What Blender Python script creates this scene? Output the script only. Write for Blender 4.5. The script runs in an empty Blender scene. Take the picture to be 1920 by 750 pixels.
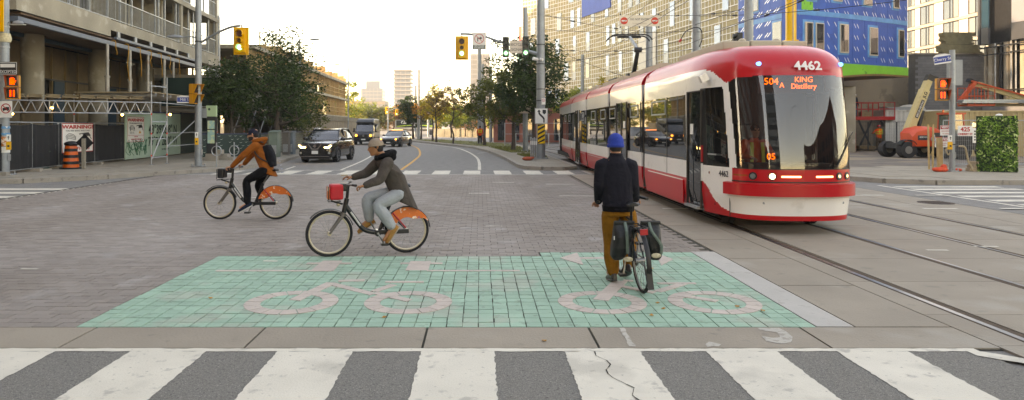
import bpy, bmesh, math, random
from math import sin, cos, pi, radians, sqrt
from mathutils import Vector, Matrix, noise
random.seed(7)
S = bpy.context.scene
COL = S.collection
# ------------------------------------------------------------------ camera, sky, sun, exposure
EYE, FOC = 1.8, 1280.0            # eye height (m) and focal length in pixels of the 1920 px wide picture
cam = bpy.data.cameras.new('camera'); camo = bpy.data.objects.new('camera', cam); COL.objects.link(camo)
cam.sensor_width = 36; cam.lens = 24.0; cam.shift_x = 60 / 1920; cam.shift_y = -138 / 1920
cam.clip_start = .1; cam.clip_end = 6000
camo.location = (0, 0, EYE); camo.rotation_euler = (pi / 2, 0, 0)
S.camera = camo
SUN_EL, SUN_TO = radians(19), Vector((-.93, -.37, 0)).normalized()
wd = bpy.data.worlds.new('World'); S.world = wd; wd.use_nodes = True
nt = wd.node_tree; sk = nt.nodes.new('ShaderNodeTexSky'); sk.sky_type = 'NISHITA'; sk.sun_disc = False
sk.sun_elevation = SUN_EL; sk.sun_rotation = math.atan2(SUN_TO.x, SUN_TO.y)
sk.air_density = 1; sk.dust_density = .25; sk.ozone_density = .6; sk.altitude = 80
nt.links.new(sk.outputs[0], nt.nodes['Background'].inputs[0]); nt.nodes['Background'].inputs[1].default_value = .15
sl = bpy.data.lights.new('sun', 'SUN'); slo = bpy.data.objects.new('sun', sl); COL.objects.link(slo)
sl.energy = 2.0; sl.angle = radians(.53); sl.color = (1, .91, .78)
sd = Vector((SUN_TO.x * cos(SUN_EL), SUN_TO.y * cos(SUN_EL), sin(SUN_EL)))
slo.rotation_euler = sd.to_track_quat('Z', 'Y').to_euler()
S.view_settings.view_transform = 'Standard'; S.view_settings.look = 'None'
S.view_settings.exposure = 2.78; S.view_settings.gamma = 1
S.view_settings.use_white_balance = True; S.view_settings.white_balance_temperature = 11800; S.view_settings.white_balance_tint = 23
# ------------------------------------------------------------------ helpers
def hx(h):
    h = h.lstrip('#'); c = [int(h[i:i + 2], 16) / 255 for i in (0, 2, 4)]
    return tuple((x / 12.92 if x <= .04045 else ((x + .055) / 1.055) ** 2.4) for x in c)
def at(px, py, Y):                 # point seen at (px, py) of the photograph at distance Y
    return Vector(((px - 900) * Y / FOC, Y, EYE - (py - 237) * Y / FOC))
def gr(px, py, z=0):               # ground point
    Y = (EYE - z) * FOC / (py - 237); return Vector(((px - 900) * Y / FOC, Y, z))
MATS = {}
def mat(name, col, rough=.7, metal=0, var=.12, scale=3, bump=0, bscale=60, rnd=0, emit=0, coat=0, spec=.5, col2=None, detail=6, stretch=None, low=.3, high=.7, trans=0):
    if name in MATS: return MATS[name]
    if isinstance(col, str): col = hx(col)
    m = bpy.data.materials.new(name); m.use_nodes = True; MATS[name] = m
    n = m.node_tree.nodes; l = m.node_tree.links; b = n['Principled BSDF']
    b.inputs['Roughness'].default_value = rough; b.inputs['Metallic'].default_value = metal
    b.inputs['Specular IOR Level'].default_value = spec
    b.inputs['Coat Weight'].default_value = coat; b.inputs['Coat Roughness'].default_value = .04
    if trans: b.inputs['Transmission Weight'].default_value = trans
    geo = n.new('ShaderNodeNewGeometry'); src = geo.outputs['Position']
    if stretch:
        mp = n.new('ShaderNodeMapping'); mp.inputs['Scale'].default_value = stretch; l.new(src, mp.inputs[0]); src = mp.outputs[0]
    c2 = (hx(col2) if isinstance(col2, str) else col2) or tuple(x * (1 - var) for x in col)
    c1 = col if col2 else tuple(min(1, x * (1 + var)) for x in col)
    if var or col2:
        t = n.new('ShaderNodeTexNoise'); t.inputs['Scale'].default_value = scale; t.inputs['Detail'].default_value = detail
        l.new(src, t.inputs['Vector'])
        r = n.new('ShaderNodeValToRGB'); e = r.color_ramp.elements
        e[0].position = low; e[0].color = (*c2, 1); e[1].position = high; e[1].color = (*c1, 1)
        l.new(t.outputs[0], r.inputs[0]); out = r.outputs[0]
        if rnd:
            oi = n.new('ShaderNodeObjectInfo'); hs = n.new('ShaderNodeHueSaturation'); mr = n.new('ShaderNodeMapRange')
            mr.inputs['To Min'].default_value = 1 - rnd; mr.inputs['To Max'].default_value = 1 + rnd
            l.new(oi.outputs['Random'], mr.inputs[0]); l.new(mr.outputs[0], hs.inputs['Value']); l.new(out, hs.inputs['Color']); out = hs.outputs[0]
        l.new(out, b.inputs['Base Color'])
    else: b.inputs['Base Color'].default_value = (*col, 1)
    if emit:
        b.inputs['Emission Color'].default_value = (*col, 1); b.inputs['Emission Strength'].default_value = emit
    if bump:
        t2 = n.new('ShaderNodeTexNoise'); t2.inputs['Scale'].default_value = bscale; t2.inputs['Detail'].default_value = 4
        l.new(src, t2.inputs['Vector']); bp = n.new('ShaderNodeBump'); bp.inputs['Strength'].default_value = bump; bp.inputs['Distance'].default_value = .02
        l.new(t2.outputs[0], bp.inputs['Height']); l.new(bp.outputs[0], b.inputs['Normal'])
    return m
def glassmat(name, tint=(.02, .025, .03), tr=.25, rough=.02):
    """window glass: mirror-like coat over a tinted, partly see-through pane"""
    if name in MATS: return MATS[name]
    m = bpy.data.materials.new(name); m.use_nodes = True; MATS[name] = m
    n = m.node_tree.nodes; l = m.node_tree.links; b = n['Principled BSDF']
    b.inputs['Base Color'].default_value = (*tint, 1); b.inputs['Roughness'].default_value = rough
    b.inputs['Specular IOR Level'].default_value = 1.0; b.inputs['IOR'].default_value = 1.75
    if tr:
        t = n.new('ShaderNodeBsdfTransparent'); t.inputs[0].default_value = (.75, .8, .8, 1)
        mx = n.new('ShaderNodeMixShader'); mx.inputs[0].default_value = tr
        l.new(b.outputs[0], mx.inputs[1]); l.new(t.outputs[0], mx.inputs[2]); l.new(mx.outputs[0], n['Material Output'].inputs[0])
    return m
def prop(o, label=None, cat=None, group=None, kind=None):
    if label: o['label'] = label
    if cat: o['category'] = cat
    if group: o['group'] = group
    if kind: o['kind'] = kind
    return o
def thing(name, label, cat, loc=(0, 0, 0), rz=0, group=None, kind=None):
    o = bpy.data.objects.new(name, None); COL.objects.link(o); o.empty_display_size = .2
    o.location = loc; o.rotation_euler = (0, 0, rz)
    return prop(o, label, cat, group, kind)
def off(o):
    v = Vector((0, 0, 0))
    while o: v += o.location; o = o.parent
    return v
def link(name, me, m=None, parent=None, loc=None, rot=None):
    o = bpy.data.objects.new(name, me); COL.objects.link(o)
    if m is not None and not me.materials: me.materials.append(m)
    if parent: o.parent = parent
    if loc is not None: o.location = loc
    if rot is not None: o.rotation_euler = rot
    return o
class MB:
    def __init__(s): s.v = []; s.f = []
    def add(s, vs, fs):
        k = len(s.v); s.v += [tuple(p) for p in vs]; s.f += [tuple(i + k for i in f) for f in fs]; return s
    def box(s, a, b, rz=0, piv=None):
        x0, y0, z0 = a; x1, y1, z1 = b
        vs = [(x0, y0, z0), (x1, y0, z0), (x1, y1, z0), (x0, y1, z0), (x0, y0, z1), (x1, y0, z1), (x1, y1, z1), (x0, y1, z1)]
        if rz:
            c = piv or ((x0 + x1) / 2, (y0 + y1) / 2); q, w = cos(rz), sin(rz)
            vs = [(c[0] + (x - c[0]) * q - (y - c[1]) * w, c[1] + (x - c[0]) * w + (y - c[1]) * q, z) for x, y, z in vs]
        return s.add(vs, [(3, 2, 1, 0), (4, 5, 6, 7), (0, 1, 5, 4), (1, 2, 6, 5), (2, 3, 7, 6), (3, 0, 4, 7)])
    def cb(s, c, d, rz=0): return s.box([c[i] - d[i] / 2 for i in range(3)], [c[i] + d[i] / 2 for i in range(3)], rz)
    def bar(s, p, q, w, h=None, up=(0, 0, 1)):
        h = h or w; p = Vector(p); q = Vector(q); d = (q - p)
        if d.length < 1e-6: return s
        d.normalize(); u = Vector(up)
        if abs(d.dot(u)) > .98: u = Vector((0, 1, 0))
        a = d.cross(u).normalized() * w / 2; b = a.cross(d).normalized() * h / 2
        vs = [p - a - b, p + a - b, p + a + b, p - a + b, q - a - b, q + a - b, q + a + b, q - a + b]
        return s.add(vs, [(0, 1, 2, 3), (7, 6, 5, 4), (4, 5, 1, 0), (5, 6, 2, 1), (6, 7, 3, 2), (7, 4, 0, 3)])
    def tube(s, pts, r, n=8, closed=False, cap=True, sx=1):
        pts = [Vector(p) for p in pts]; N = len(pts); rr = r if isinstance(r, (list, tuple)) else [r] * N
        k = len(s.v); prev = None
        for i, p in enumerate(pts):
            if closed: d = pts[(i + 1) % N] - pts[i - 1]
            else: d = pts[min(i + 1, N - 1)] - pts[max(i - 1, 0)]
            d.normalize()
            if prev is None:
                u = Vector((0, 0, 1)) if abs(d.z) < .9 else Vector((1, 0, 0))
                a = d.cross(u).normalized()
            else: a = (prev - d * prev.dot(d)).normalized()
            prev = a; b = d.cross(a)
            for j in range(n):
                t = 2 * pi * j / n; s.v.append(tuple(p + (a * cos(t) * sx + b * sin(t)) * rr[i]))
        R = N if closed else N - 1
        for i in range(R):
            for j in range(n):
                a0 = k + i * n + j; a1 = k + i * n + (j + 1) % n; b0 = k + ((i + 1) % N) * n + j; b1 = k + ((i + 1) % N) * n + (j + 1) % n
                s.f.append((a0, a1, b1, b0))
        if cap and not closed:
            s.f.append(tuple(k + j for j in reversed(range(n)))); s.f.append(tuple(k + (N - 1) * n + j for j in range(n)))
        return s
    def cyl(s, p, q, r, n=12, r2=None): return s.tube([p, q], [r, r if r2 is None else r2], n)
    def prism(s, poly, z0, z1):
        n = len(poly); vs = [(x, y, z0) for x, y in poly] + [(x, y, z1) for x, y in poly]
        return s.add(vs, [tuple(reversed(range(n))), tuple(range(n, 2 * n))] + [(i, (i + 1) % n, n + (i + 1) % n, n + i) for i in range(n)])
    def xz(s, poly, y0, y1):       # polygon in the XZ plane pushed along Y
        n = len(poly); vs = [(x, y0, z) for x, z in poly] + [(x, y1, z) for x, z in poly]
        return s.add(vs, [tuple(range(n)), tuple(reversed(range(n, 2 * n)))] + [(i, n + i, n + (i + 1) % n, (i + 1) % n) for i in range(n)])
    def yz(s, poly, x0, x1):
        n = len(poly); vs = [(x0, y, z) for y, z in poly] + [(x1, y, z) for y, z in poly]
        return s.add(vs, [tuple(range(n)), tuple(reversed(range(n, 2 * n)))] + [(i, n + i, n + (i + 1) % n, (i + 1) % n) for i in range(n)])
    def loft(s, rings, cap=True, closed=True):
        n = len(rings[0]); k = len(s.v)
        for r in rings: s.v += [tuple(p) for p in r]
        for i in range(len(rings) - 1):
            for j in range(n if closed else n - 1):
                s.f.append((k + i * n + j, k + i * n + (j + 1) % n, k + (i + 1) * n + (j + 1) % n, k + (i + 1) * n + j))
        if cap: s.f.append(tuple(k + j for j in reversed(range(n)))); s.f.append(tuple(k + (len(rings) - 1) * n + j for j in range(n)))
        return s
    def ball(s, c, r, n=10, m=6):
        r = (r, r, r) if not isinstance(r, (tuple, list)) else r
        rings = []
        for i in range(m + 1):
            t = pi * (i + .02) / (m + .04); rings.append([(c[0] + r[0] * sin(t) * cos(2 * pi * j / n), c[1] + r[1] * sin(t) * sin(2 * pi * j / n), c[2] - r[2] * cos(t)) for j in range(n)])
        return s.loft(rings)
    def ring(s, c, R, r, axis='y', n=28, m=6, sy=1):  # torus
        pts = []
        for i in range(n):
            t = 2 * pi * i / n
            if axis == 'y': pts.append((c[0] + R * cos(t), c[1], c[2] + R * sin(t)))
            elif axis == 'x': pts.append((c[0], c[1] + R * cos(t), c[2] + R * sin(t)))
            else: pts.append((c[0] + R * cos(t), c[1] + R * sin(t), c[2]))
        return s.tube(pts, r, m, closed=True)
    def build(s, name, m=None, parent=None, world=False, smooth=False, kind=None, label=None, bevel=0, fix=True):
        me = bpy.data.meshes.new(name); vs = s.v
        if world and parent: o_ = off(parent); vs = [(x - o_.x, y - o_.y, z - o_.z) for x, y, z in vs]
        me.from_pydata(vs, [], s.f)
        if bevel or fix:
            bm = bmesh.new(); bm.from_mesh(me)
            if fix: bmesh.ops.recalc_face_normals(bm, faces=bm.faces)
            if bevel: bmesh.ops.bevel(bm, geom=[e for e in bm.edges if len(e.link_faces) == 2 and e.calc_face_angle(0) > .5], offset=bevel, segments=2, profile=.6, affect='EDGES', clamp_overlap=True)
            bm.to_mesh(me); bm.free()
        if m: me.materials.append(m)
        if smooth:
            for p in me.polygons: p.use_smooth = True
            me.set_sharp_from_angle(angle=radians(smooth if smooth is not True else 40))
        o = link(name, me, None, parent)
        if kind: o['kind'] = kind
        if label: o['label'] = label
        return o
def copy_tree(o, parent=None, **kw):
    c = o.copy(); COL.objects.link(c); c.parent = parent
    for ch in list(o.children): copy_tree(ch, c)
    return c
def dup(o, label=None, loc=None, rz=None, group=None, scale=None):
    c = copy_tree(o)
    if loc is not None: c.location = loc
    if rz is not None: c.rotation_euler = (0, 0, rz)
    if scale is not None: c.scale = (scale,) * 3
    if label: c['label'] = label
    if group: c['group'] = group
    return c
_txt = {}
def text(s, size, m, parent, loc, rot=(pi / 2, 0, 0), name='lettering', align='CENTER', wx=1, depth=.002, shear=0, bold=0):
    key = (s, size, align, wx, shear, bold, m.name)
    if key not in _txt:
        c = bpy.data.curves.new('t', 'FONT'); c.body = s; c.size = size; c.align_x = align; c.align_y = 'CENTER'; c.shear = shear
        c.extrude = depth; c.resolution_u = 3; c.offset = bold; c.fill_mode = 'BOTH'
        o = bpy.data.objects.new('t', c); o.scale = (wx, 1, 1); COL.objects.link(o)
        dg = bpy.context.evaluated_depsgraph_get(); me = bpy.data.meshes.new_from_object(o.evaluated_get(dg))
        bpy.data.objects.remove(o)
        if wx != 1:
            for v in me.vertices: v.co.x *= wx
        me.materials.clear(); me.materials.append(m); _txt[key] = me
    return link(name, _txt[key], None, parent, loc, rot)
def blob(name, parts, m, parent=None, voxel=.008, smooth_it=2, world=False, sub=None):
    """one continuous skin voxel-fused from overlapping shapes"""
    me = bpy.data.meshes.new(name); me.from_pydata(parts.v, [], parts.f)
    bm = bmesh.new(); bm.from_mesh(me); bmesh.ops.recalc_face_normals(bm, faces=bm.faces); bm.to_mesh(me); bm.free()
    o = bpy.data.objects.new(name, me); COL.objects.link(o)
    r = o.modifiers.new('r', 'REMESH'); r.mode = 'VOXEL'; r.voxel_size = voxel
    if smooth_it:
        q = o.modifiers.new('s', 'SMOOTH'); q.iterations = smooth_it; q.factor = .6
    dg = bpy.context.evaluated_depsgraph_get(); m2 = bpy.data.meshes.new_from_object(o.evaluated_get(dg)); m2.name = name
    bpy.data.objects.remove(o)
    m2.materials.clear()
    if m: m2.materials.append(m)
    for p in m2.polygons: p.use_smooth = True
    return link(name, m2, None, parent)
def catmull(pts, n=6):
    P = [Vector(p) for p in pts]; P = [2 * P[0] - P[1]] + P + [2 * P[-1] - P[-2]]; out = []
    for i in range(1, len(P) - 2):
        for k in range(n):
            t = k / n; a, b, c, d = P[i - 1:i + 3]
            out.append(.5 * ((2 * b) + (c - a) * t + (2 * a - 5 * b + 4 * c - d) * t * t + (3 * b - a - 3 * c + d) * t ** 3))
    return out + [P[-2]]
def lerp(a, b, t): return a + (b - a) * t
def interp(x, pts):
    if x <= pts[0][0]: return pts[0][1]
    for (a, fa), (b, fb) in zip(pts, pts[1:]):
        if x <= b: return fa + (fb - fa) * (x - a) / (b - a)
    return pts[-1][1]
# ------------------------------------------------------------------ common materials
galv = mat('galvanised_steel', '#9a9fa0', .45, .6, .18, 8, .05, 90)
steel = mat('painted_grey_steel', '#8b9092', .5, .3, .12, 5)
darkst = mat('dark_steel', '#2a2c2e', .5, .3, .2, 6)
black = mat('black_plastic', '#121314', .45, 0, .15, 12)
rubber = mat('tyre_rubber', '#1b1b1c', .85, 0, .2, 30)
conc = mat('cast_concrete', '#8f877a', .9, 0, .16, 1.6, .25, 14)
white = mat('white_paint', '#d9d7d0', .5, 0, .06, 8)
signwhite = mat('white_sign_sheeting', '#dcdad2', .45, 0, .03, 8)
redp = mat('red_sign_ink', '#b5161c', .45, 0, .05, 8)
blackp = mat('black_sign_ink', '#141416', .5, 0, 0)
yel = mat('signal_yellow', '#e0a010', .4, 0, .08, 10, coat=.2)
# ------------------------------------------------------------------ ground and roads
def island(m, amt=.12):            # every loose piece of a joined mesh gets its own slight tone
    n = m.node_tree.nodes; l = m.node_tree.links; b = n['Principled BSDF']
    src = b.inputs['Base Color'].links[0].from_socket
    g = n.new('ShaderNodeNewGeometry'); mr = n.new('ShaderNodeMapRange'); mr.inputs['To Min'].default_value = 1 - amt; mr.inputs['To Max'].default_value = 1 + amt
    oi = n.new('ShaderNodeObjectInfo'); ad = n.new('ShaderNodeMath'); ad.operation = 'ADD'; fr = n.new('ShaderNodeMath'); fr.operation = 'FRACT'
    l.new(g.outputs['Random Per Island'], ad.inputs[0]); l.new(oi.outputs['Random'], ad.inputs[1]); l.new(ad.outputs[0], fr.inputs[0])
    hs = n.new('ShaderNodeHueSaturation'); l.new(fr.outputs[0], mr.inputs[0]); l.new(mr.outputs[0], hs.inputs['Value']); l.new(src, hs.inputs['Color']); l.new(hs.outputs[0], b.inputs['Base Color'])
    return m
def speckle(m, col, scale, thr, amt=.6):   # second layer of stains, chips or grit
    n = m.node_tree.nodes; l = m.node_tree.links; b = n['Principled BSDF']; ip = b.inputs['Base Color']
    src = ip.links[0].from_socket; g = n.new('ShaderNodeNewGeometry'); t = n.new('ShaderNodeTexNoise'); t.inputs['Scale'].default_value = scale; t.inputs['Detail'].default_value = 5
    l.new(g.outputs['Position'], t.inputs['Vector']); r = n.new('ShaderNodeMapRange'); r.inputs['From Min'].default_value = thr; r.inputs['From Max'].default_value = thr + .08; r.inputs['To Max'].default_value = amt
    l.new(t.outputs[0], r.inputs[0]); mx = n.new('ShaderNodeMix'); mx.data_type = 'RGBA'; mx.inputs['B'].default_value = (*hx(col), 1)
    l.new(r.outputs[0], mx.inputs['Factor']); l.new(src, mx.inputs['A']); l.new(mx.outputs['Result'], ip)
    return m
asph = speckle(mat('worn_asphalt', '#7b7873', .9, 0, .16, 3, .5, 160, detail=8), '#8d8982', 90, .60, .5)
asph2 = speckle(speckle(mat('coarse_asphalt', '#7f7c75', .95, 0, .22, 60, .9, 150, detail=8), '#c2bdb2', 95, .60, .6), '#4a4744', 42, .60, .7)
earth = speckle(mat('site_dirt', '#6b6259', 1, 0, .3, .9, .8, 8), '#8f7e68', .35, .52, .8)
paint = speckle(speckle(mat('worn_road_paint', '#ccc5b5', .75, 0, .06, 2.5, .15, 60), '#8c8880', 7, .60, .55), '#a39d90', 1.1, .55, .5)
speckle(paint, '#85817a', 24, .645, .75)
oldp = speckle(mat('faded_paint', '#aca69a', .8, 0, .08, 6), '#8d867c', 16, .52, .8)
ypaint = mat('yellow_road_paint', '#c98a22', .7, 0, .15, 12)
pinkp = island(speckle(mat('pink_grey_paver', '#b9aba0', .85, 0, .08, 5, .25, 90), '#8b857d', 12, .6, .5), .07)
greenp = island(speckle(speckle(mat('green_paver', '#88ab96', .8, 0, .07, 2.2, .25, 80), '#6f8576', 9, .58, .6), '#a3a294', 1.0, .54, .5), .08)
greyp = island(speckle(speckle(mat('grey_paver', '#938a82', .85, 0, .07, .45, .3, 80, col2='#796e64', stretch=(1, .35, 1)), '#6e6863', 14, .62, .5), '#a5a19c', 1.3, .6, .35), .11)
slabc = island(speckle(speckle(mat('road_slab_concrete', '#8f8475', .85, 0, .10, 1.1, .3, 40), '#6f695f', 5, .62, .5), '#a29c90', .8, .58, .4), .05)
walkc = island(speckle(mat('sidewalk_concrete', '#908778', .9, 0, .1, 1.3, .25, 30), '#6f6a62', 2.1, .6, .55), .05)
kerbc = speckle(mat('kerb_concrete', '#948c80', .9, 0, .12, 2.5, .3, 20), '#6a645b', 6, .58, .6)
joint = mat('joint_sand', '#38362c', 1, 0, .2, 20)
grass = mat('dry_grass_soil', '#6f6b35', 1, 0, .35, 6, .8, 30, col2='#4c5226')
g = MB().add([(-1500, -300, -.3), (1500, -300, -.3), (1500, 1600, -.3), (-1500, 1600, -.3)], [(0, 1, 2, 3)]).build('ground', mat('far_ground', '#77736a', 1, 0, .2, .05), kind='structure')
road = MB().add([(-90, -40, -.02), (90, -40, -.02), (90, 150, -.02), (-90, 150, -.02)], [(0, 1, 2, 3)]).build('road', asph, kind='structure')
def ragged(mb, pts, amp=.012, step=.12, z=.0):
    out = []
    for i, p in enumerate(pts):
        q = pts[(i + 1) % len(pts)]; d = Vector((q[0] - p[0], q[1] - p[1])); n = max(1, int(d.length / step)); nn = Vector((-d.y, d.x)).normalized()
        for k in range(n):
            t = k / n; a = amp * (random.random() - .5) * 2 if k else 0
            out.append((p[0] + d.x * t + nn.x * a, p[1] + d.y * t + nn.y * a, z))
    mb.add(out, [tuple(range(len(out)))]); return mb
# near crosswalk: dark asphalt bays between worn white bars
xw = ragged(MB(), [(-12, 2.0), (4.02, 2.0), (4.02, 5.47), (-12, 5.47)], .0, 9, -.003).build('crosswalk', asph2, kind='structure')
xs = [(-3.4, -2.80), (-2.19, -1.62), (-1.02, -.47), (.115, .675), (1.28, 1.81), (2.375, 2.855), (3.42, 3.9)]
pr = -4.02
bars = []
for a, b in xs: bars.append((pr, a)); pr = b
bars += [(-5.2, -4.62), (-6.4, -5.8)]
for a, b in bars: ragged(MB(), [(a, 2.0), (b, 2.0), (b, 5.462), (a, 5.462)], .007, .035, .001).build('painted_bar', paint, xw, fix=False)
ragged(MB(), [(-12, 5.462), (4.0, 5.462), (4.0, 5.535), (-12, 5.535)], .008, .07, .001).build('painted_edge_line', paint, xw, fix=False)
ragged(MB(), [(3.9, 5.535), (4.6, 5.0), (5.4, 4.3), (6.6, 3.0), (6.4, 3.0), (5.2, 4.3), (4.42, 4.95), (3.9, 5.36)], .01, .08, .002).build('painted_edge_line', paint, xw, fix=False)
crack = MB(); cx, cy = 1.075 - .16, 5.45
while cy > 2.2:
    nx = cx + random.uniform(-.035, .042); ny = cy - random.uniform(.03, .09); w = random.uniform(.002, .007)
    crack.add([(cx - w, cy, .005), (cx + w, cy, .005), (nx + w, ny, .005), (nx - w, ny, .005)], [(0, 1, 2, 3)]); cx, cy = nx, ny
crack.build('crack', mat('crack_dirt', '#2b2927', 1), xw, fix=False)
# concrete band and track slabs, one object per slab
bed = MB().add([(-40, 1.0, -.012), (11.2, 1.0, -.012), (11.2, 27, -.012), (-40, 27, -.012)], [(0, 1, 2, 3)])
bed = MB().add([(-12, 5.53, -.012), (11.2, 5.53, -.012), (11.2, 25.5, -.012), (-12, 25.5, -.012)], [(0, 1, 2, 3)]).build('roadbed', joint, kind='structure')
def slab(x0, x1, y0, y1, z=0, par=bed, m=slabc, j=.011, nm='slab'):
    return MB().box((x0 + j, y0 + j, -.05), (x1 - j, y1 - j, z)).build(nm, m, par)
for a, b in zip([-12, -9.6, -7.9, -6.4, -4.9, -3.43, -1.92, -.47, .97, 2.86], [-9.6, -7.9, -6.4, -4.9, -3.43, -1.92, -.47, .97, 2.86, 4.24]): slab(a, b, 5.54, 6.125)
ysl = [6.13, 7.73, 9.29, 10.87, 12.4, 14, 15.6, 17.2, 18.8, 20.4, 22, 23.6, 25.4]
for a, b in zip(ysl, ysl[1:]): slab(3.37, 4.24, a, b)
ysb = [2.6, 4.2, 5.6, 6.53, 7.92, 9.29, 10.87, 12.4, 14, 15.6, 17.2, 18.8, 20.4, 22, 23.6, 25.4]
for a, b in zip(ysb, ysb[1:]):
    for p, q in ((4.24, 4.56), (4.72, 6.03), (6.17, 7.45), (7.6, 8.94), (9.1, 10.0), (10.0, 11.1)): slab(p, q, a, b, j=.004 if p < 9 else .008)
MB().box((3.03, 6.14, -.05), (3.36, 9.8, .002)).build('pale_slab', speckle(mat('pale_slab', '#aaa69e', .8, 0, .06, 3, .2, 50), '#8a857b', 6, .6, .5), bed)
# rails in their grooves
def railxc(Y): return .0017 * max(0, Y - 22) ** 2
rails = thing('tram_track', 'steel tram rails set flush in the concrete slabs', 'tram track', (5.3, 10, 0)); 
del rails['category']; rails['kind'] = 'structure'
railm = speckle(mat('worn_rail_steel', '#75777b', .28, .9, .15, 20), '#5a4a3c', 3, .55, .5); rust = mat('rusty_groove', '#4b3b2c', .9, 0, .3, 12); 
ys_ = [1, 6, 12, 22, 28, 34, 40, 48, 56, 66, 78, 92]
def track_xc(Y): return railxc(min(Y, 40)) - (0 if Y < 40 else .012 * (Y - 40) ** 2 * 0.55) + (0 if Y < 40 else .061 * (Y - 40) * .5)
for x0 in (4.6, 6.1, 7.5, 9.0):
    for w, o_, z, m_, nm in ((.03, 0, .006, railm, 'rail_head'), (.075, 0, .003, rust, 'rail_groove')):
        mb = MB(); k = -1 if x0 in (4.6, 7.5) else 1
        for i, Y in enumerate(ys_):
            X = x0 + track_xc(Y) + (.02 * k if nm == 'rail_head' else -.01 * k); mb.v += [(X - w, Y, z), (X + w, Y, z), (X + w, Y, z - .03), (X - w, Y, z - .03)]
        for i in range(len(ys_) - 1):
            for a in range(4): mb.f.append((i * 4 + a, i * 4 + (a + 1) % 4, i * 4 + 4 + (a + 1) % 4, i * 4 + 4 + a))
        mb.build(nm, m_, rails, world=True)
# pavers
me_p = MB().box((-.1015, -.0665, -.03), (.1015, .0665, 0)).build('paver', greyp, bed); pm = me_p.data; bpy.data.objects.remove(me_p)
me_g = MB().box((-.0683, -.0683, -.03), (.0683, .0683, 0)).build('paver', greenp, bed); gm = me_g.data; bpy.data.objects.remove(me_g)
def in_green(x, y): return (-3.63 < x < 3.03 and y < 9.47) or (.84 < x < 3.03 and y < 9.76)
cnt = 0; rest = MB(); row = 0; y = 6.13 + .07
def joinbox(mb, x, y, hx_, hy_, z):
    k = len(mb.v); mb.v += [(x - hx_, y - hy_, -.012), (x + hx_, y - hy_, -.012), (x + hx_, y + hy_, -.012), (x - hx_, y + hy_, -.012), (x - hx_, y - hy_, z), (x + hx_, y - hy_, z), (x + hx_, y + hy_, z), (x - hx_, y + hy_, z)]
    mb.f += [(k + 4, k + 5, k + 6, k + 7), (k, k + 1, k + 5, k + 4), (k + 1, k + 2, k + 6, k + 5), (k + 2, k + 3, k + 7, k + 6), (k + 3, k, k + 4, k + 7)]
while y < 25.3:
    x = -11.7 + (.105 if row % 2 else 0)
    while x < 3.3 if y > 9.8 else x < 3.2:
        xl, xr = x - .1015, x + .1015
        if in_green(xl + .01, y) and in_green(xr - .01, y): x += .21; continue
        if in_green(xr - .01, y): xr = -3.637 if y < 9.47 and x < 0 else .835
        if in_green(xl + .01, y): xl = 3.04
        if y < 9.8 and xr > 3.03 and x > 0: x += .21; continue
        if y > 9.8 and xr > 3.36: xr = 3.36
        jx, jy = random.gauss(0, .0018), random.gauss(0, .0018)
        vis = abs(x + .0) / y < .72 and x / y > -.72
        if vis and cnt < 300 and xr - xl > .2:
            o = link('paver', pm, None, bed, (x + jx, y + jy, random.uniform(-.0035, .0005)), (0, 0, random.gauss(0, .008))); cnt += 1
        elif xr > xl + .02: joinbox(rest, (xl + xr) / 2 + jx, y + jy, (xr - xl) / 2, .0665 - abs(random.gauss(0, .001)), random.uniform(-.0035, .0005))
        x += .21
    y += .14; row += 1
rest.build('paver_rows', greyp, bed, kind='stuff', fix=False)
cnt = 0; rest = MB()
for j in range(25):
    for i in range(46):
        x = -3.63 + .0723 + .1446 * i; y = 6.133 + .0723 + .1452 * j
        if not in_green(x, y): continue
        jx, jy = random.gauss(0, .0018), random.gauss(0, .002); z = random.uniform(-.003, .001)
        if cnt < 300: link('paver', gm, None, bed, (x + jx, y + jy, z), (0, 0, random.gauss(0, .01))); cnt += 1
        else: joinbox(rest, x + jx, y + jy, .0683, .0683 - abs(random.gauss(0, .0015)), z)
rest.build('green_paver_rows', greenp, bed, kind='stuff', fix=False)
# inlaid bicycle symbols in pink-grey pavers
def flat(pts, par, m=pinkp, z=.003, nm='symbol_paver'):
    if m is paint: return ragged(MB(), [tuple(p[:2]) for p in pts], .006, .08, z).build(nm, m, par, fix=False)
    return MB().prism([tuple(p[:2]) for p in pts], -.01, z).build(nm, m, par)
def strip(p, q, w, par, seg=.3, m=pinkp, z=.003, nm='symbol_paver'):
    p = Vector(p[:2]); q = Vector(q[:2]); d = q - p; n = max(1, round(d.length / seg)); L = d.length; d.normalize(); nn = Vector((-d.y, d.x)) * w / 2
    for k in range(n):
        a = p + d * (L * k / n + .003); b = p + d * (L * (k + 1) / n - .003); flat([a - nn, b - nn, b + nn, a + nn], par, m, z, nm)
def wheel(cx, cy, R, r, par, n=16):
    for k in range(n):
        a0 = 2 * pi * k / n + .014; a1 = 2 * pi * (k + 1) / n - .014; am = (a0 + a1) / 2
        flat([(cx + R * cos(t), cy + R * sin(t)) for t in (a0, am, a1)] + [(cx + r * cos(t), cy + r * sin(t)) for t in (a1, am, a0)], par, z=.0035)
def G(x, y): return gr(x, y)
wheel(-1.93, 7.0, .47, .31, bed); wheel(-.735, 7.0, .45, .29, bed)
strip(G(552, 563), G(622, 530), .13, bed); strip(G(634, 527), G(684, 525.5), .09, bed, z=.0045); strip(G(625, 533), G(700, 552), .10, bed, z=.004); strip(G(703, 549), G(768, 564), .10, bed, z=.005); strip(G(700, 547), G(738, 534), .09, bed, z=.0055); strip(G(722, 529), G(795, 529), .07, bed, z=.006)
wheel(1.25, 7.0, .45, .30, bed); wheel(2.40, 7.0, .46, .31, bed)
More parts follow.
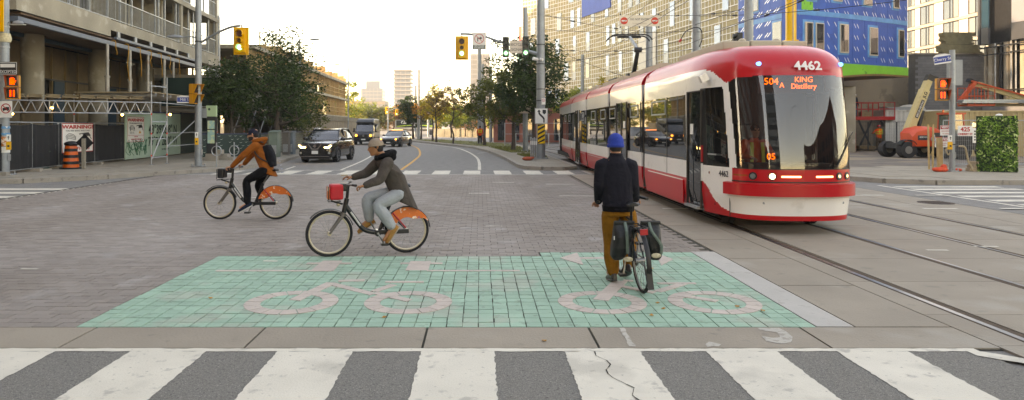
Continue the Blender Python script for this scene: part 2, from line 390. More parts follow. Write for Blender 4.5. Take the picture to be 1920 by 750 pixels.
strip(G(1126, 563), G(1163, 527), .16, bed, z=.004); strip(G(1166, 537), G(1228, 549), .09, bed, z=.0045); strip(G(1232, 547), G(1282, 532), .10, bed, z=.005); strip(G(1232, 531.5), G(1305, 531.5), .065, bed, z=.006); strip(G(1168, 526), G(1188, 527), .07, bed, z=.005); strip(G(1262, 552), G(1345, 565), .10, bed, z=.0055)
strip(G(405, 507.5), G(622, 507.5), .07, bed, .29); strip(G(800, 507.5), G(975, 507.5), .07, bed, .29)
for k in range(3): flat([G(590 - 6 + 10 * k, 508), G(600 - 6 + 12 * k, 508), G(620 + 12 * k - 8, 490), G(610 + 11 * k - 8, 490)], bed, z=.004) if False else None
flat([G(582, 508), G(625, 508), G(642, 489), G(606, 489)], bed, z=.004); flat([G(760, 507), G(803, 507), G(808, 490), G(770, 490)], bed, z=.004)
strip(G(575, 494), G(660, 494), .09, bed, z=.005); strip(G(750, 494), G(830, 494), .09, bed, z=.005)
strip(G(1070, 484), G(1245, 484), .13, bed); 
flat([G(1050, 484), G(1082, 474), G(1094, 497)], bed, z=.005); flat([G(1262, 486), G(1228, 475), G(1240, 498)], bed, z=.005)
# worn paint on slabs, dashes, hook arrow
for k, (x, y, w, d) in enumerate([(-.3, 18.3, .55, .09), (2.05, 17.6, .9, .1), (2.05, 21.2, .9, .1), (.4, 21.9, .7, .09), (4.8, 17.4, .8, .1), (9.75, 17.8, .8, .1), (12.4 - 1.0, 17.8, .9, .1), (9.7, 14.9, .75, .09), (4.0, 14.9, .6, .1), (-6.1, 17.2, .9, .07), (6.5, 9.9, .3, .05), (7.4, 10.2, .35, .05), (-5.8, 8.6, .22, .04), (-2.9, 9.1, .2, .03), (.1, 12.3, .3, .03), (11.4, 14.9, .8, .1), (12.9, 12.6, 1.5, .1)]):
    ragged(MB(), [(x, y), (x + w, y - .02), (x + w, y + d), (x, y + d + .02)], .012, .09, .004).build('worn_dash', paint, road, fix=False)
hk = [G(1420, 615), G(1460, 615), G(1474, 622), G(1486, 632), G(1483, 642), G(1462, 645), G(1436, 640), G(1428, 631), G(1450, 634), G(1462, 633), G(1458, 624), G(1425, 619)]
ragged(MB(), [(p.x, p.y) for p in hk], .006, .04, .003).build('worn_arrow', oldp, road, fix=False)
ragged(MB(), [tuple(G(*p)[:2]) for p in ((1160, 615), (1170, 615), (1192, 650), (1180, 650))], .008, .05, .003).build('worn_dash', oldp, road, fix=False)
ragged(MB(), [tuple(G(*p)[:2]) for p in ((1322, 646), (1330, 641), (1352, 646), (1348, 650), (1326, 651))], .01, .04, .003).build('worn_dash', oldp, road, fix=False)
mh = MB().cyl((10.75, 16.1, -.01), (10.75, 16.1, .006), .38, 24)
for k in range(5): mh.cb((10.75, 15.85 + .125 * k, .008), (.5, .04, .008))
mh.build('manhole_cover', mat('cast_iron', '#4d4038', .7, .5, .2, 20), road)
# far crosswalk (north) and its approach lines
for k in range(-6, 8):
    x = -3.05 + 1.2 * k
    if x < -10.5 or x > 6: continue
    ragged(MB(), [(x, 25.9), (x + .66, 25.9), (x + .66, 28.0), (x, 28.0)], .02, .2, -.015).build('crosswalk_bar', paint, road, fix=False)
for y0 in (25.55, 28.25): ragged(MB(), [(-11, y0), (-3.0 if y0 > 28 else 4.1, y0), (-3.0 if y0 > 28 else 4.1, y0 + .13), (-11, y0 + .13)], .01, .3, -.0145).build('crosswalk_line', paint, road, fix=False)
def line(pts, w, m, z=-.015, nm='lane_line', ragg=False):
    P = catmull([Vector((a, b, 0)) for a, b in pts], 6); mb = MB()
    for i, p in enumerate(P):
        d = (P[min(i + 1, len(P) - 1)] - P[max(i - 1, 0)]).normalized(); n = Vector((-d.y, d.x, 0)) * w / 2
        mb.v += [(p.x - n.x, p.y - n.y, z), (p.x + n.x, p.y + n.y, z)]
        if i: k = 2 * i; mb.f.append((k - 2, k, k + 1, k - 1))
    return mb.build(nm, m, road, fix=False)
line([(-3.3, 28.5), (-3.5, 36), (-3.95, 45), (-5.5, 59), (-8.1, 72), (-13, 90)], .14, ypaint)
line([(-.02, 28.5), (-.05, 35), (-.26, 41), (-1, 50), (-2.3, 59), (-5.5, 70), (-9, 79)], .14, paint)
line([(-5.8, 28.5), (-6.2, 36), (-6.9, 44), (-8.0, 52)], .12, paint)
line([(-8.2, 28.8), (-8.4, 31)], .12, paint); line([(-8.9, 34.2), (-9.1, 36.5)], .12, paint)
line([(1.0, 52), (.3, 56)], .12, paint); line([(-.2, 46), (.5, 47.5), (.9, 46)], .12, paint)
# side-street crosswalks, west and east
for y0 in (16.2, 17.3, 18.4, 19.5): ragged(MB(), [(-16.5, y0), (-11.9, y0), (-11.9, y0 + .5), (-16.5, y0 + .5)], .02, .2, -.015).build('crosswalk_bar', paint, road, fix=False)
ragged(MB(), [(-11.85, 13.5), (-11.72, 13.5), (-11.72, 22), (-11.85, 22)], .01, .3, -.011).build('crosswalk_line', paint, road, fix=False)
for y0 in (11.4, 12.45, 13.5, 14.5, 15.5, 16.5, 17.5, 18.5, 19.5, 20.3): ragged(MB(), [(12.5, y0), (15.6, y0), (15.6, y0 + .42), (12.5, y0 + .42)], .02, .2, -.015).build('crosswalk_bar', paint, road, fix=False)
ragged(MB(), [(12.2, 9), (12.33, 9), (12.33, 21), (12.2, 21)], .01, .3, -.0145).build('crosswalk_line', paint, road, fix=False)
# raised sidewalks with kerbs
def inside(x, y, P):
    c = False
    for i in range(len(P)):
        x1, y1 = P[i][:2]; x2, y2 = P[i - 1][:2]
        if (y1 > y) != (y2 > y) and x < (x2 - x1) * (y - y1) / (y2 - y1) + x1: c = not c
    return c
def walk(nm, P, m, kerb_pts, zt=.13, slabs=None):
    o = MB().prism(P, -.29, zt - .012).build(nm, m, kind='structure')
    K = kerb_pts
    for a, b in zip(K, K[1:]):
        a = Vector((*a, 0)); b = Vector((*b, 0)); d = (b - a); L = d.length; n = max(1, round(L / 2.2))
        for k in range(n):
            p = a + d * (k / n) + d.normalized() * .006; q = a + d * ((k + 1) / n) - d.normalized() * .006
            MB().bar((p.x, p.y, zt / 2 - .02), (q.x, q.y, zt / 2 - .02), .2, zt + .045).build('kerb_stone', kerbc, o)
    if slabs:
        (x0, x1, y0, y1, s) = slabs; y = y0; base = None; c = 0
        while y < y1:
            x = x0
            while x < x1:
                if all(inside(px, py, P) for px, py in ((x, y), (x + s, y), (x, y + s), (x + s, y + s))) and c < 280:
                    if base is None: base = MB().box((.006, .006, -.05), (s - .006, s - .006, 0)).build('slab', walkc, o, bevel=0); base.location = (x, y, zt)
                    else: link('slab', base.data, None, o, (x, y, zt - random.random() * .004))
                    c += 1
                x += s
            y += s
    return o
wl = [(-60, 18.9), (-20.5, 19.6), (-17.3, 20.4), (-14.6, 21.8), (-12.9, 23.6), (-11.3, 26.2), (-10.1, 28.4), (-9.9, 33.4), (-10.6, 40), (-11.7, 50), (-14.5, 74), (-22, 96)]
walk('sidewalk', wl + [(-60, 130), (-90, 60), (-90, 18.9)], walkc, wl, slabs=(-24, -9, 19.5, 48, 1.5))
ke = [(90, 20.9), (14.2, 21.3), (13.0, 21.9), (12.3, 23.2), (12.1, 26), (12.1, 40), (12.4, 60)]
walk('sidewalk', ke + [(12.4, 140), (90, 140)], walkc, ke, slabs=(12, 34, 21.3, 28, 1.5))
MB().prism([(12.6, 28), (22, 27.6), (90, 28.5), (90, 120), (12.6, 120)], .0, .128).build('construction_yard', earth, kind='structure')
md = [(3.95, 60), (3.9, 38), (4.05, 30), (4.0, 28.8), (3.4, 28.2), (2.6, 28.3), (2.0, 28.9), (1.75, 30), (1.5, 36), (1.2, 41), (.6, 48), (-.5, 56), (-2.0, 62), (-4.1, 68), (-6.5, 76), (-9, 85), (-14, 96)]
med = walk('median_island', md + [(-8, 98), (-3, 84), (1, 72), (3.2, 66)], walkc, md)
for P in ([(2.6, 36), (3.6, 36), (3.6, 41), (2.2, 41)], [(2.0, 44), (3.5, 44), (3.3, 56), (.7, 56), (1.3, 50)], [(.2, 58), (3.2, 58), (2.4, 66), (-1, 76), (-5, 86), (-8.2, 86), (-5.5, 76), (-2.9, 68)]):
    gp = MB().prism(P, .0, .15).build('grass_patch', grass, med)
    tuft = MB()
    xs_ = [p[0] for p in P]; ys2 = [p[1] for p in P]
    for k in range(1400):
        x = random.uniform(min(xs_), max(xs_)); y = random.uniform(min(ys2), max(ys2))
        if inside(x, y, P): h = random.uniform(.04, .11); a = random.random() * 3; tuft.add([(x - .03 * cos(a), y - .03 * sin(a), .15), (x + .03 * cos(a), y + .03 * sin(a), .15), (x + random.gauss(0, .03), y, .15 + h)], [(0, 1, 2)])
    tuft.build('grass', mat('grass_blades', '#7d7a38', .9, 0, .3, 5, col2='#55602a'), gp, kind='stuff', fix=False)
# fallen leaves on the green box
lf = mat('dry_leaf', '#b07a2c', .7, 0, .3, 30)
for (x, y), ll in zip([(1233, 569), (1244, 580), (1222, 592), (1222, 504), (1382, 576), (1430, 584), (395, 560), (720, 596), (1020, 640)], ['leaf lying just right of the near bicycle tyre', 'leaf a hand further right of the near bicycle tyre', 'pale leaf below the parked bicycle on the green box', 'leaf by the right pannier on the green box', 'leaf inside the rightmost painted wheel', 'leaf right of the rightmost painted wheel', 'leaf at the left end of the green box', 'leaf near the front edge of the green box, centre', 'leaf on the concrete band below the green box']):
    p = gr(x, y); a = random.random() * 6; s = .028
    prop(MB().add([(p.x + s * cos(a + t) * (1 if i % 2 else .6), p.y + s * sin(a + t) * (1 if i % 2 else .6), .006 + .012 * (i % 2) * random.random()) for i, t in enumerate([0, 1, 2, 3, 4, 5])], [(0, 1, 2, 3, 4, 5)]).build('fallen_leaf', lf, fix=False), 'small dry brown ' + ll, 'leaf', 'fallen leaves on the paving')
# ------------------------------------------------------------------ buildings
sheet = mat('brown_wall_board', '#7d6b52', .8, 0, .22, 1.2, .2, 20)
sheet2 = mat('tan_stud', '#8a7550', .7, 0, .12, 3)
bluegrey = mat('blue_grey_beam', '#56616c', .5, .2, .1, 3)
soffit = mat('brown_soffit', '#6a5646', .9, 0, .2, 1)
membrane = mat('blue_membrane', '#1d3c4c', .6, 0, .1, 4)
glass_d = glassmat('dark_window_glass', (.02, .024, .028), 0)
oconc = speckle(mat('site_cast_concrete', '#918876', .9, 0, .2, .8, .3, 10), '#b3ab9b', 1.6, .58, .6)
LB = thing('unfinished_building', 'unfinished concrete apartment block with railed open floors on the left corner', 'building', (-16.44, 24.2, 0), math.atan2(.08, 1))
L_ = 23.9
for k, z in enumerate([6.25, 9.05, 12.15, 15.25, 18.35, 21.45, 24.55, 27.6]):
    MB().box((-40, 0, z), (0, L_, z + (.47 if k == 0 else .25))).build('floor_slab', oconc, LB)
MB().box((-.5, .003, 5.95), (.004, 7.3, 6.755)).box((-40, -.003, 5.95), (.0, .45, 6.75)).box((-.5, 17.6, 5.95), (.003, L_ - .003, 6.5)).build('edge_beam', oconc, LB)
MB().box((-4.5, .45, 5.86), (-.1, L_ - .1, 5.93)).build('soffit', soffit, LB)
mb = MB().box((.02, -.25, 5.5), (.2, L_ - 1.5, 5.68)).box((-40, -.25, 5.5), (.02, -.07, 5.68)); mb.build('steel_beam', bluegrey, LB)
mb = MB().box((.02, 7.6, 5.86), (.14, 19.5, 5.97)); mb.build('steel_beam', bluegrey, LB)
for k in range(7): MB().box((.0, 7.9 + 1.9 * k, 5.98), (.06, 8.15 + 1.9 * k, 6.25)).build('hanger', steel, LB)
MB().box((-3.2, 0.3, 5.7), (-3.0, L_, 5.85)).build('membrane_strip', membrane, LB)
# recessed ground floor wall of boards
pan = None
for i in range(18):
    for j, (z0, z1) in enumerate([(0.13, 2.0), (2.03, 4.15), (4.18, 5.8)]):
        if i in (3, 7, 11) and j < 2: continue
        a = MB().box((-4.62, .5 + i * 1.3, z0), (-4.5, .5 + i * 1.3 + 1.22, z1)).build('wall_board', sheet, LB)
for i in range(19): MB().box((-4.5, .42 + i * 1.3, .13), (-4.42, .5 + i * 1.3, 5.8)).build('stud', sheet2, LB)
for z in (2.0, 4.15): MB().box((-4.42, .4, z - .03), (-4.37, L_, z + .05)).build('rail', darkst, LB)
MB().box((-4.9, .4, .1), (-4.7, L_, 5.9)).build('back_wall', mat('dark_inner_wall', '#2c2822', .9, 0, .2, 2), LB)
for i in range(12): MB().box((-40 + i * 3, .9, .13), (-37.1 + i * 3, 1.0, 5.8)).build('wall_board', sheet, LB)
for y in (6.3, 12.4, 18.4):
    MB().cyl((-2.9, y, .12), (-2.9, y, 5.9), .46, 20).build('column', oconc, LB, smooth=40)
    MB().box((-4.4, y - 1.5, .13), (-4.35, y - .5, 4.1)).build('doorway_frame', membrane, LB)
# upper floors: back walls, cross walls, railings, studs
for k, z in enumerate([6.72, 9.3, 12.4, 15.5, 18.6, 21.7, 24.8]):
    zt = [9.05, 12.15, 15.25, 18.35, 21.45, 24.55, 27.6][k]
    MB().box((-2.4, .2, z), (-2.2, L_, zt)).box((-40, 1.8, z), (-2.4, 2.0, zt)).build('back_wall', oconc, LB)
    if k < 2:
        for y in (5.5, 10.2, 15.0, 19.6): MB().box((-2.2, y, z), (-.6, y + .2, zt)).build('cross_wall', oconc, LB)
        for y in (3.0, 8.0, 12.6, 17.2, 21.6): MB().box((-2.19, y, z), (-2.1, y + 1.6, z + 2.2)).build('opening', glass_d, LB)
        nseg = 6
        for s in range(nseg):
            y0 = .15 + s * (L_ - .3) / nseg; y1 = .15 + (s + 1) * (L_ - .3) / nseg - .05
            mb = MB().box((-.12, y0, z + 1.03), (-.07, y1, z + 1.07)).box((-.12, y0, z + .08), (-.08, y1, z + .11))
            n = int((y1 - y0) / .125)
            for q in range(n + 1): yy = y0 + (y1 - y0 - .012) * q / n; mb.box((-.105, yy, z + .08), (-.093, yy + .012, z + 1.05))
            mb.build('railing', galv, LB)
        y = .5
        while y < L_:
            MB().box((-.22, y, z), (-.14, y + .07, zt)).build('metal_stud', galv, LB); y += random.choice([.45, .9, 1.3, 1.7])
        mb = MB().box((-8, -.0, z + 1.03), (-.2, .05, z + 1.07))
        for q in range(60): mb.box((-8 + q * .13, .01, z), (-7.985 + q * .13, .03, z + 1.05))
        mb.build('railing', galv, LB)
for y in (L_ - .5, 16.5): MB().box((-.55, y, 6.72), (-.05, y + .35, 27.6)).build('concrete_post', oconc, LB)
MB().box((-.9, L_ + .02, .13), (-.1, L_ + .6, 9.6)).box((-.05, L_ - .06, 6.72), (.0, L_ + .02, 16)).build('grey_post', steel, LB)
# second, lower building further on (open storeys with many props)
SB = thing('unfinished_low_building', 'low unfinished building of open floors and thin props beyond the left tree', 'building', (-17.3, 52, 0), math.atan2(.04, 1))
propm = mat('timber_prop', '#b19366', .8, 0, .2, 4)
for z, t in ((2.95, .3), (5.45, .28), (7.75, .3)): MB().box((-9, 0, z), (.15, 46, z + t)).build('floor_slab', oconc, SB)
for z, zt in ((3.25, 5.45), (5.73, 7.75)):
    c = 0; y = .2
    while y < 46:
        MB().box((-.3 + random.uniform(-.3, .3), y, z), (-.2, y + .07, zt)).build('prop', propm, SB); y += random.uniform(.3, .75); c += 1
    st = MB()
    for q in range(150): x = random.uniform(-8.8, -.6); y = random.uniform(.2, 46); st.box((x, y, z), (x + .08, y + .08, zt))
    st.build('inner_props', propm, SB, kind='stuff')
    for q in (((-8.7, 2), (-8.5, 9)), ((-6, 15), (-2, 15.2)), ((-6, 30), (-2, 30.2))): MB().box((*q[0], z), (*q[1], zt)).build('inner_wall', oconc, SB)
    mb = MB().box((.1, 0, z + 1), (.14, 46, z + 1.04)).box((.1, 0, z + .5), (.14, 46, z + .53))
    for q in range(24): mb.box((.1, q * 2, z), (.14, q * 2 + .04, z + 1.05))
    mb.build('guard_rail', propm, SB)
mb = MB()
for q in range(40): mb.box((-9 + .2 * (q % 3), q * 1.15, 8.05), (.1, q * 1.15 + .05, 8.05 + random.uniform(.1, .9) * (q % 2)))
for q in range(30): yy = random.uniform(0, 46); mb.box((-.2, yy, 8.05), (-.12, yy + .06, 8.05 + random.uniform(.5, 1.4)))
mb.build('roof_rebar', propm, SB, kind='stuff')
woodh = island(mat('grey_timber_board', '#7a6d5a', .85, 0, .2, 3, .2, 30), .15)
b0 = MB().box((0, 0, .13), (.04, .29, 2.4)).build('board', woodh, SB); b0.location = (1.9, 0, 0)
for q in range(1, 150): link('board', b0.data, None, SB, (1.9 + .01 * (q % 2), q * .305, 0))
MB().box((.15, 0, 2.4), (2.0, 46, 2.95)).build('canopy_fascia', mat('weathered_plywood', '#6c6250', .9, 0, .2, .6), SB)
# ---------------- tan sheathed block on the right, running back along the tracks
tan = speckle(mat('tan_sheathing', '#a09470', .85, 0, .1, .9, .1, 30), '#7f6d44', 4, .63, .5)
girtm = mat('white_girt', '#d6d4cc', .5, .1, .04, 4)
film = mat('window_film', '#8fabc0', .15, 0, .12, 1.5, coat=.5)
TB = thing('sheathed_building', 'long tan sheathed building gridded with white battens behind the tram', 'building', (19.5, 42, 0))
TP = [(19.5, 42), (16.4, 57.3), (13.2, 73), (10.9, 80), (8.2, 84.5), (5.4, 87.5)]
TL = [0]
for a, b in zip(TP, TP[1:]): TL.append(TL[-1] + math.hypot(b[0] - a[0], b[1] - a[1]))
def tp(s, o=0):
    for i in range(len(TP) - 1):
        if s <= TL[i + 1] or i == len(TP) - 2:
            a, b = TP[i], TP[i + 1]; t = (s - TL[i]) / (TL[i + 1] - TL[i]); dx, dy = b[0] - a[0], b[1] - a[1]; L = math.hypot(dx, dy)
            return (a[0] + dx * t - dy / L * o, a[1] + dy * t + dx / L * o)
def wallseg(mb, s0, s1, z0, z1, o0, o1):      # block following the bent wall, o = outward offset
    st = [s0] + [s for s in TL if s0 < s < s1] + [s1]; rings = []
    for s in st:
        a = tp(s, o0); b = tp(s, o1); rings.append([(a[0], a[1], z0), (b[0], b[1], z0), (b[0], b[1], z1), (a[0], a[1], z1)])
    return mb.loft(rings)
E = TL[-1]; S0 = 6.3
wallseg(MB(), S0, E, 3.6, 19.2, -6, 0).build('sheathing', tan, TB, world=True)
wallseg(MB(), S0, E, .13, 3.6, -6, -.5).build('ground_floor_wall', mat('blue_grey_shopfront', '#39424e', .6, 0, .3, .8), TB, world=True)
for k in range(33): wallseg(MB(), S0, E, 3.7 + .48 * k, 3.76 + .48 * k, 0, .035).build('girt', girtm, TB, world=True, bevel=0)
vb = MB(); s = S0
while s < E:
    for k in range(33):
        if random.random() < .93: wallseg(vb, s, s + .045, 3.76 + .48 * k, 4.18 + .48 * k, .001, .03)
    s += .5
vb.build('battens', girtm, TB, world=True, kind='stuff', fix=False)
winspots = []
for f in range(5):
    s = S0 + 1.2 + (f % 2) * 1.1
    while s < E - 1:
        winspots.append((s, 4.15 + 3.05 * f)); s += random.choice([1.6, 2.6, 3.4, 4.8])
for s, z in winspots:
    w = wallseg(MB(), s, s + .85, z, z + 2.15, .0, .05).build('window', galv, TB, world=True)
    wallseg(MB(), s + .06, s + .79, z + .06 + (.9 if random.random() < .3 else 0), z + 2.09, .05, .06).build('pane', film if random.random() < .8 else glass_d, w, world=True)
wallseg(MB(), 29.5, 36.5, 14.2, 18.9, .02, .12).build('blue_sheathing', mat('blue_wrap', '#1f4f9e', .55, 0, .12, 1.2), TB, world=True)
wallseg(MB(), 19, 22.6, 5.6, 10.2, .03, .14).build('cladding_panel', mat('pale_grey_cladding', '#a5a39c', .4, .2, .05, 1), TB, world=True)
wallseg(MB(), 20.2, 20.8, 6.4, 9.0, .14, .16).build('cladding_window', glass_d, TB, world=True)
wallseg(MB(), E - 14, E, 19.2, 19.4, -6.1, .2).build('parapet', darkst, TB, world=True)
# ---------------- blue wrapped corner
blue = speckle(mat('blue_sheathing_board', '#0d55a6', .5, 0, .12, 1.1, .1, 30), '#0b4080', 3, .6, .5)
tape = mat('silver_tape', '#d3dde6', .35, .3, .1, 8); lblue = mat('light_blue_flashing', '#3d8fc4', .45, 0, .15, 2)
green_s = speckle(mat('green_sheathing', '#62b83a', .6, 0, .1, 1.5), '#2c6a25', 2.6, .62, .8)
BB = thing('blue_wrapped_building', 'corner building wrapped in blue sheathing boards with a green arched lower edge', 'building', (19.5, 42, 0))
arc = catmull([(13.4, 48.3 - .0, 0), (19.5, 42, 0)], 1)
def bp(s, o=0):                    # s<0: left facade towards the tan wall, s>=0: slightly curved right facade
    if s < 0:
        d = Vector((-.199, .98)); return (19.5 + d.x * -s - d.y * o, 42 + d.y * -s + d.x * o)
    x = y = 0; n = 12
    for k in range(n): aa = .38 + .014 * s * (k + .5) / n; x += s / n * cos(aa); y += s / n * sin(aa)
    aa = .38 + .014 * s
    return (19.5 + x + sin(aa) * o, 42 + y - cos(aa) * o)
def bseg(mb, s0, s1, z0, z1, o0, o1, z0b=None):
    n = max(1, int(abs(s1 - s0) / 1.0)); rings = []
    for k in range(n + 1):
        s = s0 + (s1 - s0) * k / n; a = bp(s, o0); b = bp(s, o1); zz = z0 if z0b is None else lerp(z0, z0b, k / n)
        rings.append([(a[0], a[1], zz), (b[0], b[1], zz), (b[0], b[1], z1), (a[0], a[1], z1)])
    return mb.loft(rings)
bwins = []
def swin(x0, x1, z0, z1): bwins.append((x0, x1, z0, z1))
def s_of(px):                      # where along the right facade a sight line lands
    best = min((abs(bp(s / 20)[0] / bp(s / 20)[1] - (px - 900) / FOC), s / 20) for s in range(0, 230)); return best[1]
for a, b, t0, t1 in ((1508, 1523, 45, 118), (1528, 1543, 45, 118), (1573, 1589, 48, 99), (1629, 1644, 53, 104), (1683, 1693, 58, 107)):
    sa, sb = s_of(a), s_of(b); Y = bp(sa)[1]; z0 = EYE + (237 - min(t1, 100 + (a - 1560) * .06)) * Y / FOC; bwins.append((sa, sb, z0, z0 + 1.85)); bwins.append((sa - .6, sb - .6, z0 + 3.25, z0 + 5.1)) 
bseg(MB(), -6.3, 0, 5.2, 14.5, -1.2, -.02).build('wall_core', blue, BB, world=True); bseg(MB(), 0, 10.9, 5.7, 14.5, -.5, -.02).build('wall_core', blue, BB, world=True)
bwins.append((-2.3, -1.4, 6.5, 8.5)); bwins.append((-4.6, -3.9, 9.6, 11.6))
def clear(s0, s1, z0, z1): return not any(s0 < b and s1 > a and z0 < d and z1 > c for a, b, c, d in bwins)
s = -6.3
pl = []
while s < 10.8:
    e = min(s + 1.22, 10.9) if s >= 0 else min(s + 1.22, 0)
    for z0, z1 in ((5.82, 7.6), (7.6, 8.7), (9.0, 11.3), (11.3, 13.0), (13.0, 14.5)):
        bseg(MB(), s + .008, e - .008, z0 + .006, z1 - .006, -.02, .02).build('sheathing_board', blue, BB, world=True)
    s = e
bseg(MB(), -6.3, 0, 8.7, 9.0, -.01, .03).build('flashing_band', lblue, BB, world=True); bseg(MB(), 0, 10.9, 8.7, 9.0, -.01, .031).build('flashing_band', lblue, BB, world=True)
for a, b, c, d in bwins:
    bseg(MB(), a - .16, b + .05, c - .12, d + .15, .02, .035).build('window_flashing', lblue, BB, world=True)
    w = bseg(MB(), a, b, c, d, .02, .10).build('window', mat('pale_window_frame', '#b9b5a6', .4, .2, .05, 5), BB, world=True)
    bseg(MB(), a + .06, b - .06, c + .07, d - .07, .10, .104).build('pane', glass_d, w, world=True)
tm = MB(); s = -6
while s < 10.7:
    for r in range(11):
        z = 6.15 + r * .74 + (.12 if int(s * 2) % 2 else 0)
        for q in (0, .28):
            if clear(s + q - .1, s + q + .35, z - .2, z + .3) and not 8.4 < z < 9.1:
                sl_ = -.26 if s > 0 else .26
                p = [bp(s + q, .024), bp(s + q + (.18 if s > 0 else .38), .024)]; zz = [z, z + sl_]
                tm.add([(p[0][0], p[0][1], zz[0]), (p[0][0], p[0][1], zz[0] + .085), (p[1][0], p[1][1], zz[1] + .085), (p[1][0], p[1][1], zz[1])], [(0, 1, 2, 3)])
    s += .92
tm.build('tape_marks', tape, BB, world=True, kind='stuff', fix=False)
bseg(MB(), .35, 2.4, 10.1, 10.95, .021, .032).build('green_board', green_s, BB, world=True); bseg(MB(), .35, 1.3, 9.02, 9.9, .021, .032).build('green_board', green_s, BB, world=True)
gb = MB(); rings = []
for k in range(23):
    s = 10.95 * k / 22; zb = 5.28 - .75 * max(0, 1 - s / 8) ** 1.6; a = bp(s, -.4); b = bp(s, .05)
    rings.append([(a[0], a[1], zb), (b[0], b[1], zb), (b[0], b[1], 5.82), (a[0], a[1], 5.82)])
gb.loft(rings).build('green_fascia', green_s, BB, world=True)
rings = [[(x, y, z - (.1 if i < 2 else 0) + (0 if i < 2 else -10)) for i, (x, y, z) in enumerate(r)] for r in rings]
mb = MB(); rr = []
for k in range(23):
    s = 10.95 * k / 22; zb = 5.28 - .75 * max(0, 1 - s / 8) ** 1.6; a = bp(s, -min(6, .5 + s * 1.6)); b = bp(s, .06)
    rr.append([(a[0], a[1], zb - .12), (b[0], b[1], zb - .12), (b[0], b[1], zb - .004), (a[0], a[1], zb - .004)])
mb.loft(rr).build('soffit', mat('plywood_soffit', '#7d5f3a', .8, 0, .15, 1), BB, world=True)
for a, b in ((0, 2.5),): bseg(MB(), -4, 0, .13, 4.4, -5, -1).build('undercroft_wall', oconc, BB, world=True)
# ---------------- yard walls
CW = thing('concrete_wall', 'tall plain concrete wall in the shade below the blue wrapped building', 'wall', (24, 53, 0))
for i in range(4): MB().box((21.6 + i * 3.55, 52.6 + .3 * i, .12), (25.1 + i * 3.55, 53.6 + .3 * i, 6.3)).build('wall_panel', speckle(mat('board_formed_concrete', '#8a7d6b', .9, 0, .12, .6, .2, 12), '#75695a', .9, .56, .5), CW, world=True)
KW = thing('block_wall', 'grey concrete block wall with stacked pallets on top in the yard', 'wall', (32, 50, 0))
MB().box((32.0, 50.2, .12), (38, 51, 7.1)).build('wall_core', mat('mortar_grey', '#4f4e4c', .9, 0, .1, 3), KW, world=True)
blk = MB(); bm_ = island(mat('grey_block', '#66686a', .9, 0, .1, 3, .2, 40), .1)
for r in range(34):
    for c in range(15): x = 32.0 + .4 * c + (.2 if r % 2 else 0); blk.box((x + .006, 50.17, .14 + .2 * r + .006), (x + .39, 50.25, .33 + .2 * r))
for c in range(0): pass
blk.build('block_courses', bm_, KW, world=True, kind='stuff')
MB().box((31.96, 50.15, 7.1), (38.05, 51.05, 7.2)).build('coping', conc, KW, world=True)
# ---------------- pale sunlit tower
ivory = mat('ivory_cladding', '#c3b8a8', .6, 0, .05, .4); band = mat('stone_band', '#9c9080', .7, 0, .06, .5)
refl = glassmat('reflecting_glass', (.10, .09, .07), 0)
WT = thing('pale_tower', 'pale sunlit tower of stacked window bays behind the block wall', 'building', (62, 92, 0))
MB().box((62.1, 60, 0), (80, 103, 26)).build('core', ivory, WT, world=True)
bx = [(99.8, 97.3), (96.2, 93.2), (91.4, 88.4), (86.7, 83.7), (82, 79), (77.3, 74.3)]
for f in range(8):
    z = 1.0 + 3.0 * f
    MB().box((61.85, 60, z - .42), (62.12, 103, z - .02)).build('floor_band', band, WT, world=True)
    prev = 103
    for b1, b0 in bx:
        MB().box((62.0, b1 + .02, z), (62.1, prev - .02, z + 2.55)).build('wall_panel', ivory, WT, world=True); prev = b0
        w = MB().box((61.98, b0, z), (62.11, b1, z + .08)).box((61.98, b0, z + 2.47), (62.11, b1, z + 2.55))
        for q in (0, .42, .62, 1): y = lerp(b1 - .07, b0, q); w.box((61.98, y, z + .08), (62.11, y + .07, z + 2.47))
        wo = w.build('window', darkst, WT, world=True)
        for q0, q1 in ((0, .42), (.42, .62), (.62, 1)):
            y1, y0 = lerp(b1 - .07, b0, q0), lerp(b1 - .07, b0, q1)
            MB().box((62.04, y0 + .07, z + .08), (62.06, y1, z + 2.47)).build('pane', glass_d if (q0 > .4 and q1 < .7) or random.random() < .15 else refl, wo, world=True)
# ---------------- dark clad building at the right edge
DB = thing('grey_clad_building', 'unfinished building with grey metal cladding above an open floor at the right', 'building', (35, 46, 0))
dg_ = mat('dark_grey_cladding', '#4c4f53', .35, .3, .06, .7); lg_ = mat('light_grey_cladding', '#8f9298', .35, .3, .05, .7)
MB().box((35.6, 30, 7.55), (50, 48.2, 16)).build('core', darkst, DB, world=True)
for i in range(7):
    y1 = 47.7 - i * 2.0 - (.7 if i else 0); y0 = 47.7 - .7 - (i) * 2.0 if i == 0 else y1 - 2.0
    MB().box((35.0 if i else 35.0, y0 + .02, 7.5), (35.15, y1 - .02, 8.6)).build('cladding_panel', dg_, DB, world=True)
    if i == 0: MB().box((35.02, y0 + .03, 8.6), (35.1, y1 - .03, 16)).build('corner_glass', mat('teal_glass', '#153a4c', .1, 0, .1, 2, coat=1), DB, world=True)
    elif i in (3, 4):
        w = MB().box((35.05, y0 + .03, 8.7), (35.12, y1 - .03, 11.5)).build('window', darkst, DB, world=True)
        for q in (0, 1): MB().box((35.03, lerp(y0, y1, q / 2) + .08, 8.8 ), (35.05, lerp(y0, y1, (q + 1) / 2) - .08, 11.4)).build('pane', glass_d, w, world=True)
    else:
        for z0, z1 in ((8.62, 10.4), (10.42, 12.5)): MB().box((35.02, y0 + .02, z0), (35.12, y1 - .02, z1)).build('cladding_panel', lg_, DB, world=True)
MB().box((35.05, 47.9, 7.5), (36, 48.1, 16)).build('side_panel', dg_, DB, world=True)
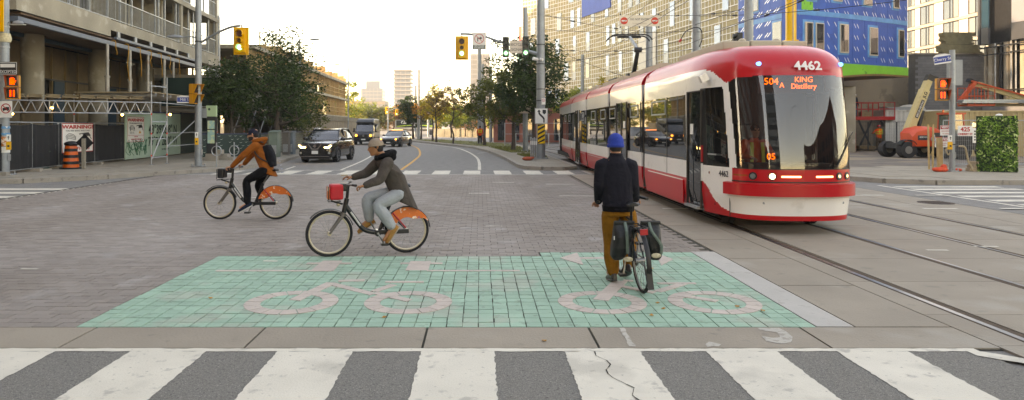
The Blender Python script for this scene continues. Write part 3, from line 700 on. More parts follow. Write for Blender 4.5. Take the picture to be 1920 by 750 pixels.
MB().box((35.3, 30, 3.3), (50, 48, 3.6)).build('floor_slab', oconc, DB, world=True)
for y in (47.2, 45.8, 44.4, 43, 41.5, 40): MB().box((35.4, y, 3.6), (35.75, y + .35, 7.5)).build('column', oconc, DB, world=True)
for y in (46.7, 46.2, 45.3, 44.9, 43.9, 43.5, 42.4, 41): MB().cyl((35.25, y, 3.6), (35.25, y, 7.5), .05, 6).build('prop', darkst if y in (46.2, 43.9) else galv, DB, world=True)
for z in (6.7, 7.2, 4.2): MB().box((35.1, 38, z), (35.18, 48, z + .08)).build('horizontal_rail', darkst, DB, world=True)
MB().box((36.6, 30, 3.6), (36.8, 48.1, 7.5)).build('back_wall', mat('dark_inner_wall2', '#211f1d', .9, 0, .1, 2), DB, world=True)
MB().box((35.7, 48.15, 3.6), (38, 48.35, 7.45)).build('end_wall', oconc, DB, world=True)
MB().box((35.3, 30, .12), (36, 48, 3.3)).build('lower_wall', bm_, DB, world=True)
# ---------------- buildings behind the camera and across the side street (they shade the crossing and show in the tram's glass)
def block(nm, lab, x0, x1, y0, y1, h, m, fh=3.1, gap=3.0):
    T = thing(nm, lab, 'building', ((x0 + x1) / 2, (y0 + y1) / 2, 0)); MB().box((x0, y0, -.2), (x1, y1, h)).build('wall', m, T, world=True)
    wm = MB(); z = 1
    while z < h - 2:
        x = x0 + 1
        while x < x1 - 1.6: wm.box((x, y1, z), (x + 1.6, y1 + .05, z + 1.9)); x += gap
        y = y0 + 1
        while y < y1 - 1.6: wm.box((x1, y, z), (x1 + .05, y + 1.6, z + 1.9)); wm.box((x0 - .05, y, z), (x0, y + 1.6, z + 1.9)); y += gap
        z += fh
    wm.build('windows', glass_d, T, world=True, kind='stuff'); return T
brick = mat('red_brown_brick', '#6d4332', .9, 0, .15, 2)
block('brick_warehouse', 'unseen brick warehouse across the side street behind the viewer, raised for its shade', -75, -18.5, -60, 11.5, 32, brick)  # out of view, made tall enough to keep sun off the right site
block('glass_tower', 'tall dark glass condominium tower behind the viewer', -6, 10, -62, -48, 44, mat('tower_concrete', '#3c3f42', .6, 0, .1, 1), gap=1.9)
block('brick_loft', 'low brick loft building behind the viewer on the right', 34, 60, -40, -4, 12, brick)
block('shade_block', 'unseen block added west of the unfinished corner building to shade the tan facade', -60, -37, 32, 61, 40, brick)  # added out of view to keep the sun off the tan facade
block('brick_hall', 'brick hall beside the glass tower behind the viewer', -20, -10, -60, -40, 12, brick)
# ---------------- distant skyline
def tower(nm, lab, x, y, w, d, h, m, fh, m2, notch=0, bal=True):
    T = thing(nm, lab, 'building', (x, y, 0)); MB().box((x - w / 2, y - d / 2, -.2), (x + w / 2, y + d / 2, h)).build('wall', m, T, world=True)
    z = 4
    while z < h - 1:
        MB().box((x - w / 2 - (.6 if bal else .1), y - d / 2 - (.9 if bal else .15), z), (x + w / 2 + (.6 if bal else .1), y + d / 2, z + .9)).build('floor_band', m2, T, world=True); z += fh
    for k in range(int(w / 3.5)): MB().box((x - w / 2 + k * 3.5 + 1, y - d / 2 - .12, 3), (x - w / 2 + k * 3.5 + 1.5, y - d / 2, h)).build('mullion', m2, T, world=True)
    if notch: MB().box((x - w * .3, y - d * .3, h), (x + w * .34, y + d * .3, h + notch)).build('roof_storey', m, T, world=True); MB().cyl((x - w * .05, y, h + notch), (x - w * .05, y, h + notch + 6), .3, 6).build('mast', galv, T, world=True)
    return T
farg = mat('far_glass', '#46525c', .3, 0, .1, .1); farw = mat('far_white', '#706f6b', .7, 0, .05, .1); fart = mat('far_tan', '#7d7264', .7, 0, .1, .1)
tower('office_tower', 'wide grey office tower with a set-back top and mast far up the street', -100, 640, 20, 18, 37, farg, 3.3, farw, 7, False)
tower('apartment_tower', 'slim rounded apartment tower with balconies far up the street', -56, 500, 12, 14, 43, farg, 2.9, farw)
tower('hazy_tower', 'pale gridded tower far behind the median lamp posts', 0, 460, 13, 14, 50, mat('far_grid', '#5a5753', .7, 0, .1, .2), 3.2, farw, 0, False)
tower('narrow_tower', 'narrow glass tower right of the pale gridded tower', 14.5, 470, 6, 12, 38, farg, 3.2, farw, 0, False)
tower('low_white_block', 'low white office block beyond the yellow trees', -54, 330, 18, 14, 14, farw, 4.2, fart, 0, False)
tower('low_tan_block', 'low tan block with flat roof beyond the junction', -26, 320, 34, 14, 9.5, fart, 3.2, farw, 0, False)
tower('far_brick_block', 'low reddish block closing the street end', 8, 300, 30, 14, 11, mat('far_brick', '#8a6350', .8, 0, .1, .2), 3.2, fart, 0, False)
tower('small_glass_tower', 'small bluish tower left of the office tower', -112, 660, 9, 9, 26, farg, 3.2, farg, 0, False)
tower('crane_side_tower', 'grey and green clad tower beside the red mast', 20, 280, 9, 12, 33, farg, 3.2, mat('far_green', '#5d8f86', .6, 0, .1, .3), 0, False)
SW = thing('salmon_wall', 'salmon coloured low building behind the median railings', 'building', (5, 74, 0))
salm = mat('salmon_stucco', '#8e5243', .8, 0, .15, .8)
MB().box((1.5, 73, .1), (9.4, 77, 3.9)).build('wall', salm, SW, world=True)
for k in range(5): MB().box((1.9 + 1.5 * k, 72.95, .3), (2.7 + 1.5 * k, 73, 2.6)).build('window', glass_d, SW, world=True)
MB().box((1.4, 72.9, 3.9), (9.5, 77.1, 4.1)).build('coping', conc, SW, world=True)
# ------------------------------------------------------------------ trees
barkm = mat('tree_bark', '#4a4038', .95, 0, .25, 12, .5, 40)
def leafmat(nm, c, c2, tr=.35):
    if nm in MATS: return MATS[nm]
    m = mat(nm, c, .6, 0, .3, .9, col2=c2, spec=.3); island(m, .35)
    n = m.node_tree.nodes; l = m.node_tree.links; b = n['Principled BSDF']
    t = n.new('ShaderNodeBsdfTranslucent'); l.new(b.inputs['Base Color'].links[0].from_socket, t.inputs[0]); mx = n.new('ShaderNodeMixShader'); mx.inputs[0].default_value = tr
    l.new(b.outputs[0], mx.inputs[1]); l.new(t.outputs[0], mx.inputs[2]); l.new(mx.outputs[0], n['Material Output'].inputs[0]); return m
LM = dict(dark=leafmat('leaf_dark_green', '#3f5527', '#27381c', .3), olive=leafmat('leaf_olive', '#66682a', '#3b4a20', .4), yellow=leafmat('leaf_yellow', '#c9a93a', '#8b8a35', .5), yg=leafmat('leaf_yellow_green', '#9ba038', '#5d6f2c', .5), brown=leafmat('leaf_rust', '#8c6a3a', '#6a5a33', .4), orange=leafmat('leaf_orange', '#b5792e', '#8a6a2c', .45))
def tree(label, x, y, h, r, kind, trunk=.14, base=None, n=4200, leaf=.11, clumps=None, flat_=.85, z0=.13, group=None, seed=None, lean=0, sparse=0, name='street_tree', limbs=9):
    rn = random.Random(seed if seed is not None else int(abs(x) * 71 + y * 13)); base = base if base is not None else h * .32
    T = thing(name, label, 'tree', (x, y, z0), group=group); tm = MB(); cz = (h + base) / 2; rz = (h - base) / 2
    top = h * .8; P = [(rn.gauss(0, .03) * k + lean * k * .2, rn.gauss(0, .03) * k, top * k / 6) for k in range(7)]
    tm.tube(P, [trunk * (1.25 if k == 0 else 1 - k * .13) for k in range(7)], 8); ends = []
    for k in range(limbs):
        t = base * .8 + (top - base * .8) * k / limbs; i = min(5, int(t / top * 6)); o = Vector(P[i]).lerp(Vector(P[i + 1]), t / top * 6 - i)
        a = k * 2.4 + rn.random(); L = r * rn.uniform(.6, .95) * (1 - .35 * k / limbs)
        e = o + Vector((cos(a) * L, sin(a) * L, L * rn.uniform(.35, .8))); m = o.lerp(e, .5) + Vector((0, 0, -.08 * L))
        tm.tube([o, m, e], [trunk * .45, trunk * .28, trunk * .08], 5); ends += [e, m]
        for q in range(2): e2 = m + Vector((rn.gauss(0, .4) * r, rn.gauss(0, .4) * r, rn.uniform(.2, .5) * r)); tm.tube([m, e2], [trunk * .2, trunk * .05], 4); ends.append(e2)
    tm.build('trunk', barkm, T, smooth=True, fix=False)
    C = []; nc = clumps or 46
    for k in range(nc):
        if k < len(ends): c = ends[k].copy()
        else:
            while True:
                v = Vector([rn.uniform(-1, 1) for _ in range(3)])
                if .25 < v.length < 1: break
            c = Vector((v.x * r, v.y * r, cz + v.z * rz))
        c += Vector((lean * c.z * .1, 0, 0)); C.append((c, rn.uniform(.22, .42) * r * (1 - sparse * .5)))
    V = []; F = []
    for k in range(n):
        c, cr = C[k % nc]; v = Vector((rn.gauss(0, 1), rn.gauss(0, 1), rn.gauss(0, 1))).normalized() * cr * (rn.random() ** .4); p = c + Vector((v.x, v.y, v.z * flat_ * .7))
        if p.z < base * .62: continue
        s = leaf * rn.uniform(.6, 1.3); a = Vector((rn.gauss(0, 1), rn.gauss(0, 1), rn.gauss(0, .5))).normalized(); b = a.cross(Vector((rn.gauss(0, 1), rn.gauss(0, 1), rn.gauss(0, 1)))).normalized()
        i = len(V); V += [p - a * s, p + b * s * .45, p + a * s, p - b * s * .45]; F.append((i, i + 1, i + 2, i + 3))
    mb = MB(); mb.v = [tuple(v) for v in V]; mb.f = F; mb.build('crown', LM[kind], T, fix=False, kind='stuff'); return T
tree('large dark green street tree with forked trunk beside the patterned hoarding', -11.9, 40, 7.2, 2.9, 'dark', .17, 2.2, 6800, .10, 80, name='maple_tree')
tree('dense dark green tree nearest the left signal pole', -13.8, 38, 5.6, 1.9, 'dark', .15, 2.0, 5600, .10, 66, name='maple_tree')
tree('dark green tree on the right of the left group, in front of the lamp post', -13.2, 45.5, 6.4, 1.9, 'dark', .15, 2.2, 5400, .11, 66, name='maple_tree')
tree('low rusty dark bush-like tree behind the black sport utility vehicle', -14.0, 52, 4.0, 2.2, 'olive', .1, .8, 5000, .10, 50, name='maple_tree')
tree('large dark green tree right behind the median sign pole', 3.3, 42, 7.5, 2.45, 'dark', .14, 2.4, 9000, .11, 78, name='linden_tree', lean=-.1)
tree('olive green median tree left of the sign pole', 2.3, 47.5, 6.0, 2.2, 'olive', .14, 1.9, 8000, .11, 70, name='linden_tree')
tree('sparse olive median tree beside the worker in the orange vest', .4, 60, 6.1, 2.3, 'olive', .12, 2.0, 5000, .12, 60, name='linden_tree')
tree('thin half bare median tree with rusty top left of the worker', -2.6, 66, 6.2, 1.7, 'brown', .09, 3.0, 1500, .10, 40, name='young_tree', sparse=.6)
tree('bare young median tree with pale trunk', -4.6, 72, 6.0, 1.7, 'brown', .10, 3.2, 800, .10, 36, name='young_tree', sparse=.8)
tree('bright yellow birch-like median tree', -5.4, 78, 6.2, 1.9, 'yellow', .11, 2.6, 5000, .12, 50, name='birch_tree')
tree('dark green tree left of the tall bare lamp poles', -9.0, 92, 5.6, 2.1, 'dark', .16, 1.8, 6000, .15, 60, name='linden_tree')
tree('reddish thin tree against the dark green one by the poles', -7.6, 88, 5.4, 1.5, 'orange', .12, 2.9, 500, .13, 30, name='young_tree')
tree('small yellow-green tree far up the median', -4.2, 100, 5, 2.3, 'yg', .12, 1.6, 3500, .16, 40, name='young_tree')
tree('small round dark tree far up the median', -2.4, 112, 5.2, 2.1, 'dark', .12, 1.4, 2500, .17, 30, name='young_tree')
tree('yellow foliage tree behind the tram roof under the sheathed wall', 11.0, 62, 6.2, 1.7, 'yellow', .1, 2.5, 2500, .12, 40, name='young_tree')
tree('second yellow tree behind the tram roof, lower and greener', 9.0, 66, 5.8, 1.9, 'yg', .1, 2.5, 2500, .12, 40, name='young_tree')
tree('young green tree rising behind the front of the tram roof', 13.1, 36, 6.6, 1.5, 'olive', .08, 3.6, 1500, .10, 30, name='young_tree')
for i, (x, y, h, r, k, lab) in enumerate([(-25, 118, 16, 5.0, 'yg', 'tall yellow-green tree at the end of the left building'), (-34, 126, 14, 5, 'yellow', 'bright yellow tree beside the tall yellow-green one'), (-27, 135, 10, 4.5, 'yellow', 'yellow tree behind the black van'), (-22, 145, 9, 4.5, 'olive', 'olive tree above the black van'), (-19, 150, 8, 4.5, 'orange', 'orange autumn tree between the far signals'), (-14.5, 150, 8.5, 4.5, 'yg', 'yellow-green tree left of the billboard truck'), (-16, 170, 11, 5, 'orange', 'large orange tree beyond the junction'), (-10, 165, 9, 4.5, 'yellow', 'yellow tree above the billboard truck'), (-2, 150, 10, 4.5, 'orange', 'hazy orange tree at the street end'), (3, 140, 9, 4, 'yg', 'greenish tree at the street end near the poles'), (-7, 190, 10, 5, 'brown', 'rusty tree at the far street end'), (5.5, 100, 7, 3, 'olive', 'olive tree behind the median railings'), (7.6, 84, 6.5, 2.4, 'olive', 'olive tree left of the sheathed building'), (-41, 150, 15, 6, 'olive', 'olive tree mass beyond the left building'), (-30, 175, 12, 6, 'yg', 'yellow-green tree far behind the van')]):
    h *= .62; r *= .8
    tree(lab, x, y, h, r, k, .2, h * .2, 3200, .26, 45, name='far_tree', seed=i)
# ------------------------------------------------------------------ poles, signals, signs
gp_ = speckle(mat('galvanised_pole', '#8d9394', .5, .45, .12, 3, .05, 80), '#6f7678', 14, .6, .5)
housing = mat('signal_housing_yellow', '#e3a410', .35, 0, .05, 6, coat=.3)
orange_h = mat('signal_housing_orange', '#d18a1e', .4, 0, .06, 6, coat=.2)
lens_off = mat('dark_lens', '#4b2a22', .15, 0, 0, coat=1); lens_am = mat('dark_amber_lens', '#4a3c1c', .15, 0, 0, coat=1)
lens_g = mat('lit_green_lens', '#35e0b8', .3, 0, 0, emit=1.1); lit_red = mat('lit_red_orange', '#ff3a12', .3, 0, 0, emit=.8); lit_w = mat('lit_white_arrow', '#e8fff4', .3, 0, 0, emit=1.0)
lit_g2 = mat('lit_green_arrow_lens', '#10a878', .3, 0, 0, emit=.5)
dgreen = mat('dark_green_housing', '#26332c', .4, 0, .05, 5)
def pole(label, p, r, h, name='street_pole', group=None, taper=.8, base=True, extra=None):
    T = thing(name, label, 'pole', p, group=group); MB().tube([(0, 0, 0), (0, 0, h)], [r, r * taper], 16).build('shaft', gp_, T, smooth=True)
    if base:
        mb = MB().cb((0, 0, .02), (r * 3.1, r * 3.1, .04))
        for a in (1, -1):
            for b in (1, -1): mb.cyl((a * r * 1.3, b * r * 1.3, .03), (a * r * 1.3, b * r * 1.3, .11), .02, 6)
        mb.build('base_plate', galv, T)
        MB().cb((r * .98, 0, .6), (.02, r, .22)).build('hand_hole_cover', galv, T)
    if extra:
        for z in extra: MB().tube([(0, 0, z - .02), (0, 0, z + .02)], r * 1.03, 16).build('band_clamp', darkst if z % .2 > .1 else galv, T)
    return T
def vehicle_signal(label, p, w=.62, h=1.12, rz=0, lit='g'):
    T = thing('traffic_signal', label, 'traffic light', p, rz)
    MB().box((-w / 2, .0, -h / 2), (w / 2, .04, h / 2)).build('backplate', housing, T, bevel=.01)
    MB().box((-.2, -.13, -h / 2 + .08), (.2, .0, h / 2 - .08)).box((-.16, .04, -h / 2 + .1), (.16, .16, h / 2 - .1)).build('housing', housing, T, bevel=.015)
    for z, r, m in ((h * .26, .15, lens_off), (0, .105, lens_am), (-h * .24, .115, lens_g)):
        MB().tube([(0, -.13, z), (0, -.15, z)], r * .92, 20).build('lens', m, T)
        mb = MB(); rings = []
        for yy in (-.13, -.33):                    # visor: open at the bottom
            rings.append([(r * 1.02 * cos(t), yy, z + r * 1.02 * sin(t)) for t in [radians(-35 + 250 * q / 16) for q in range(17)]] + [(r * .96 * cos(t), yy, z + r * .96 * sin(t)) for t in [radians(215 - 250 * q / 16) for q in range(17)]])
        mb.loft(rings).build('visor', housing, T)
    MB().cyl((0, .08, h / 2 - .1), (0, .08, h / 2 + .12), .035, 8).build('hanger', galv, T)
    return T
def small_signal(label, p, rz=0):
    T = thing('bicycle_signal', label, 'traffic light', p, rz)
    MB().box((-.165, -.02, -.52), (.165, .2, .52)).build('housing', dgreen, T, bevel=.02)
    for z in (.32, 0, -.32):
        on = z < -.1; MB().tube([(0, -.02, z), (0, -.035, z)], .12, 18).build('lens', lit_g2 if on else mat('black_lens', '#1c211d', .2, 0, 0, coat=1), T)
        if on: MB().xz([(-.085, z), (0, z + .085), (.085, z), (.085, z - .045), (.025, z + .015), (.025, z - .085), (-.025, z - .085), (-.025, z + .015), (-.085, z - .045)], -.042, -.037).build('arrow', lit_w, T)
        rings = []
        for yy in (-.02, -.2): rings.append([(.135 * cos(t), yy, z + .135 * sin(t)) for t in [radians(-20 + 220 * q / 12) for q in range(13)]] + [(.127 * cos(t), yy, z + .127 * sin(t)) for t in [radians(200 - 220 * q / 12) for q in range(13)]])
        MB().loft(rings).build('visor', dgreen, T)
    MB().cyl((0, .1, .5), (0, .1, .75), .015, 6).build('mounting_rod', galv, T)
    return T
def ped_signal(label, p, rz=0, face='-y', lit=True):
    """two stacked boxes with cut visors: hand above, countdown below"""
    T = thing('pedestrian_signal', label, 'pedestrian light', p, rz)
    for i, z in enumerate((.21, -.21)):
        b = MB().box((-.2, 0, z - .2), (.2, .2, z + .2)).build('signal_box', orange_h, T, bevel=.015)
        MB().box((-.165, -.012, z - .165), (.165, -.002, z + .165)).build('face', mat('signal_face_black', '#1a0e0a', .3, 0, 0), b)
        v = MB()
        for q in range(2):
            s = -1 if q else 1; v.add([(s * .19, 0, z + .19), (s * .19, -.26, z + .19), (s * .19, -.05, z - .19), (s * .19, 0, z - .19), (s * .178, 0, z + .19), (s * .178, -.26, z + .19), (s * .178, -.05, z - .19), (s * .178, 0, z - .19)], [(0, 1, 2, 3), (7, 6, 5, 4), (0, 4, 5, 1), (1, 5, 6, 2), (2, 6, 7, 3)])
        v.box((-.19, -.26, z + .178), (.19, 0, z + .19)).build('visor', orange_h if not lit else mat('visor_dark_inside', '#8a4a18', .5, 0, .1, 8), b)
        if lit and i == 0:
            h = MB().box((-.07, -.02, z - .12), (.07, -.014, z + .02))
            for k in range(4): h.box((-.07 + k * .037, -.02, z + .02), (-.045 + k * .037, -.014, z + .1 + .02 * (k in (1, 2))))
            h.add([(.07, -.017, z - .06), (.12, -.017, z + .01), (.105, -.017, z + .03), (.06, -.017, z - .02)], [(0, 1, 2, 3)]).build('lit_hand', lit_red, b, fix=False)
        elif lit:
            for k in (-.05, .05): MB().box((k - .02, -.02, z - .11), (k + .02, -.014, z + .11)).build('lit_digit', lit_red, b)
    MB().box((-.05, .2, .15), (.05, .3, .22)).box((-.05, .2, -.22), (.05, .3, -.15)).build('bracket', galv, T)
    return T
def button(label, p, rz=0):
    T = thing('push_button_box', label, 'crossing button', p, rz)
    MB().box((-.07, -.09, -.16), (.07, 0, .12)).build('box', housing, T, bevel=.012)
    MB().box((-.055, -.094, .13), (.055, -.004, .36)).build('instruction_plate', signwhite, T)
    MB().xz([(-.01, .19), (.01, .19), (.01, .26), (.035, .26), (0, .32), (-.035, .26), (-.01, .26)], -.1, -.095).build('arrow', blackp, T)
    MB().tube([(0, -.09, -.03), (0, -.105, -.03)], .035, 14).build('button', black, T); return T
def plate(nm, label, p, w, h, m=signwhite, rz=0, r=.02, t=.012, cat='sign', border=None, bm_=None):
    T = thing(nm, label, cat, p, rz)
    MB().box((-w / 2, 0, -h / 2), (w / 2, t, h / 2)).build('plate', m, T, bevel=.004)
    if border:
        b = border; MB().box((-w / 2 + b, -.002, h / 2 - 2 * b), (w / 2 - b, 0, h / 2 - b)).box((-w / 2 + b, -.002, -h / 2 + b), (w / 2 - b, 0, -h / 2 + 2 * b)).box((-w / 2 + b, -.002, -h / 2 + 2 * b), (-w / 2 + 2 * b, 0, h / 2 - 2 * b)).box((w / 2 - 2 * b, -.002, -h / 2 + 2 * b), (w / 2 - b, 0, h / 2 - 2 * b)).build('border', bm_ or blackp, T)
    return T
def shape(T, poly, m, nm='symbol', y=-.004, d=.003): return MB().xz(poly, y, y + d).build(nm, m, T)
def noring(T, c, R, m=redp, y=-.007, t=.03):
    rings = [[(c[0] + rr * cos(2 * pi * k / 32), yy, c[1] + rr * sin(2 * pi * k / 32)) for rr, yy in ((R, y), (R - t, y), (R - t, y + .003), (R, y + .003))] for k in range(33)]
    MB().loft(rings, cap=False).build('ring', m, T)
    MB().bar((c[0] - R * .66, y + .0035, c[1] + R * .66), (c[0] + R * .66, y + .0035, c[1] - R * .66), t * .9, .003, up=(0, 1, 0)).build('slash', m, T)
def luminaire(label, p, L, rz=0, drop=.08, s=1):
    T = thing('street_light', label, 'street light', p, rz); MB().tube([(0, 0, 0), (L * .5, 0, .04), (L, 0, 0)], [.03, .025, .025], 8).build('arm', gp_, T)
    prof = [(-.36, 0), (-.2, .09), (.05, .13), (.3, .09), (.42, 0)]; rings = []
    for x, z in prof: rings.append([(L + .25 + x * s, .16 * s * cos(t) * max(.15, z * 8), max(-.015, z * .9) * (1 if sin(t) > 0 else .25) * abs(sin(t)) * (1 if sin(t) > 0 else -1)) for t in [2 * pi * q / 12 for q in range(12)]])
    MB().loft(rings).build('head', steel, T, smooth=True)
    MB().box((L + .05, -.09, -.05), (L + .5, .09, -.03)).build('lens', mat('frosted_lens', '#b9bdb8', .3, 0, 0), T); return T
# --- left corner pole
P1 = at(8, 335, 23.5); P1.z = .13
pole('thick galvanised pole at the far left corner wrapped with posters', P1, .165, 7.6, taper=.85, extra=(1.2, 2.5, 4.4, 5.1))
pm2 = speckle(mat('poster_orange', '#c9763c', .8, 0, .2, 9), '#e8dcc8', 13, .5, .9); pb2 = speckle(mat('poster_blue', '#3f86ad', .8, 0, .2, 9), '#e9e4da', 15, .55, .9)
for i, (z0, z1, m_) in enumerate(((1.12, 1.45, pm2), (1.5, 1.58, pb2), (1.72, 1.80, pb2), (.9, 1.1, signwhite))):
    q = thing('wrapped_poster', ['orange and white poster wrapped round the left pole', 'blue tape strip round the left pole above the orange poster', 'upper blue tape strip on the left pole', 'torn white notice on the left pole under the orange poster'][i], 'poster', (P1.x, P1.y, z0)); MB().tube([(0, 0, 0), (0, 0, z1 - z0)], .172, 20, cap=False).build('sheet', m_, q)
q = thing('cloth_wrap', 'ragged cream cloth tied round the left pole', 'cloth', (P1.x, P1.y, 4.7)); MB().tube([(0, 0, 0), (0, 0, .12), (0, 0, .3)], [.2, .23, .18], 10).build('cloth', mat('cream_cloth', '#c4b795', .95, 0, .2, 20), q, smooth=True)
ped_signal('pedestrian light showing a red hand on the left corner pole', at(23, 163.5, 23.3), .35)
T = plate('no_truck_sign', 'square no-trucks sign on the left corner pole', at(11, 205, 23.2), .42, .56); noring(T, (0, .03), .17)
shape(T, [(-.11, -.03), (.11, -.03), (.11, .08), (-.01, .08), (-.01, .05), (-.11, .05)], blackp); MB().tube([(-.07, -.003, -.035), (-.07, -.006, -.035)], .025, 10).build('symbol', blackp, T); MB().tube([(.07, -.003, -.035), (.07, -.006, -.035)], .025, 10).build('symbol', blackp, T)
T = plate('excepted_sign', 'black framed sign reading EXCEPTED above the left pedestrian light', at(15, 128, 23.2), .62, .44, mat('sign_black', '#1c1c1c', .5, 0, 0), border=.015, bm_=signwhite)
shape(T, [(-.26, .03), (.24, .03), (.24, .15), (-.26, .15)], signwhite, 'arrow_panel'); text('EXCEPTED', .14, signwhite, T, (0, -.004, -.12), wx=.85)
button('yellow crossing button on the left corner pole', at(17, 272, 23.3), .4)
luminaire('small grey lamp head on the left corner pole', at(8, 44, 23.5) + Vector((.1, 0, 0)), .1, 0, s=.55)
vehicle_signal('yellow traffic light cut off by the top left edge of the photo', at(-11, 28, 23.0), rz=0)
# --- left signal mast
P2 = at(372, 318, 28.4); P2.z = .13
pole('galvanised signal mast in front of the left trees', P2, .145, 7.6, name='signal_mast', extra=(.9, 3.2, 4.1, 5.2))
T = thing('mast_arm', 'curved arm reaching right from the left signal mast', 'pole arm', at(376, 80, 28.4))
MB().tube(catmull([(0, 0, 0), (.75, -.1, .40), (1.35, -.2, .62), (1.75, -.3, .66)], 5), .05, 8).build('arm', gp_, T, smooth=True)
vehicle_signal('yellow traffic light showing green on the left mast arm', at(452, 77, 27.9))
ped_signal('yellow pedestrian light seen from the side on the left signal mast', at(368, 176, 28.2), 1.15, lit=False)
button('yellow crossing button on the left signal mast', at(369, 264, 28.1), .3)
luminaire('flat grey street lamp reaching left from the left signal mast', at(366, 70, 28.4), .55, pi)
T = thing('street_name_sign', 'blue street name sign reading Mill St on the left signal mast', 'sign', at(346, 187, 28.2), .12)
blues = mat('sign_blue', '#1f3f86', .45, 0, .03, 8)
MB().xz([(-.3, -.14), (.3, -.14), (.3, .11), (.15, .17), (-.15, .17), (-.3, .11)], 0, .02).build('plate', signwhite, T); MB().xz([(-.29, -.09), (.29, -.09), (.29, .10), (-.29, .10)], -.003, 0).build('blue_field', blues, T); text('Mill St', .16, signwhite, T, (.02, -.006, 0))
q = plate('grey_sign_back', 'pale grey back of a sign on the left signal mast', at(381, 212, 28.6), .3, .4, mat('sign_back_grey', '#8f9290', .5, .3, .05, 5))
# --- median mast with bicycle signals
P3 = Vector((3.15, 35.4, .13))
pole('tall galvanised mast on the median nose carrying the keep-left sign', P3, .235, 9.5, name='signal_mast', taper=.82, extra=(3.0, 3.6, 4.9, 5.9))
T = thing('mast_arm', 'long curved arm over the road from the median mast', 'pole arm', at(1012, 102, 35.4))
MB().tube(catmull([(0, 0, 0), (-1.0, 0, .28), (-2.2, -.2, .68), (-3.0, -.3, .93), (-3.7, -.4, 1.0), (-4.1, -.5, 1.0)], 5), [.09] * 5 + [.06] * 21, 8).build('arm', gp_, T, smooth=True)
vehicle_signal('yellow traffic light showing green over the median road', at(866, 90, 34.8), .66, 1.22)
small_signal('dark bicycle light with green arrow left of the bicycle signal sign', at(948.5, 88, 35)); small_signal('dark bicycle light with green arrow right of the bicycle signal sign', at(985.5, 87, 35))
T = plate('no_right_turn_sign', 'no right turn sign, bicycles excepted, hung on the median arm', at(898.5, 77, 34.9), .70, .86, border=.012); noring(T, (0, .12), .25, mat('faded_red_ink', '#c8564c', .6, 0, 0)); 
shape(T, [(-.1, -.02), (-.05, -.02), (-.05, .12), (.05, .12), (.05, .07), (.16, .15), (.05, .23), (.05, .18), (-.1, .18)], mat('dark_grey_ink', '#3c3f3c', .6, 0, 0)); shape(T, [(-.32, -.40), (.32, -.40), (.32, -.2), (-.32, -.2)], mat('grey_green_ink', '#6d756c', .6, 0, 0), 'tab'); text('BICYCLES', .11, signwhite, T, (0, -.007, -.25)); text('EXCEPTED', .11, signwhite, T, (0, -.007, -.35))
T = plate('bicycle_signal_sign', 'cream sign reading BICYCLE SIGNAL between the two bicycle lights', at(969.5, 88, 35), .74, .66, mat('cream_sheeting', '#d3c5b2', .5, 0, .02, 8), border=.01); text('BICYCLE', .2, blackp, T, (0, -.004, .12), wx=.8); text('SIGNAL', .2, blackp, T, (0, -.004, -.14), wx=.9)
T = plate('keep_left_sign', 'square black arrow sign for passing left of the island on the median mast', at(1015, 217.5, 35.1), .66, .80, border=.012)
shape(T, [(.1, -.34), (.17, -.34), (.17, -.12), (.10, -.02), (-.05, .12), (-.08, .2), (-.08, .22), (-.03, .22), (-.12, .34), (-.21, .22), (-.16, .22), (-.15, .12), (-.1, .04), (.05, -.1), (.1, -.18)], blackp); shape(T, [(.06, .32), (.24, .32), (.24, .16), (.15, .08), (.06, .16)], blackp)
T = plate('hazard_marker', 'yellow and black diagonal striped hazard plate under the arrow sign', at(1015, 251, 35.1), .38, 1.0, mat('hazard_yellow', '#e6b400', .45, 0, .03, 8))
for k in range(5):
    z = -.5 + .23 * k; pts = [(-.18, z - .04), (.18, z + .16), (.18, z + .27), (-.18, z + .07)]; pts = [(x, max(-.49, min(.49, zz))) for x, zz in pts]; shape(T, pts, blackp, 'stripe')
T = plate('no_parking_sign', 'tiny parking restriction sign high on the median mast', at(1019, 190, 35.1), .22, .36, border=.008); noring(T, (0, .05), .075, redp, t=.018)
T = thing('security_camera', 'white traffic camera cluster on the median mast', 'camera', at(1009, 112, 35.3)); MB().tube([(0, 0, 0), (-.28, -.1, .06)], [.07, .09], 10).build('camera_body', white, T); MB().tube([(.1, -.1, .02), (.22, -.2, -.02)], [.07, .08], 10).build('camera_body', white, T); MB().cb((0, 0, -.08), (.08, .08, .16)).build('mount', galv, T)
for k in range(4):
    T = thing('flexible_post', ['leftmost', 'second', 'third', 'rightmost'][k] + ' of the four white guard posts bundled beside the median mast', 'post', (2.53 + .085 * k, 33.9 - .05 * (k % 2), .13), group='white guard posts by the median mast'); MB().box((-.03, -.03, 0), (.03, .03, 1.13 - .04 * (k % 2))).build('post', galv, T, bevel=.01); MB().box((-.032, -.035, .75), (.032, -.03, .95)).build('reflector', white, T)
T = thing('sandbag', 'torn orange sandbag lying by the median guard posts', 'sandbag', (2.35, 33.7, .15)); MB().ball((0, 0, .06), (.28, .14, .1), 12, 7).build('bag', mat('faded_orange_cloth', '#b5563c', .9, 0, .2, 12), T, smooth=True); MB().ball((.22, .02, .1), (.12, .1, .06), 8, 5).build('flap', MATS['faded_orange_cloth'], T, smooth=True)
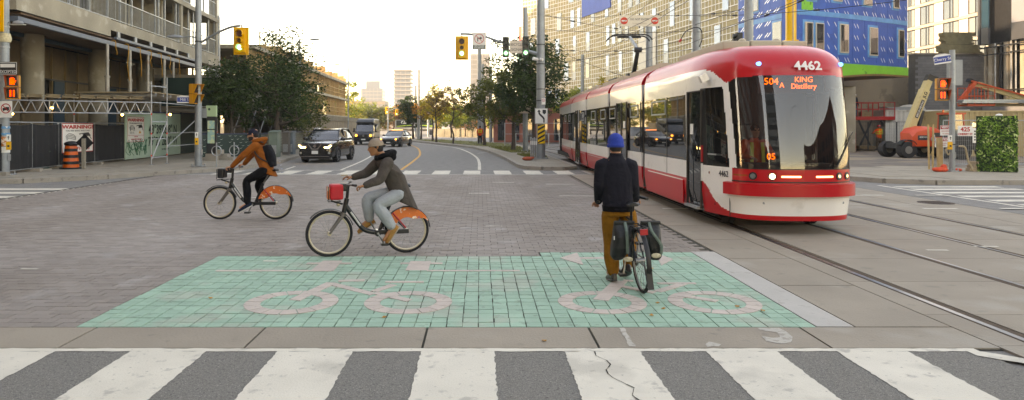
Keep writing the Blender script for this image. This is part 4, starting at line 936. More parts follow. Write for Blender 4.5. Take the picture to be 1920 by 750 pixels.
for i, (px, pb, Y, r, h, lab) in enumerate([(985, 0, 45, .17, 9.5, 'thick grey catenary pole behind the bicycle signal sign'), (899, 0, 66, .20, 9.8, 'tall grey pole behind the no right turn sign'), (905, 0, 80, .2, 9.0, 'shorter grey pole just right of the tall one on the median'), (920, 0, 74, .18, 8.2, 'grey pole between the median trees'), (785, 0, 90, .2, 9.2, 'tall bare grey pole at the left end of the median'), (779, 0, 104, .22, 7.9, 'second bare grey pole left of the tall one'), (803, 0, 112, .2, 7.4, 'shortest bare grey pole in the far median row'), (1092, 0, 62, .17, 8.2, 'grey catenary pole rising behind the middle of the tram'), (1217, 0, 38, .20, 7.8, 'grey catenary pole behind the do-not-enter sign'), (1306, 0, 30, .19, 9, 'grey pole behind the tram with a looped black cable'), (1404, 0, 24, .16, 9, 'grey pole behind the front of the tram roof')]):
    pole(lab, ((px - 900) * Y / FOC, Y, .13), r, h, name='catenary_pole', taper=.9, base=Y < 50)
for i, (px, Y, y0, L, s_, lab) in enumerate([(562, 56, 73, .8, 1, 'tall lamp post rising behind the left trees'), (653, 84, 120, .9, -1, 'lamp post at the end of the low building'), (728, 120, 150, 1.0, -1, 'thin lamp post far up the left side')]):
    h = EYE + (237 - y0) * Y / FOC - .13; x = (px - 900) * Y / FOC; T = pole(lab, (x, Y, .13), .1, h, name='lamp_post', taper=.7, base=False)
    MB().tube([(0, 0, h - .05), (L * s_ * .6, 0, h + .02), (L * s_ * 1.3, 0, h - .02)], .04, 6).build('arm', gp_, T); MB().ball((L * s_ * 1.55, 0, h - .04), (.45, .2, .08), 10, 5).build('lamp_head', steel, T, smooth=True)
# far signals at the next junction
for px, Y, yt in ((697, 130, 210),):
    x = (px - 900) * Y / FOC; T = pole('white signal mast at the far junction', (x + 3, Y, 0), .09, 5.5, name='signal_mast', base=False); MB().tube([(0, 0, 4.6), (1.4, 0, 5.2), (2.4, 0, 5.4)], .05, 6).build('arm', gp_, T)
vehicle_signal('far yellow traffic light hung over the junction left of the billboard truck', at(726, 207, 128), .7, 1.3); vehicle_signal('small far yellow traffic light to the right of the other', at(744, 211, 129), .6, 1.1)
# --- right corner pole
P4 = Vector((17.5, 25.3, .13))
pole('galvanised pole on the right corner with the Cherry St sign', P4, .10, 4.5, name='sign_pole', taper=.95, extra=(1.0, 2.9, 3.3))
T = thing('street_name_sign', 'blue street name sign reading Cherry St on the right corner pole', 'sign', at(1768, 111, 25), -.18)
MB().xz([(-.3, -.16), (.26, -.16), (.26, .13), (.1, .19), (-.2, .19), (-.3, .13)], 0, .02).build('plate', signwhite, T); MB().xz([(-.3, -.11), (.26, -.11), (.26, .11), (-.3, .11)], -.003, 0).build('blue_field', blues, T); text('Cherry St', .145, signwhite, T, (-.02, -.006, 0))
T.rotation_euler = (0, radians(-9), -.18)
ped_signal('orange pedestrian light showing a red hand on the right corner pole', at(1768, 167.5, 25.1), -.25)
button('yellow crossing button on the right corner pole', at(1780, 272, 25.1), -.2)
q = plate('grey_sign_back', 'large grey back of a sign behind the right corner pole', at(1796, 136, 25.6), .36, .95, MATS['sign_back_grey'])
q = plate('grey_sign_back', 'narrow grey sign back left of the right corner pole', at(1778, 138, 25.6), .12, .9, MATS['sign_back_grey'])
# --- hanging DO NOT ENTER sign and catenary wires
T = plate('do_not_enter_sign', 'cream DO NOT ENTER sign with two red discs hung over the tracks', at(1199, 39, 32), 1.9, .52, mat('cream_sheeting2', '#d9cdb6', .5, 0, .02, 8))
for s in (-1, 1): MB().tube([(s * .72, -.002, 0), (s * .72, -.008, 0)], .17, 24).build('disc', mat('disc_red', '#d8391f', .5, 0, 0), T); shape(T, [(s * .72 - .12, -.03), (s * .72 + .12, -.03), (s * .72 + .12, .03), (s * .72 - .12, .03)], signwhite, 'bar', y=-.011)
text('DO NOT ENTER', .14, blackp, T, (0, -.004, .07), wx=.85); text('TTC STREETCARS EXCEPTED', .065, mat('tan_ink', '#a8977a', .6, 0, 0), T, (0, -.004, -.13), wx=.8)
for s in (-.9, 0, .9): MB().cyl((s, .0, .26), (s, .0, .34), .03, 8).cyl((s, 0, -.34), (s, 0, -.26), .03, 8).build('clamp', darkst, T)
wirem = mat('dark_wire', '#26282a', .5, .5, 0)
def wire(label, a, b, sag=.15, r=.012, ins=True, mid=None):
    a = Vector(a); b = Vector(b); T = thing('overhead_wire', label, 'wire', a); d = b - a; P = [d * (k / 12) - Vector((0, 0, sag * 4 * (k / 12) * (1 - k / 12))) for k in range(13)]
    MB().tube(P, r, 4).build('cable', wirem, T)
    if ins:
        for t in (3, 8): MB().tube([P[t] - d.normalized() * .12, P[t] + d.normalized() * .12], .035, 6).build('insulator', black, T)
wire('contact wire above the near tram track', (5.35, -2, 5.1), (5.6, 42, 5.1), .0, .009, False); wire('contact wire above the far tram track', (8.25, -2, 5.1), (8.4, 42, 5.1), .0, .009, False)
wire('upper messenger wire along the near tram track', (5.35, -2, 5.9), (5.6, 42, 5.9), .1, .008, False)
sp = [(1022, 28, 35.4, 1217, 60, 38), (1022, 55, 35.4, 1306, 58, 30), (1022, 92, 35.4, 1217, 92, 38), (1022, 84, 35.4, 1200, 152, 30), (1022, 120, 35.4, 1306, 70, 30), (1092, 110, 62, 1404, 12, 24), (1306, 30, 30, 1700, 0, 20), (1306, 60, 30, 1404, 34, 24), (1404, 38, 24, 1560, -30, 20), (1160, 60, 33, 1290, -8, 26), (1092, 100, 62, 1306, 92, 30), (1022, 30, 35.4, 1161, 28, 32), (1237, 28, 32, 1404, 16, 24)]
for i, (x0, y0, Y0, x1, y1, Y1) in enumerate(sp): wire('dark span wire crossing above the tram, number %s from the top of the bundle' % ['one', 'two', 'three', 'four', 'five', 'six', 'seven', 'eight', 'nine', 'ten', 'eleven', 'twelve', 'thirteen'][i] if False else ['span wire from the median mast to the pole behind the do-not-enter sign', 'span wire from the median mast to the pole with the looped cable', 'lower span wire from the median mast past the pantograph', 'thin wire sloping from the median mast down to the pantograph', 'wire rising from the median mast over the pantograph', 'wire from the pole behind the tram toward the front pole', 'wire running from the looped-cable pole to the right edge', 'wire between the looped-cable pole and the front pole', 'wire from the front pole over the blue building', 'slanting wire across the do-not-enter sign', 'low wire behind the tram roof', 'short wire holding the left end of the do-not-enter sign', 'wire holding the right end of the do-not-enter sign'][i], at(x0, y0, Y0), at(x1, y1, Y1), .12, .011, ins=i % 2 == 0)
T = thing('looped_cable', 'thick black cable looping off the grey pole above the tram', 'cable', at(1306, 62, 29.8)); MB().tube(catmull([(-.75, -.1, -.35), (-.5, -.1, .05), (-.1, -.15, .22), (.15, -.15, .12), (.2, -.1, -.3), (.12, 0, -.6)], 5), .022, 6).build('cable', black, T); MB().tube([(-.78, -.1, -.4), (-.7, -.1, -.28)], .05, 6).build('red_connector', redp, T)
small = thing('traffic_signal', 'black back of a traffic light above the tram roof', 'traffic light', at(1388, 71, 25)); MB().box((-.12, 0, -.2), (.1, .2, .2)).build('housing', black, small, bevel=.02); MB().tube([(-.12, .1, .08), (-.24, .1, .08)], .08, 10).tube([(-.12, .1, -.08), (-.24, .1, -.08)], .08, 10).build('visor', black, small)
# yellow mast of the concrete pump seen over the tram
T = thing('yellow_mast', 'thick yellow tubular mast in front of the blue building', 'crane mast', at(1483, 200, 36)); ym = mat('machine_yellow', '#e0a808', .35, 0, .08, 1.5, coat=.3)
MB().cyl((0, 0, -2), (0, 0, 10), .27, 20).build('tube', ym, T, smooth=True); MB().cb((-.03, 0, 3.4), (.66, .5, .2)).build('collar', ym, T); MB().cyl((-.02, -.29, -1), (-.02, -.29, 9), .02, 6).build('hose', galv, T)
# low railings on the median beyond, far street ends
T = thing('median_railing', 'pale metal railing in front of the salmon wall', 'railing', (3, 56, .14))
for k in range(7): MB().box((-1.0 + .9 * k, 0, 0), (-.92 + .9 * k, .08, 1.1)).build('post', galv, T)
MB().box((-1.0, .02, 1.02), (4.5, .06, 1.06)).box((-1, .02, 1.9), (4.5, .06, 1.94)).build('rail', galv, T)
for k in range(2): MB().box((-1.0 + 2.7 * k, 0, 1.1), (-.92 + 2.7 * k, .08, 1.95)).build('post', galv, T)
q = plate('speed_sign', 'cream speed sign half hidden by leaves left of the median mast', at(985, 203.5, 44), .75, .62, MATS['cream_sheeting']); text('50', .4, blackp, q, (.08, -.004, 0))
# ------------------------------------------------------------------ the tram
red = mat('tram_red', '#c00a15', .32, 0, .05, .8, coat=.2, spec=.4); twhite = speckle(mat('tram_white', '#e4e0d8', .3, 0, .04, .9, coat=.6), '#a89f90', 2.4, .62, .3)
tgrey = mat('tram_roof_beige', '#b3a893', .6, 0, .08, 1.5); tglass = glassmat('tram_glass', (.012, .013, .014), .0, .015); wglass = glassmat('tram_windscreen', (.008, .009, .01), .45, .01)
bell = mat('bellows_rubber', '#3b352d', .8, 0, .15, 8); tdark = mat('tram_underframe', '#1a1817', .8, .2, .2, 6)
TX, TY = 5.32, 11.2
TR = thing('streetcar', 'red and white five-section streetcar numbered 4462 with its pantograph raised', 'streetcar', (TX, TY, 0))
half = catmull([(0, 0, 0), (.3, .02, 0), (.6, .09, 0), (.86, .25, 0), (.99, .48, 0), (1.11, .88, 0), (1.20, 1.3, 0), (1.255, 1.8, 0), (1.27, 2.3, 0)], 16)
half = [(p.x, p.y) for p in half] + [(1.27, 2.3 + .1 * k) for k in range(1, 34)]
def wd_(d): 
    for (a, da), (b, db) in zip(half, half[1:]):
        if d <= db: return a + (b - a) * (d - da) / max(1e-6, db - da)
    return 1.27
def zsec(i):                       # level i -> (z, forward shift, width scale)
    if i <= 125: z = .24 + i * (2.72 - .24) / 125; sh = 0 if z < 1.05 else .25 * ((z - 1.05) / 1.67) ** 1.4; ins = .05 * max(0, (.6 - z) / .36); return z, sh + ins * .6, 1 - ins / 1.27
    ph = (i - 125) / 26 * pi / 2; return 2.72 + .54 * sin(ph), .25 + .95 * (1 - cos(ph)), 1 - .42 * (1 - cos(ph))
NL = 151
outl = [(-a, d) for a, d in reversed(half)] + [(a, d) for a, d in half[1:]]
grid = []
for i in range(NL + 1):
    z, sh, ws = zsec(i); row = []
    for a, d in outl: row.append((TX + a * ws, TY + min(d + sh * max(0, 1 - d / 3.2), 5.6), z, a, d))
    grid.append(row)
def zroof(d): return interp(d, [(0, 2.66), (.3, 2.64), (.42, 2.6), (.56, 2.56), (.72, 2.66), (.95, 2.79), (1.2, 2.84)])
def zred(d): return interp(d, [(.0, .325), (.5, .325), (.6, .33), (.8, .38), (1.0, .5), (1.2, .70), (1.38, .80)])
def cls(a, d, z):
    t = (z - 1.09) / 1.45
    if z > 2.84 or z > zroof(d) and d < 1.25: return 'roof_shell' if d < 5.6 else 'roof_shell'
    if d < lerp(.40, .50, t) and z > 1.09: return 'windscreen'
    if z > 1.09 and d < lerp(.57, .66, t): return 'white_panel'
    if z < 1.09 and d < .5 and z > .86: return 'lamp_band'
    if 1.42 < d < 2.12 and z < 2.47: return 'door'
    if 1.1 < z < 2.5 and lerp(.57, .66, t) <= d < 1.22: return 'cab_window'
    if 1.22 <= d <= 1.42 and 1.1 < z < 2.5: return 'window_pillar'
    if z < zred(d): return 'skirt'
    if d > 2.2 and 1.14 < z < 2.43: return 'window_band'
    return 'white_panel'
reg = {}
for i in range(NL):
    for j in range(len(outl) - 1):
        q = [grid[i][j], grid[i][j + 1], grid[i + 1][j + 1], grid[i + 1][j]]
        a = sum(p[3] for p in q) / 4; d = sum(p[4] for p in q) / 4; z = sum(p[2] for p in q) / 4
        c = cls(abs(a), d, z); c = c if c not in ('cab_window', 'window_band', 'window_pillar', 'door') else c + ('|r' if a > 0 else '|l'); R = reg.setdefault(c, ({}, MB())); ids = []
        for key in ((i, j), (i, j + 1), (i + 1, j + 1), (i + 1, j)):
            if key not in R[0]: R[0][key] = len(R[1].v); R[1].v.append(grid[key[0]][key[1]][:3])
            ids.append(R[0][key])
        R[1].f.append(tuple(ids))
rmat = dict(roof_shell=red, windscreen=wglass, white_panel=twhite, lamp_band=red, door=tglass, cab_window=wglass, window_pillar=black, skirt=red, window_band=tglass)
tp_ = {}
for c, (_, mb) in reg.items(): tp_[c] = mb.build(c.split('|')[0], rmat[c.split('|')[0]], TR, world=True, smooth=60, fix=False)
ztop = grid[NL]; MB().add([p[:3] for p in ztop], [tuple(range(len(ztop)))]).build('roof_top', tgrey, TR, world=True, fix=False)
def nose(a, z, o=.0):              # point on the nose at signed lateral offset a, pushed out by o; returns point and heading
    i = max(0, min(125, (z - .24) / 2.48 * 125)); zz, sh, ws = zsec(int(i)) if z <= 2.72 else zsec(min(NL, 125 + int(26 * math.asin(min(1, (z - 2.72) / .54)) / (pi / 2))))
    A = abs(a)
    for (p, dp), (q, dq) in zip(half, half[1:]):
        if A <= q: d = dp + (dq - dp) * (A - p) / max(1e-6, q - p); sl_ = (dq - dp) / max(1e-6, q - p); break
    n = Vector((sl_ * (1 if a > 0 else -1), -1, 0)).normalized(); 
    return Vector((TX + a * ws, TY + d + sh * max(0, 1 - d / 3.2), z)) + n * o, math.atan2(n.x, -n.y)
def bumper(z0, z1, o0, o1, amax, m, nm, zf=None):
    rings = []
    for k in range(61):
        a = amax * (k / 30 - 1); p, _ = nose(a, (z0 + z1) / 2, o0); q, _ = nose(a, (z0 + z1) / 2, o1)
        rings.append([(p.x, p.y, z0), (q.x, q.y, z0 + .015), (q.x, q.y, z1 - .015), (p.x, p.y, z1)])
    return MB().loft(rings).build(nm, m, TR, world=True, smooth=30)
bumper(.63, .86, -.05, .085, 1.04, red, 'bumper'); bumper(.872, .88, -.02, .004, 1.0, black, 'seam')
bumper(.60, .628, -.05, .004, 1.04, black, 'seam')
bumper(1.085, 1.10, -.02, .008, .98, black, 'windscreen_seal')
p, _ = nose(-1.02, .5, .003); MB().bar((p.x, p.y, .26), (p.x, p.y, .62), .012).build('panel_seam', black, TR, world=True)
for a in (-.62, .72): p, r = nose(a, .53, .004); MB().tube([p, p + Vector((0, .02, 0))], .022, 10).build('tow_cap', galv, TR, world=True)
chrome = mat('lamp_chrome', '#c8c8c4', .1, 1, 0); warm = mat('lit_headlamp', '#ffe9b8', .3, 0, 0, emit=2.6); warm2 = mat('lit_strip', '#ffd595', .3, 0, 0, emit=.75); amber = mat('amber_strip', '#a04a10', .25, 0, 0, coat=1)
for a, lit in ((-.77, 0), (-.50, 1), (.62, .4), (.80, .3)):
    p, r = nose(a, .975, .006); e = MB(); n = Vector((sin(r), -cos(r), 0)); e.tube([p - n * .05, p + n * .004], .066, 18)
    h = e.build('headlight', black, TR, world=True); MB().tube([p + n * .003, p + n * .009], .045, 16).build('reflector', warm if lit == 1 else chrome, h, world=True)
    if lit and lit < 1: MB().tube([p + n * .008, p + n * .012], .022, 12).build('bulb', warm2, h, world=True)
def nstrip(a0, a1, z, h, m, nm):
    rings = []
    for k in range(9):
        a = lerp(a0, a1, k / 8); p, _ = nose(a, z, -.01); q, _ = nose(a, z, .006); rings.append([(p.x, p.y, z - h), (q.x, q.y, z - h), (q.x, q.y, z + h), (p.x, p.y, z + h)])
    MB().loft(rings).build(nm, m, TR, world=True)
nstrip(-.92, -.84, .98, .012, amber, 'marker_strip'); nstrip(-.985, -.92, .98, .012, amber, 'marker_strip'); nstrip(-.36, -.05, .97, .014, warm2, 'daylight_strip'); nstrip(.2, .5, .97, .014, warm2, 'daylight_strip')
blu = mat('blue_marker_glow', '#2a86ff', .3, 0, 0, emit=.9)
for a in (-.60, .84):
    p, r = nose(a, 2.86, .03); MB().tube([p + Vector((0, .06, 0)), p + Vector((0, -.005, 0))], .034, 14).build('marker_light', blu, TR, world=True)
num = mat('white_number', '#e6e2da', .4, 0, 0)
p, r = nose(.16, 2.80, .03); text('4462', .22, num, TR, Vector((p.x, p.y - .02, 2.81)) - off(TR), (radians(70), 0, r * .6), wx=1.05, bold=.006, name='number')
p, r = nose(-1.065, .97, .008); text('4462', .15, blackp, TR, p - off(TR), (pi / 2, 0, r), wx=.9, name='number')
p, r = nose(-1.17, .97, .006); MB().tube([p, p + Vector((-.01, 0, 0))], .022, 10).build('amber_reflector', amber, TR, world=True)
led = mat('led_orange', '#ff6410', .4, 0, 0, emit=1.3)
def inside(px, py, Y): v = at(px, py, Y); return v - off(TR)
text('504', .16, led, TR, inside(1446, 153, 11.62), name='route_number', wx=1.05); text('A', .12, led, TR, inside(1466, 160, 11.62), name='route_number'); text('KING', .13, led, TR, inside(1507, 149.5, 11.56), name='destination'); text('Distillery', .125, led, TR, inside(1507, 162, 11.56), name='destination', wx=.95)
text('05', .15, led, TR, inside(1446, 294, 11.5), name='run_number')
MB().box((4.85, 11.9, 2.38), (6.0, 11.95, 2.68)).build('sign_box', mat('sign_box_black', '#15120f', .6, 0, 0), TR, world=True)
# cab interior
MB().box((4.15, 13.6, .4), (6.5, 13.7, 2.8)).box((4.2, 12.2, .4), (6.4, 13.6, .55)).build('cab_bulkhead', mat('cab_dark', '#2b2a2a', .8, 0, .1, 3), TR, world=True)
MB().box((4.6, 11.75, .9), (6.1, 12.2, 1.16)).build('dashboard', MATS['cab_dark'], TR, world=True, bevel=.03)
MB().box((4.95, 12.75, .7), (5.5, 13.2, 1.0)).box((4.95, 13.15, .9), (5.5, 13.3, 1.85)).build('driver_seat', MATS['cab_dark'], TR, world=True, bevel=.04)
mb = MB(); p0, _ = nose(.55, 1.12, .03); p1, _ = nose(.9, 1.62, .04); mb.bar(p0, p1, .02, .02); mb.bar(p0 + Vector((-.12, 0, .02)), p1 + Vector((.04, 0, .08)), .012, .012); mb.build('wiper', black, TR, world=True)
# door and window trim, cab section (left side seen)
def sidept(Y, z, o=0): return (TX - wd_(Y - TY) - o, Y, z)
mb = MB()
for Y in (12.63, 13.31): mb.bar(sidept(Y, .28, .005), sidept(Y, 2.47, .005), .045, .02)
mb.bar(sidept(12.63, 2.46, .005), sidept(13.31, 2.46, .005), .045, .02); mb.build('door_frame', bell, TR, world=True)
MB().bar(sidept(12.65, .29, .03), sidept(13.3, .29, .03), .09, .05).build('door_step', galv, TR, world=True)
MB().bar(sidept(12.67, .31, .004), sidept(13.28, .31, .004), .01, .02).bar(sidept(13.0, .32, .004), sidept(13.0, 1.15, .004), .008, .008).bar(sidept(12.7, .75, .004), sidept(13.25, .75, .004), .008, .01).build('door_seams', darkst, TR, world=True)
MB().bar(sidept(12.58, 1.15, .008), sidept(12.58, 1.45, .008), .06, .01).build('red_sticker', redp, TR, world=True); MB().bar(sidept(12.58, .8, .008), sidept(12.58, 1.12, .008), .06, .01).build('white_sticker', signwhite, TR, world=True)
MB().bar(sidept(13.0, 1.75, .006), sidept(13.15, 1.75, .006), .01, .2).build('notice', signwhite, TR, world=True)
MB().bar(sidept(12.42, 2.62, .04), sidept(12.42, 2.74, .1), .12, .14).build('side_camera', twhite, TR, world=True)
MB().bar(sidept(12.0, 1.3, -.02), sidept(12.38, 1.3, .006), .02, .03).build('cab_window_rail', galv, TR, world=True)
MB().box((TX - 1.295, 13.55, .3), (TX - 1.265, 16.35, .74)).build('skirt_panel', red, TR, world=True, bevel=.01)
MB().box((TX - 1.30, 13.6, .735), (TX - 1.28, 16.35, .75)).build('trim_strip', twhite, TR, world=True)
def frame(x, y0, y1, z0, z1, m=galv, t=.035, nm='sash_frame', par=TR, o=.008):
    return MB().box((x - o, y0, z0), (x, y1, z0 + t)).box((x - o, y0, z1 - t), (x, y1, z1)).box((x - o, y0, z0 + t), (x, y0 + t, z1 - t)).box((x - o, y1 - t, z0 + t), (x, y1, z1 - t)).build(nm, m, par, world=True)
frame(TX - 1.272, 14.9, 16.1, 2.05, 2.38)
MB().box((TX - 1.276, 14.78, 1.14), (TX - 1.268, 14.81, 2.43)).build('window_seam', black, TR, world=True)
MB().box((TX - 1.276, 14.78, .8), (TX - 1.268, 14.79, 1.14)).build('panel_seam', bell, TR, world=True)
# trailing sections
def section(Ya, Yb, doors, wins):
    xa, xb = TX + railxc(Ya), TX + railxc(Yb); ax = Vector((xb - xa, Yb - Ya, 0)); L = ax.length; ax.normalize(); r = math.atan2(-ax.x, ax.y)
    ctr = Vector(((xa + xb) / 2, (Ya + Yb) / 2, 0))
    def put(mb, nm, m, smooth=False):
        vs = []
        for x, y, z in mb.v: vs.append((ctr.x + x * cos(r) - y * sin(r), ctr.y + x * sin(r) + y * cos(r), z))
        mb.v = vs; return mb.build(nm, m, TR, world=True, smooth=smooth)
    h = L / 2
    def band(z0, z1, o0=0, o1=0): return MB().box((-1.27 - o0, -h, z0), (1.27 + o0, h, z1))
    prof = [(1.27, 2.84), (1.265, 2.9), (1.22, 3.0), (1.12, 3.12), (.95, 3.21), (.7, 3.26)]
    pr_ = [(-x, z) for x, z in prof] + [(x, z) for x, z in reversed(prof)]
    put(MB().xz([(x, z) for x, z in pr_], -h, h), 'roof_shell', red, 50)
    put(MB().box((-.72, -h + .3, 3.25), (.72, h - .3, 3.42)), 'roof_equipment', tgrey)
    put(band(2.43, 2.84, .0), 'white_panel', twhite); put(band(1.14, 2.43, -.012), 'window_band', tglass); put(band(.8, 1.14, 0), 'white_panel', twhite)
    put(MB().xz([(-1.2, .25), (-1.26, .55), (-1.272, .8), (1.272, .8), (1.26, .55), (1.2, .25)], -h, h), 'skirt', red)
    for s in (-1,):
        for y0, y1 in doors:
            put(MB().box((-1.30, y0, .27), (-1.265, y1, 2.47)), 'door', tglass)
            for a in (y0, (y0 + y1) / 2, y1): put(MB().box((-1.315, a - .025, .27), (-1.29, a + .025, 2.48)), 'door_post', bell)
            put(MB().box((-1.33, y0, .25), (-1.25, y1, .3)), 'door_step', galv)
            put(MB().box((-1.31, y0 + .15, 1.75), (-1.302, y0 + .4, 1.95)), 'notice', signwhite)
        for y0, y1, sash in wins:
            put(MB().box((-1.276, y0, 1.16), (-1.262, y0 + .03, 2.41)), 'window_seam', black)
            if sash:
                z0, z1 = 2.03, 2.36; f = MB()
                for b in (((y0 + .3), (y0 + 1.2), z0, z0 + .035), (y0 + .3, y0 + 1.2, z1 - .035, z1), (y0 + .3, y0 + .335, z0, z1), (y0 + 1.165, y0 + 1.2, z0, z1)): f.box((-1.272, b[0], b[2]), (-1.255, b[1], b[3]))
                put(f, 'sash_frame', galv)
        put(MB().box((-1.285, -h + .4, .74), (-1.262, h - .4, .752)), 'trim_strip', twhite)
section(17.12, 21.25, [(-.45, .9)], [(1.0, 1.9, 1), (-1.95, -.5, 1)])
section(21.6, 26.05, [], [(-2, -.2, 1), (0, 2, 1)])
section(26.35, 30.95, [(-.6, .75)], [(1.0, 1.9, 0), (-1.95, -.5, 1)])
section(31.25, 38.8, [(2.1, 2.9)], [(-3.3, -1.2, 1), (-1.0, 1, 1)])
for Ya, Yb in ((16.78, 17.14), (21.23, 21.62), (26.03, 26.37), (30.93, 31.27)):
    for k in range(4):
        y0 = lerp(Ya, Yb, k / 4); y1 = lerp(Ya, Yb, (k + 1) / 4) - .01; x = TX + railxc((Ya + Yb) / 2); w = 1.2 + .02 * (k % 2)
        MB().xz([(x - w, .3), (x - w - .02, 2.5), (x - w + .06, 2.95), (x - .9, 3.2), (x + .9, 3.2), (x + w - .06, 2.95), (x + w + .02, 2.5), (x + w, .3)], y0, y1).build('bellows_fold', bell, TR, world=True)
    MB().xz([(TX + railxc(Ya) - 1.26, 2.82), (TX + railxc(Ya) - 1.2, 3.02), (TX + railxc(Ya) - .95, 3.22), (TX + railxc(Ya) - .9, 3.16), (TX + railxc(Ya) - 1.14, 2.98), (TX + railxc(Ya) - 1.2, 2.82)], Ya - .02, Ya + .06).build('roof_edge_trim', red, TR, world=True)
for Y in (12.0 + 1.4, 19.2, 28.6, 36):
    x = TX + railxc(Y); b = MB().box((x - 1.0, Y - 1.0, .16), (x + 1.0, Y + 1.2, .5))
    b.build('bogie', tdark, TR, world=True)
    for yy in (-.8, .9):
        for s in (-.75, .75): MB().tube([(x + s - .06, Y + yy, .3), (x + s + .06, Y + yy, .3)], .29, 20).build('wheel', rubber, TR, world=True)
MB().box((TX - 1.0, 12.2, .3), (TX + 1.0, 38, .5)).build('underframe', tdark, TR, world=True)
for k, (x0, x1) in enumerate(((-.78, -.28), (-.26, .32), (.34, .8))): MB().box((TX + x0, 12.75, 3.24), (TX + x1, 15.6, 3.40 + .01 * (k == 1))).build('roof_unit', tgrey, TR, world=True, bevel=.03)
for x in (-.35, .3): MB().ball((TX + x, 12.95, 3.42), (.07, .09, .05), 10, 5).build('roof_antenna', tgrey, TR, world=True)
MB().box((TX - .6, 16, 3.24), (TX + .6, 16.5, 3.36)).build('roof_unit', tgrey, TR, world=True)
pb_ = Vector((TX, 23.9, 3.45)); pk = Vector((TX, 23.0, 4.38)); ph_ = Vector((TX + .02, 24.35, 4.98))
MB().box((TX - .7, 23.3, 3.4), (TX + .7, 24.6, 3.47)).cb((TX, 23.95, 3.55), (.35, .4, .2)).build('pantograph_base', darkst, TR, world=True)
for s in (-.5, .5):
    for yy in (23.4, 24.5): MB().cyl((TX + s, yy, 3.3), (TX + s, yy, 3.44), .06, 8).build('insulator', bell, TR, world=True)
pa = MB().bar(pb_ - Vector((.0, 0, 0)), pk, .11, .09).bar(pb_ + Vector((.14, .25, 0)), pk + Vector((.06, .12, -.1)), .03, .03).cyl(pk + Vector((-.12, 0, 0)), pk + Vector((.12, 0, 0)), .09, 10); pa.build('lower_arm', darkst, TR, world=True)
MB().bar(pk, ph_, .08, .08).bar(pk + Vector((0, .1, .1)), ph_ + Vector((0, .1, -.05)), .02, .02).build('upper_arm', galv, TR, world=True)
for dy in (-.2, .2): MB().tube(catmull([(TX - .78, ph_.y + dy, 4.86), (TX - .68, ph_.y + dy, 4.98), (TX - .5, ph_.y + dy, 5.05), (TX, ph_.y + dy, 5.06), (TX + .5, ph_.y + dy, 5.05), (TX + .68, ph_.y + dy, 4.98), (TX + .78, ph_.y + dy, 4.86)], 4), .025, 6).build('collector_strip', black, TR, world=True)
MB().bar((TX - .42, ph_.y, 4.98), (TX + .42, ph_.y, 4.98), .05, .06).bar((TX - .4, ph_.y - .2, 5.0), (TX - .4, ph_.y + .2, 5.0), .03).bar((TX + .4, ph_.y - .2, 5.0), (TX + .4, ph_.y + .2, 5.0), .03).build('collector_head', darkst, TR, world=True)
# ------------------------------------------------------------------ people
skin1 = mat('skin_light', '#b98468', .55, 0, .06, 20, spec=.4); skin2 = mat('skin_tan', '#9a6645', .55, 0, .06, 20, spec=.4); skin3 = mat('skin_dark', '#5a3c2c', .55, 0, .06, 20)
def cloth(nm, c, v=.12, sc=9, c2=None, st=None):
    return mat(nm, c, .9, 0, v, sc, .8, 15, spec=.15, col2=c2)
hairm = mat('dark_hair', '#1d1613', .7, 0, .2, 40)
def limb(mb, pts, rad, n=10):
    P = catmull(pts, 4); R = catmull([(r, 0, 0) for r in rad], 4); mb.tube(P, [r.x for r in R], n)
    for p, r in ((P[0], R[0].x), (P[-1], R[-1].x)): mb.ball(p, r * .98, 8, 5)
def hand(mb, w, d, pn, curl=1.0, s=1.0, thumb=1):
    """palm plus five bent fingers. w wrist, d hand direction, pn palm normal (fingers curl that way)"""
    d = Vector(d).normalized(); pn = Vector(pn); pn = (pn - d * pn.dot(d)).normalized(); sd_ = d.cross(pn)
    w = Vector(w); rings = []
    for t, wd__, th in ((0, .026, .02), (.03, .036, .019), (.07, .042, .017), (.095, .040, .014)):
        c = w + d * t * s; rings.append([c + sd_ * (wd__ * cos(a) * s) + pn * (th * sin(a) * s) for a in [2 * pi * q / 10 for q in range(10)]])
    mb.loft(rings)
    for k, (o, L) in enumerate(((-.030, .075), (-.010, .085), (.011, .08), (.031, .062))):
        p = w + d * .088 * s + sd_ * o * s; seg = L * s / 3; a = .15 * curl; P = [p - d * .02]
        P.append(p)
        for q in range(3): a += curl * (.75 if q else .45); p = p + (d * cos(a) + pn * sin(a)) * seg * (1.1 - .1 * q); P.append(p.copy())
        mb.tube(P, [.0095 * s, .0095 * s, .009 * s, .0085 * s, .0065 * s], 6)
    p = w + d * .025 * s - sd_ * .03 * s * thumb; P = [p]; dd = (d * .6 - sd_ * .7 * thumb + pn * .35).normalized()
    p = p + dd * .035 * s; P.append(p.copy()); dd = (d * .8 + pn * .7 * curl - sd_ * .1 * thumb).normalized(); p = p + dd * .032 * s; P.append(p.copy()); P.append(p + (dd + pn * .4 * curl).normalized() * .022 * s)
    mb.tube(P, [.013 * s, .012 * s, .0105 * s, .008 * s], 7)
def frame_(f, up=(0, 0, 1)):
    f = Vector(f).normalized(); r = f.cross(Vector(up)).normalized(); return f, r, r.cross(f)
def ringe(c, r, f, a, b, n=16, p=2.3):      # super-ellipse ring: half width a along r, half depth b along f
    out = []
    for q in range(n):
        t = 2 * pi * q / n; ct, st = cos(t), sin(t); out.append(Vector(c) + r * a * math.copysign(abs(ct) ** (2 / p), ct) + f * b * math.copysign(abs(st) ** (2 / p), st))
    return out
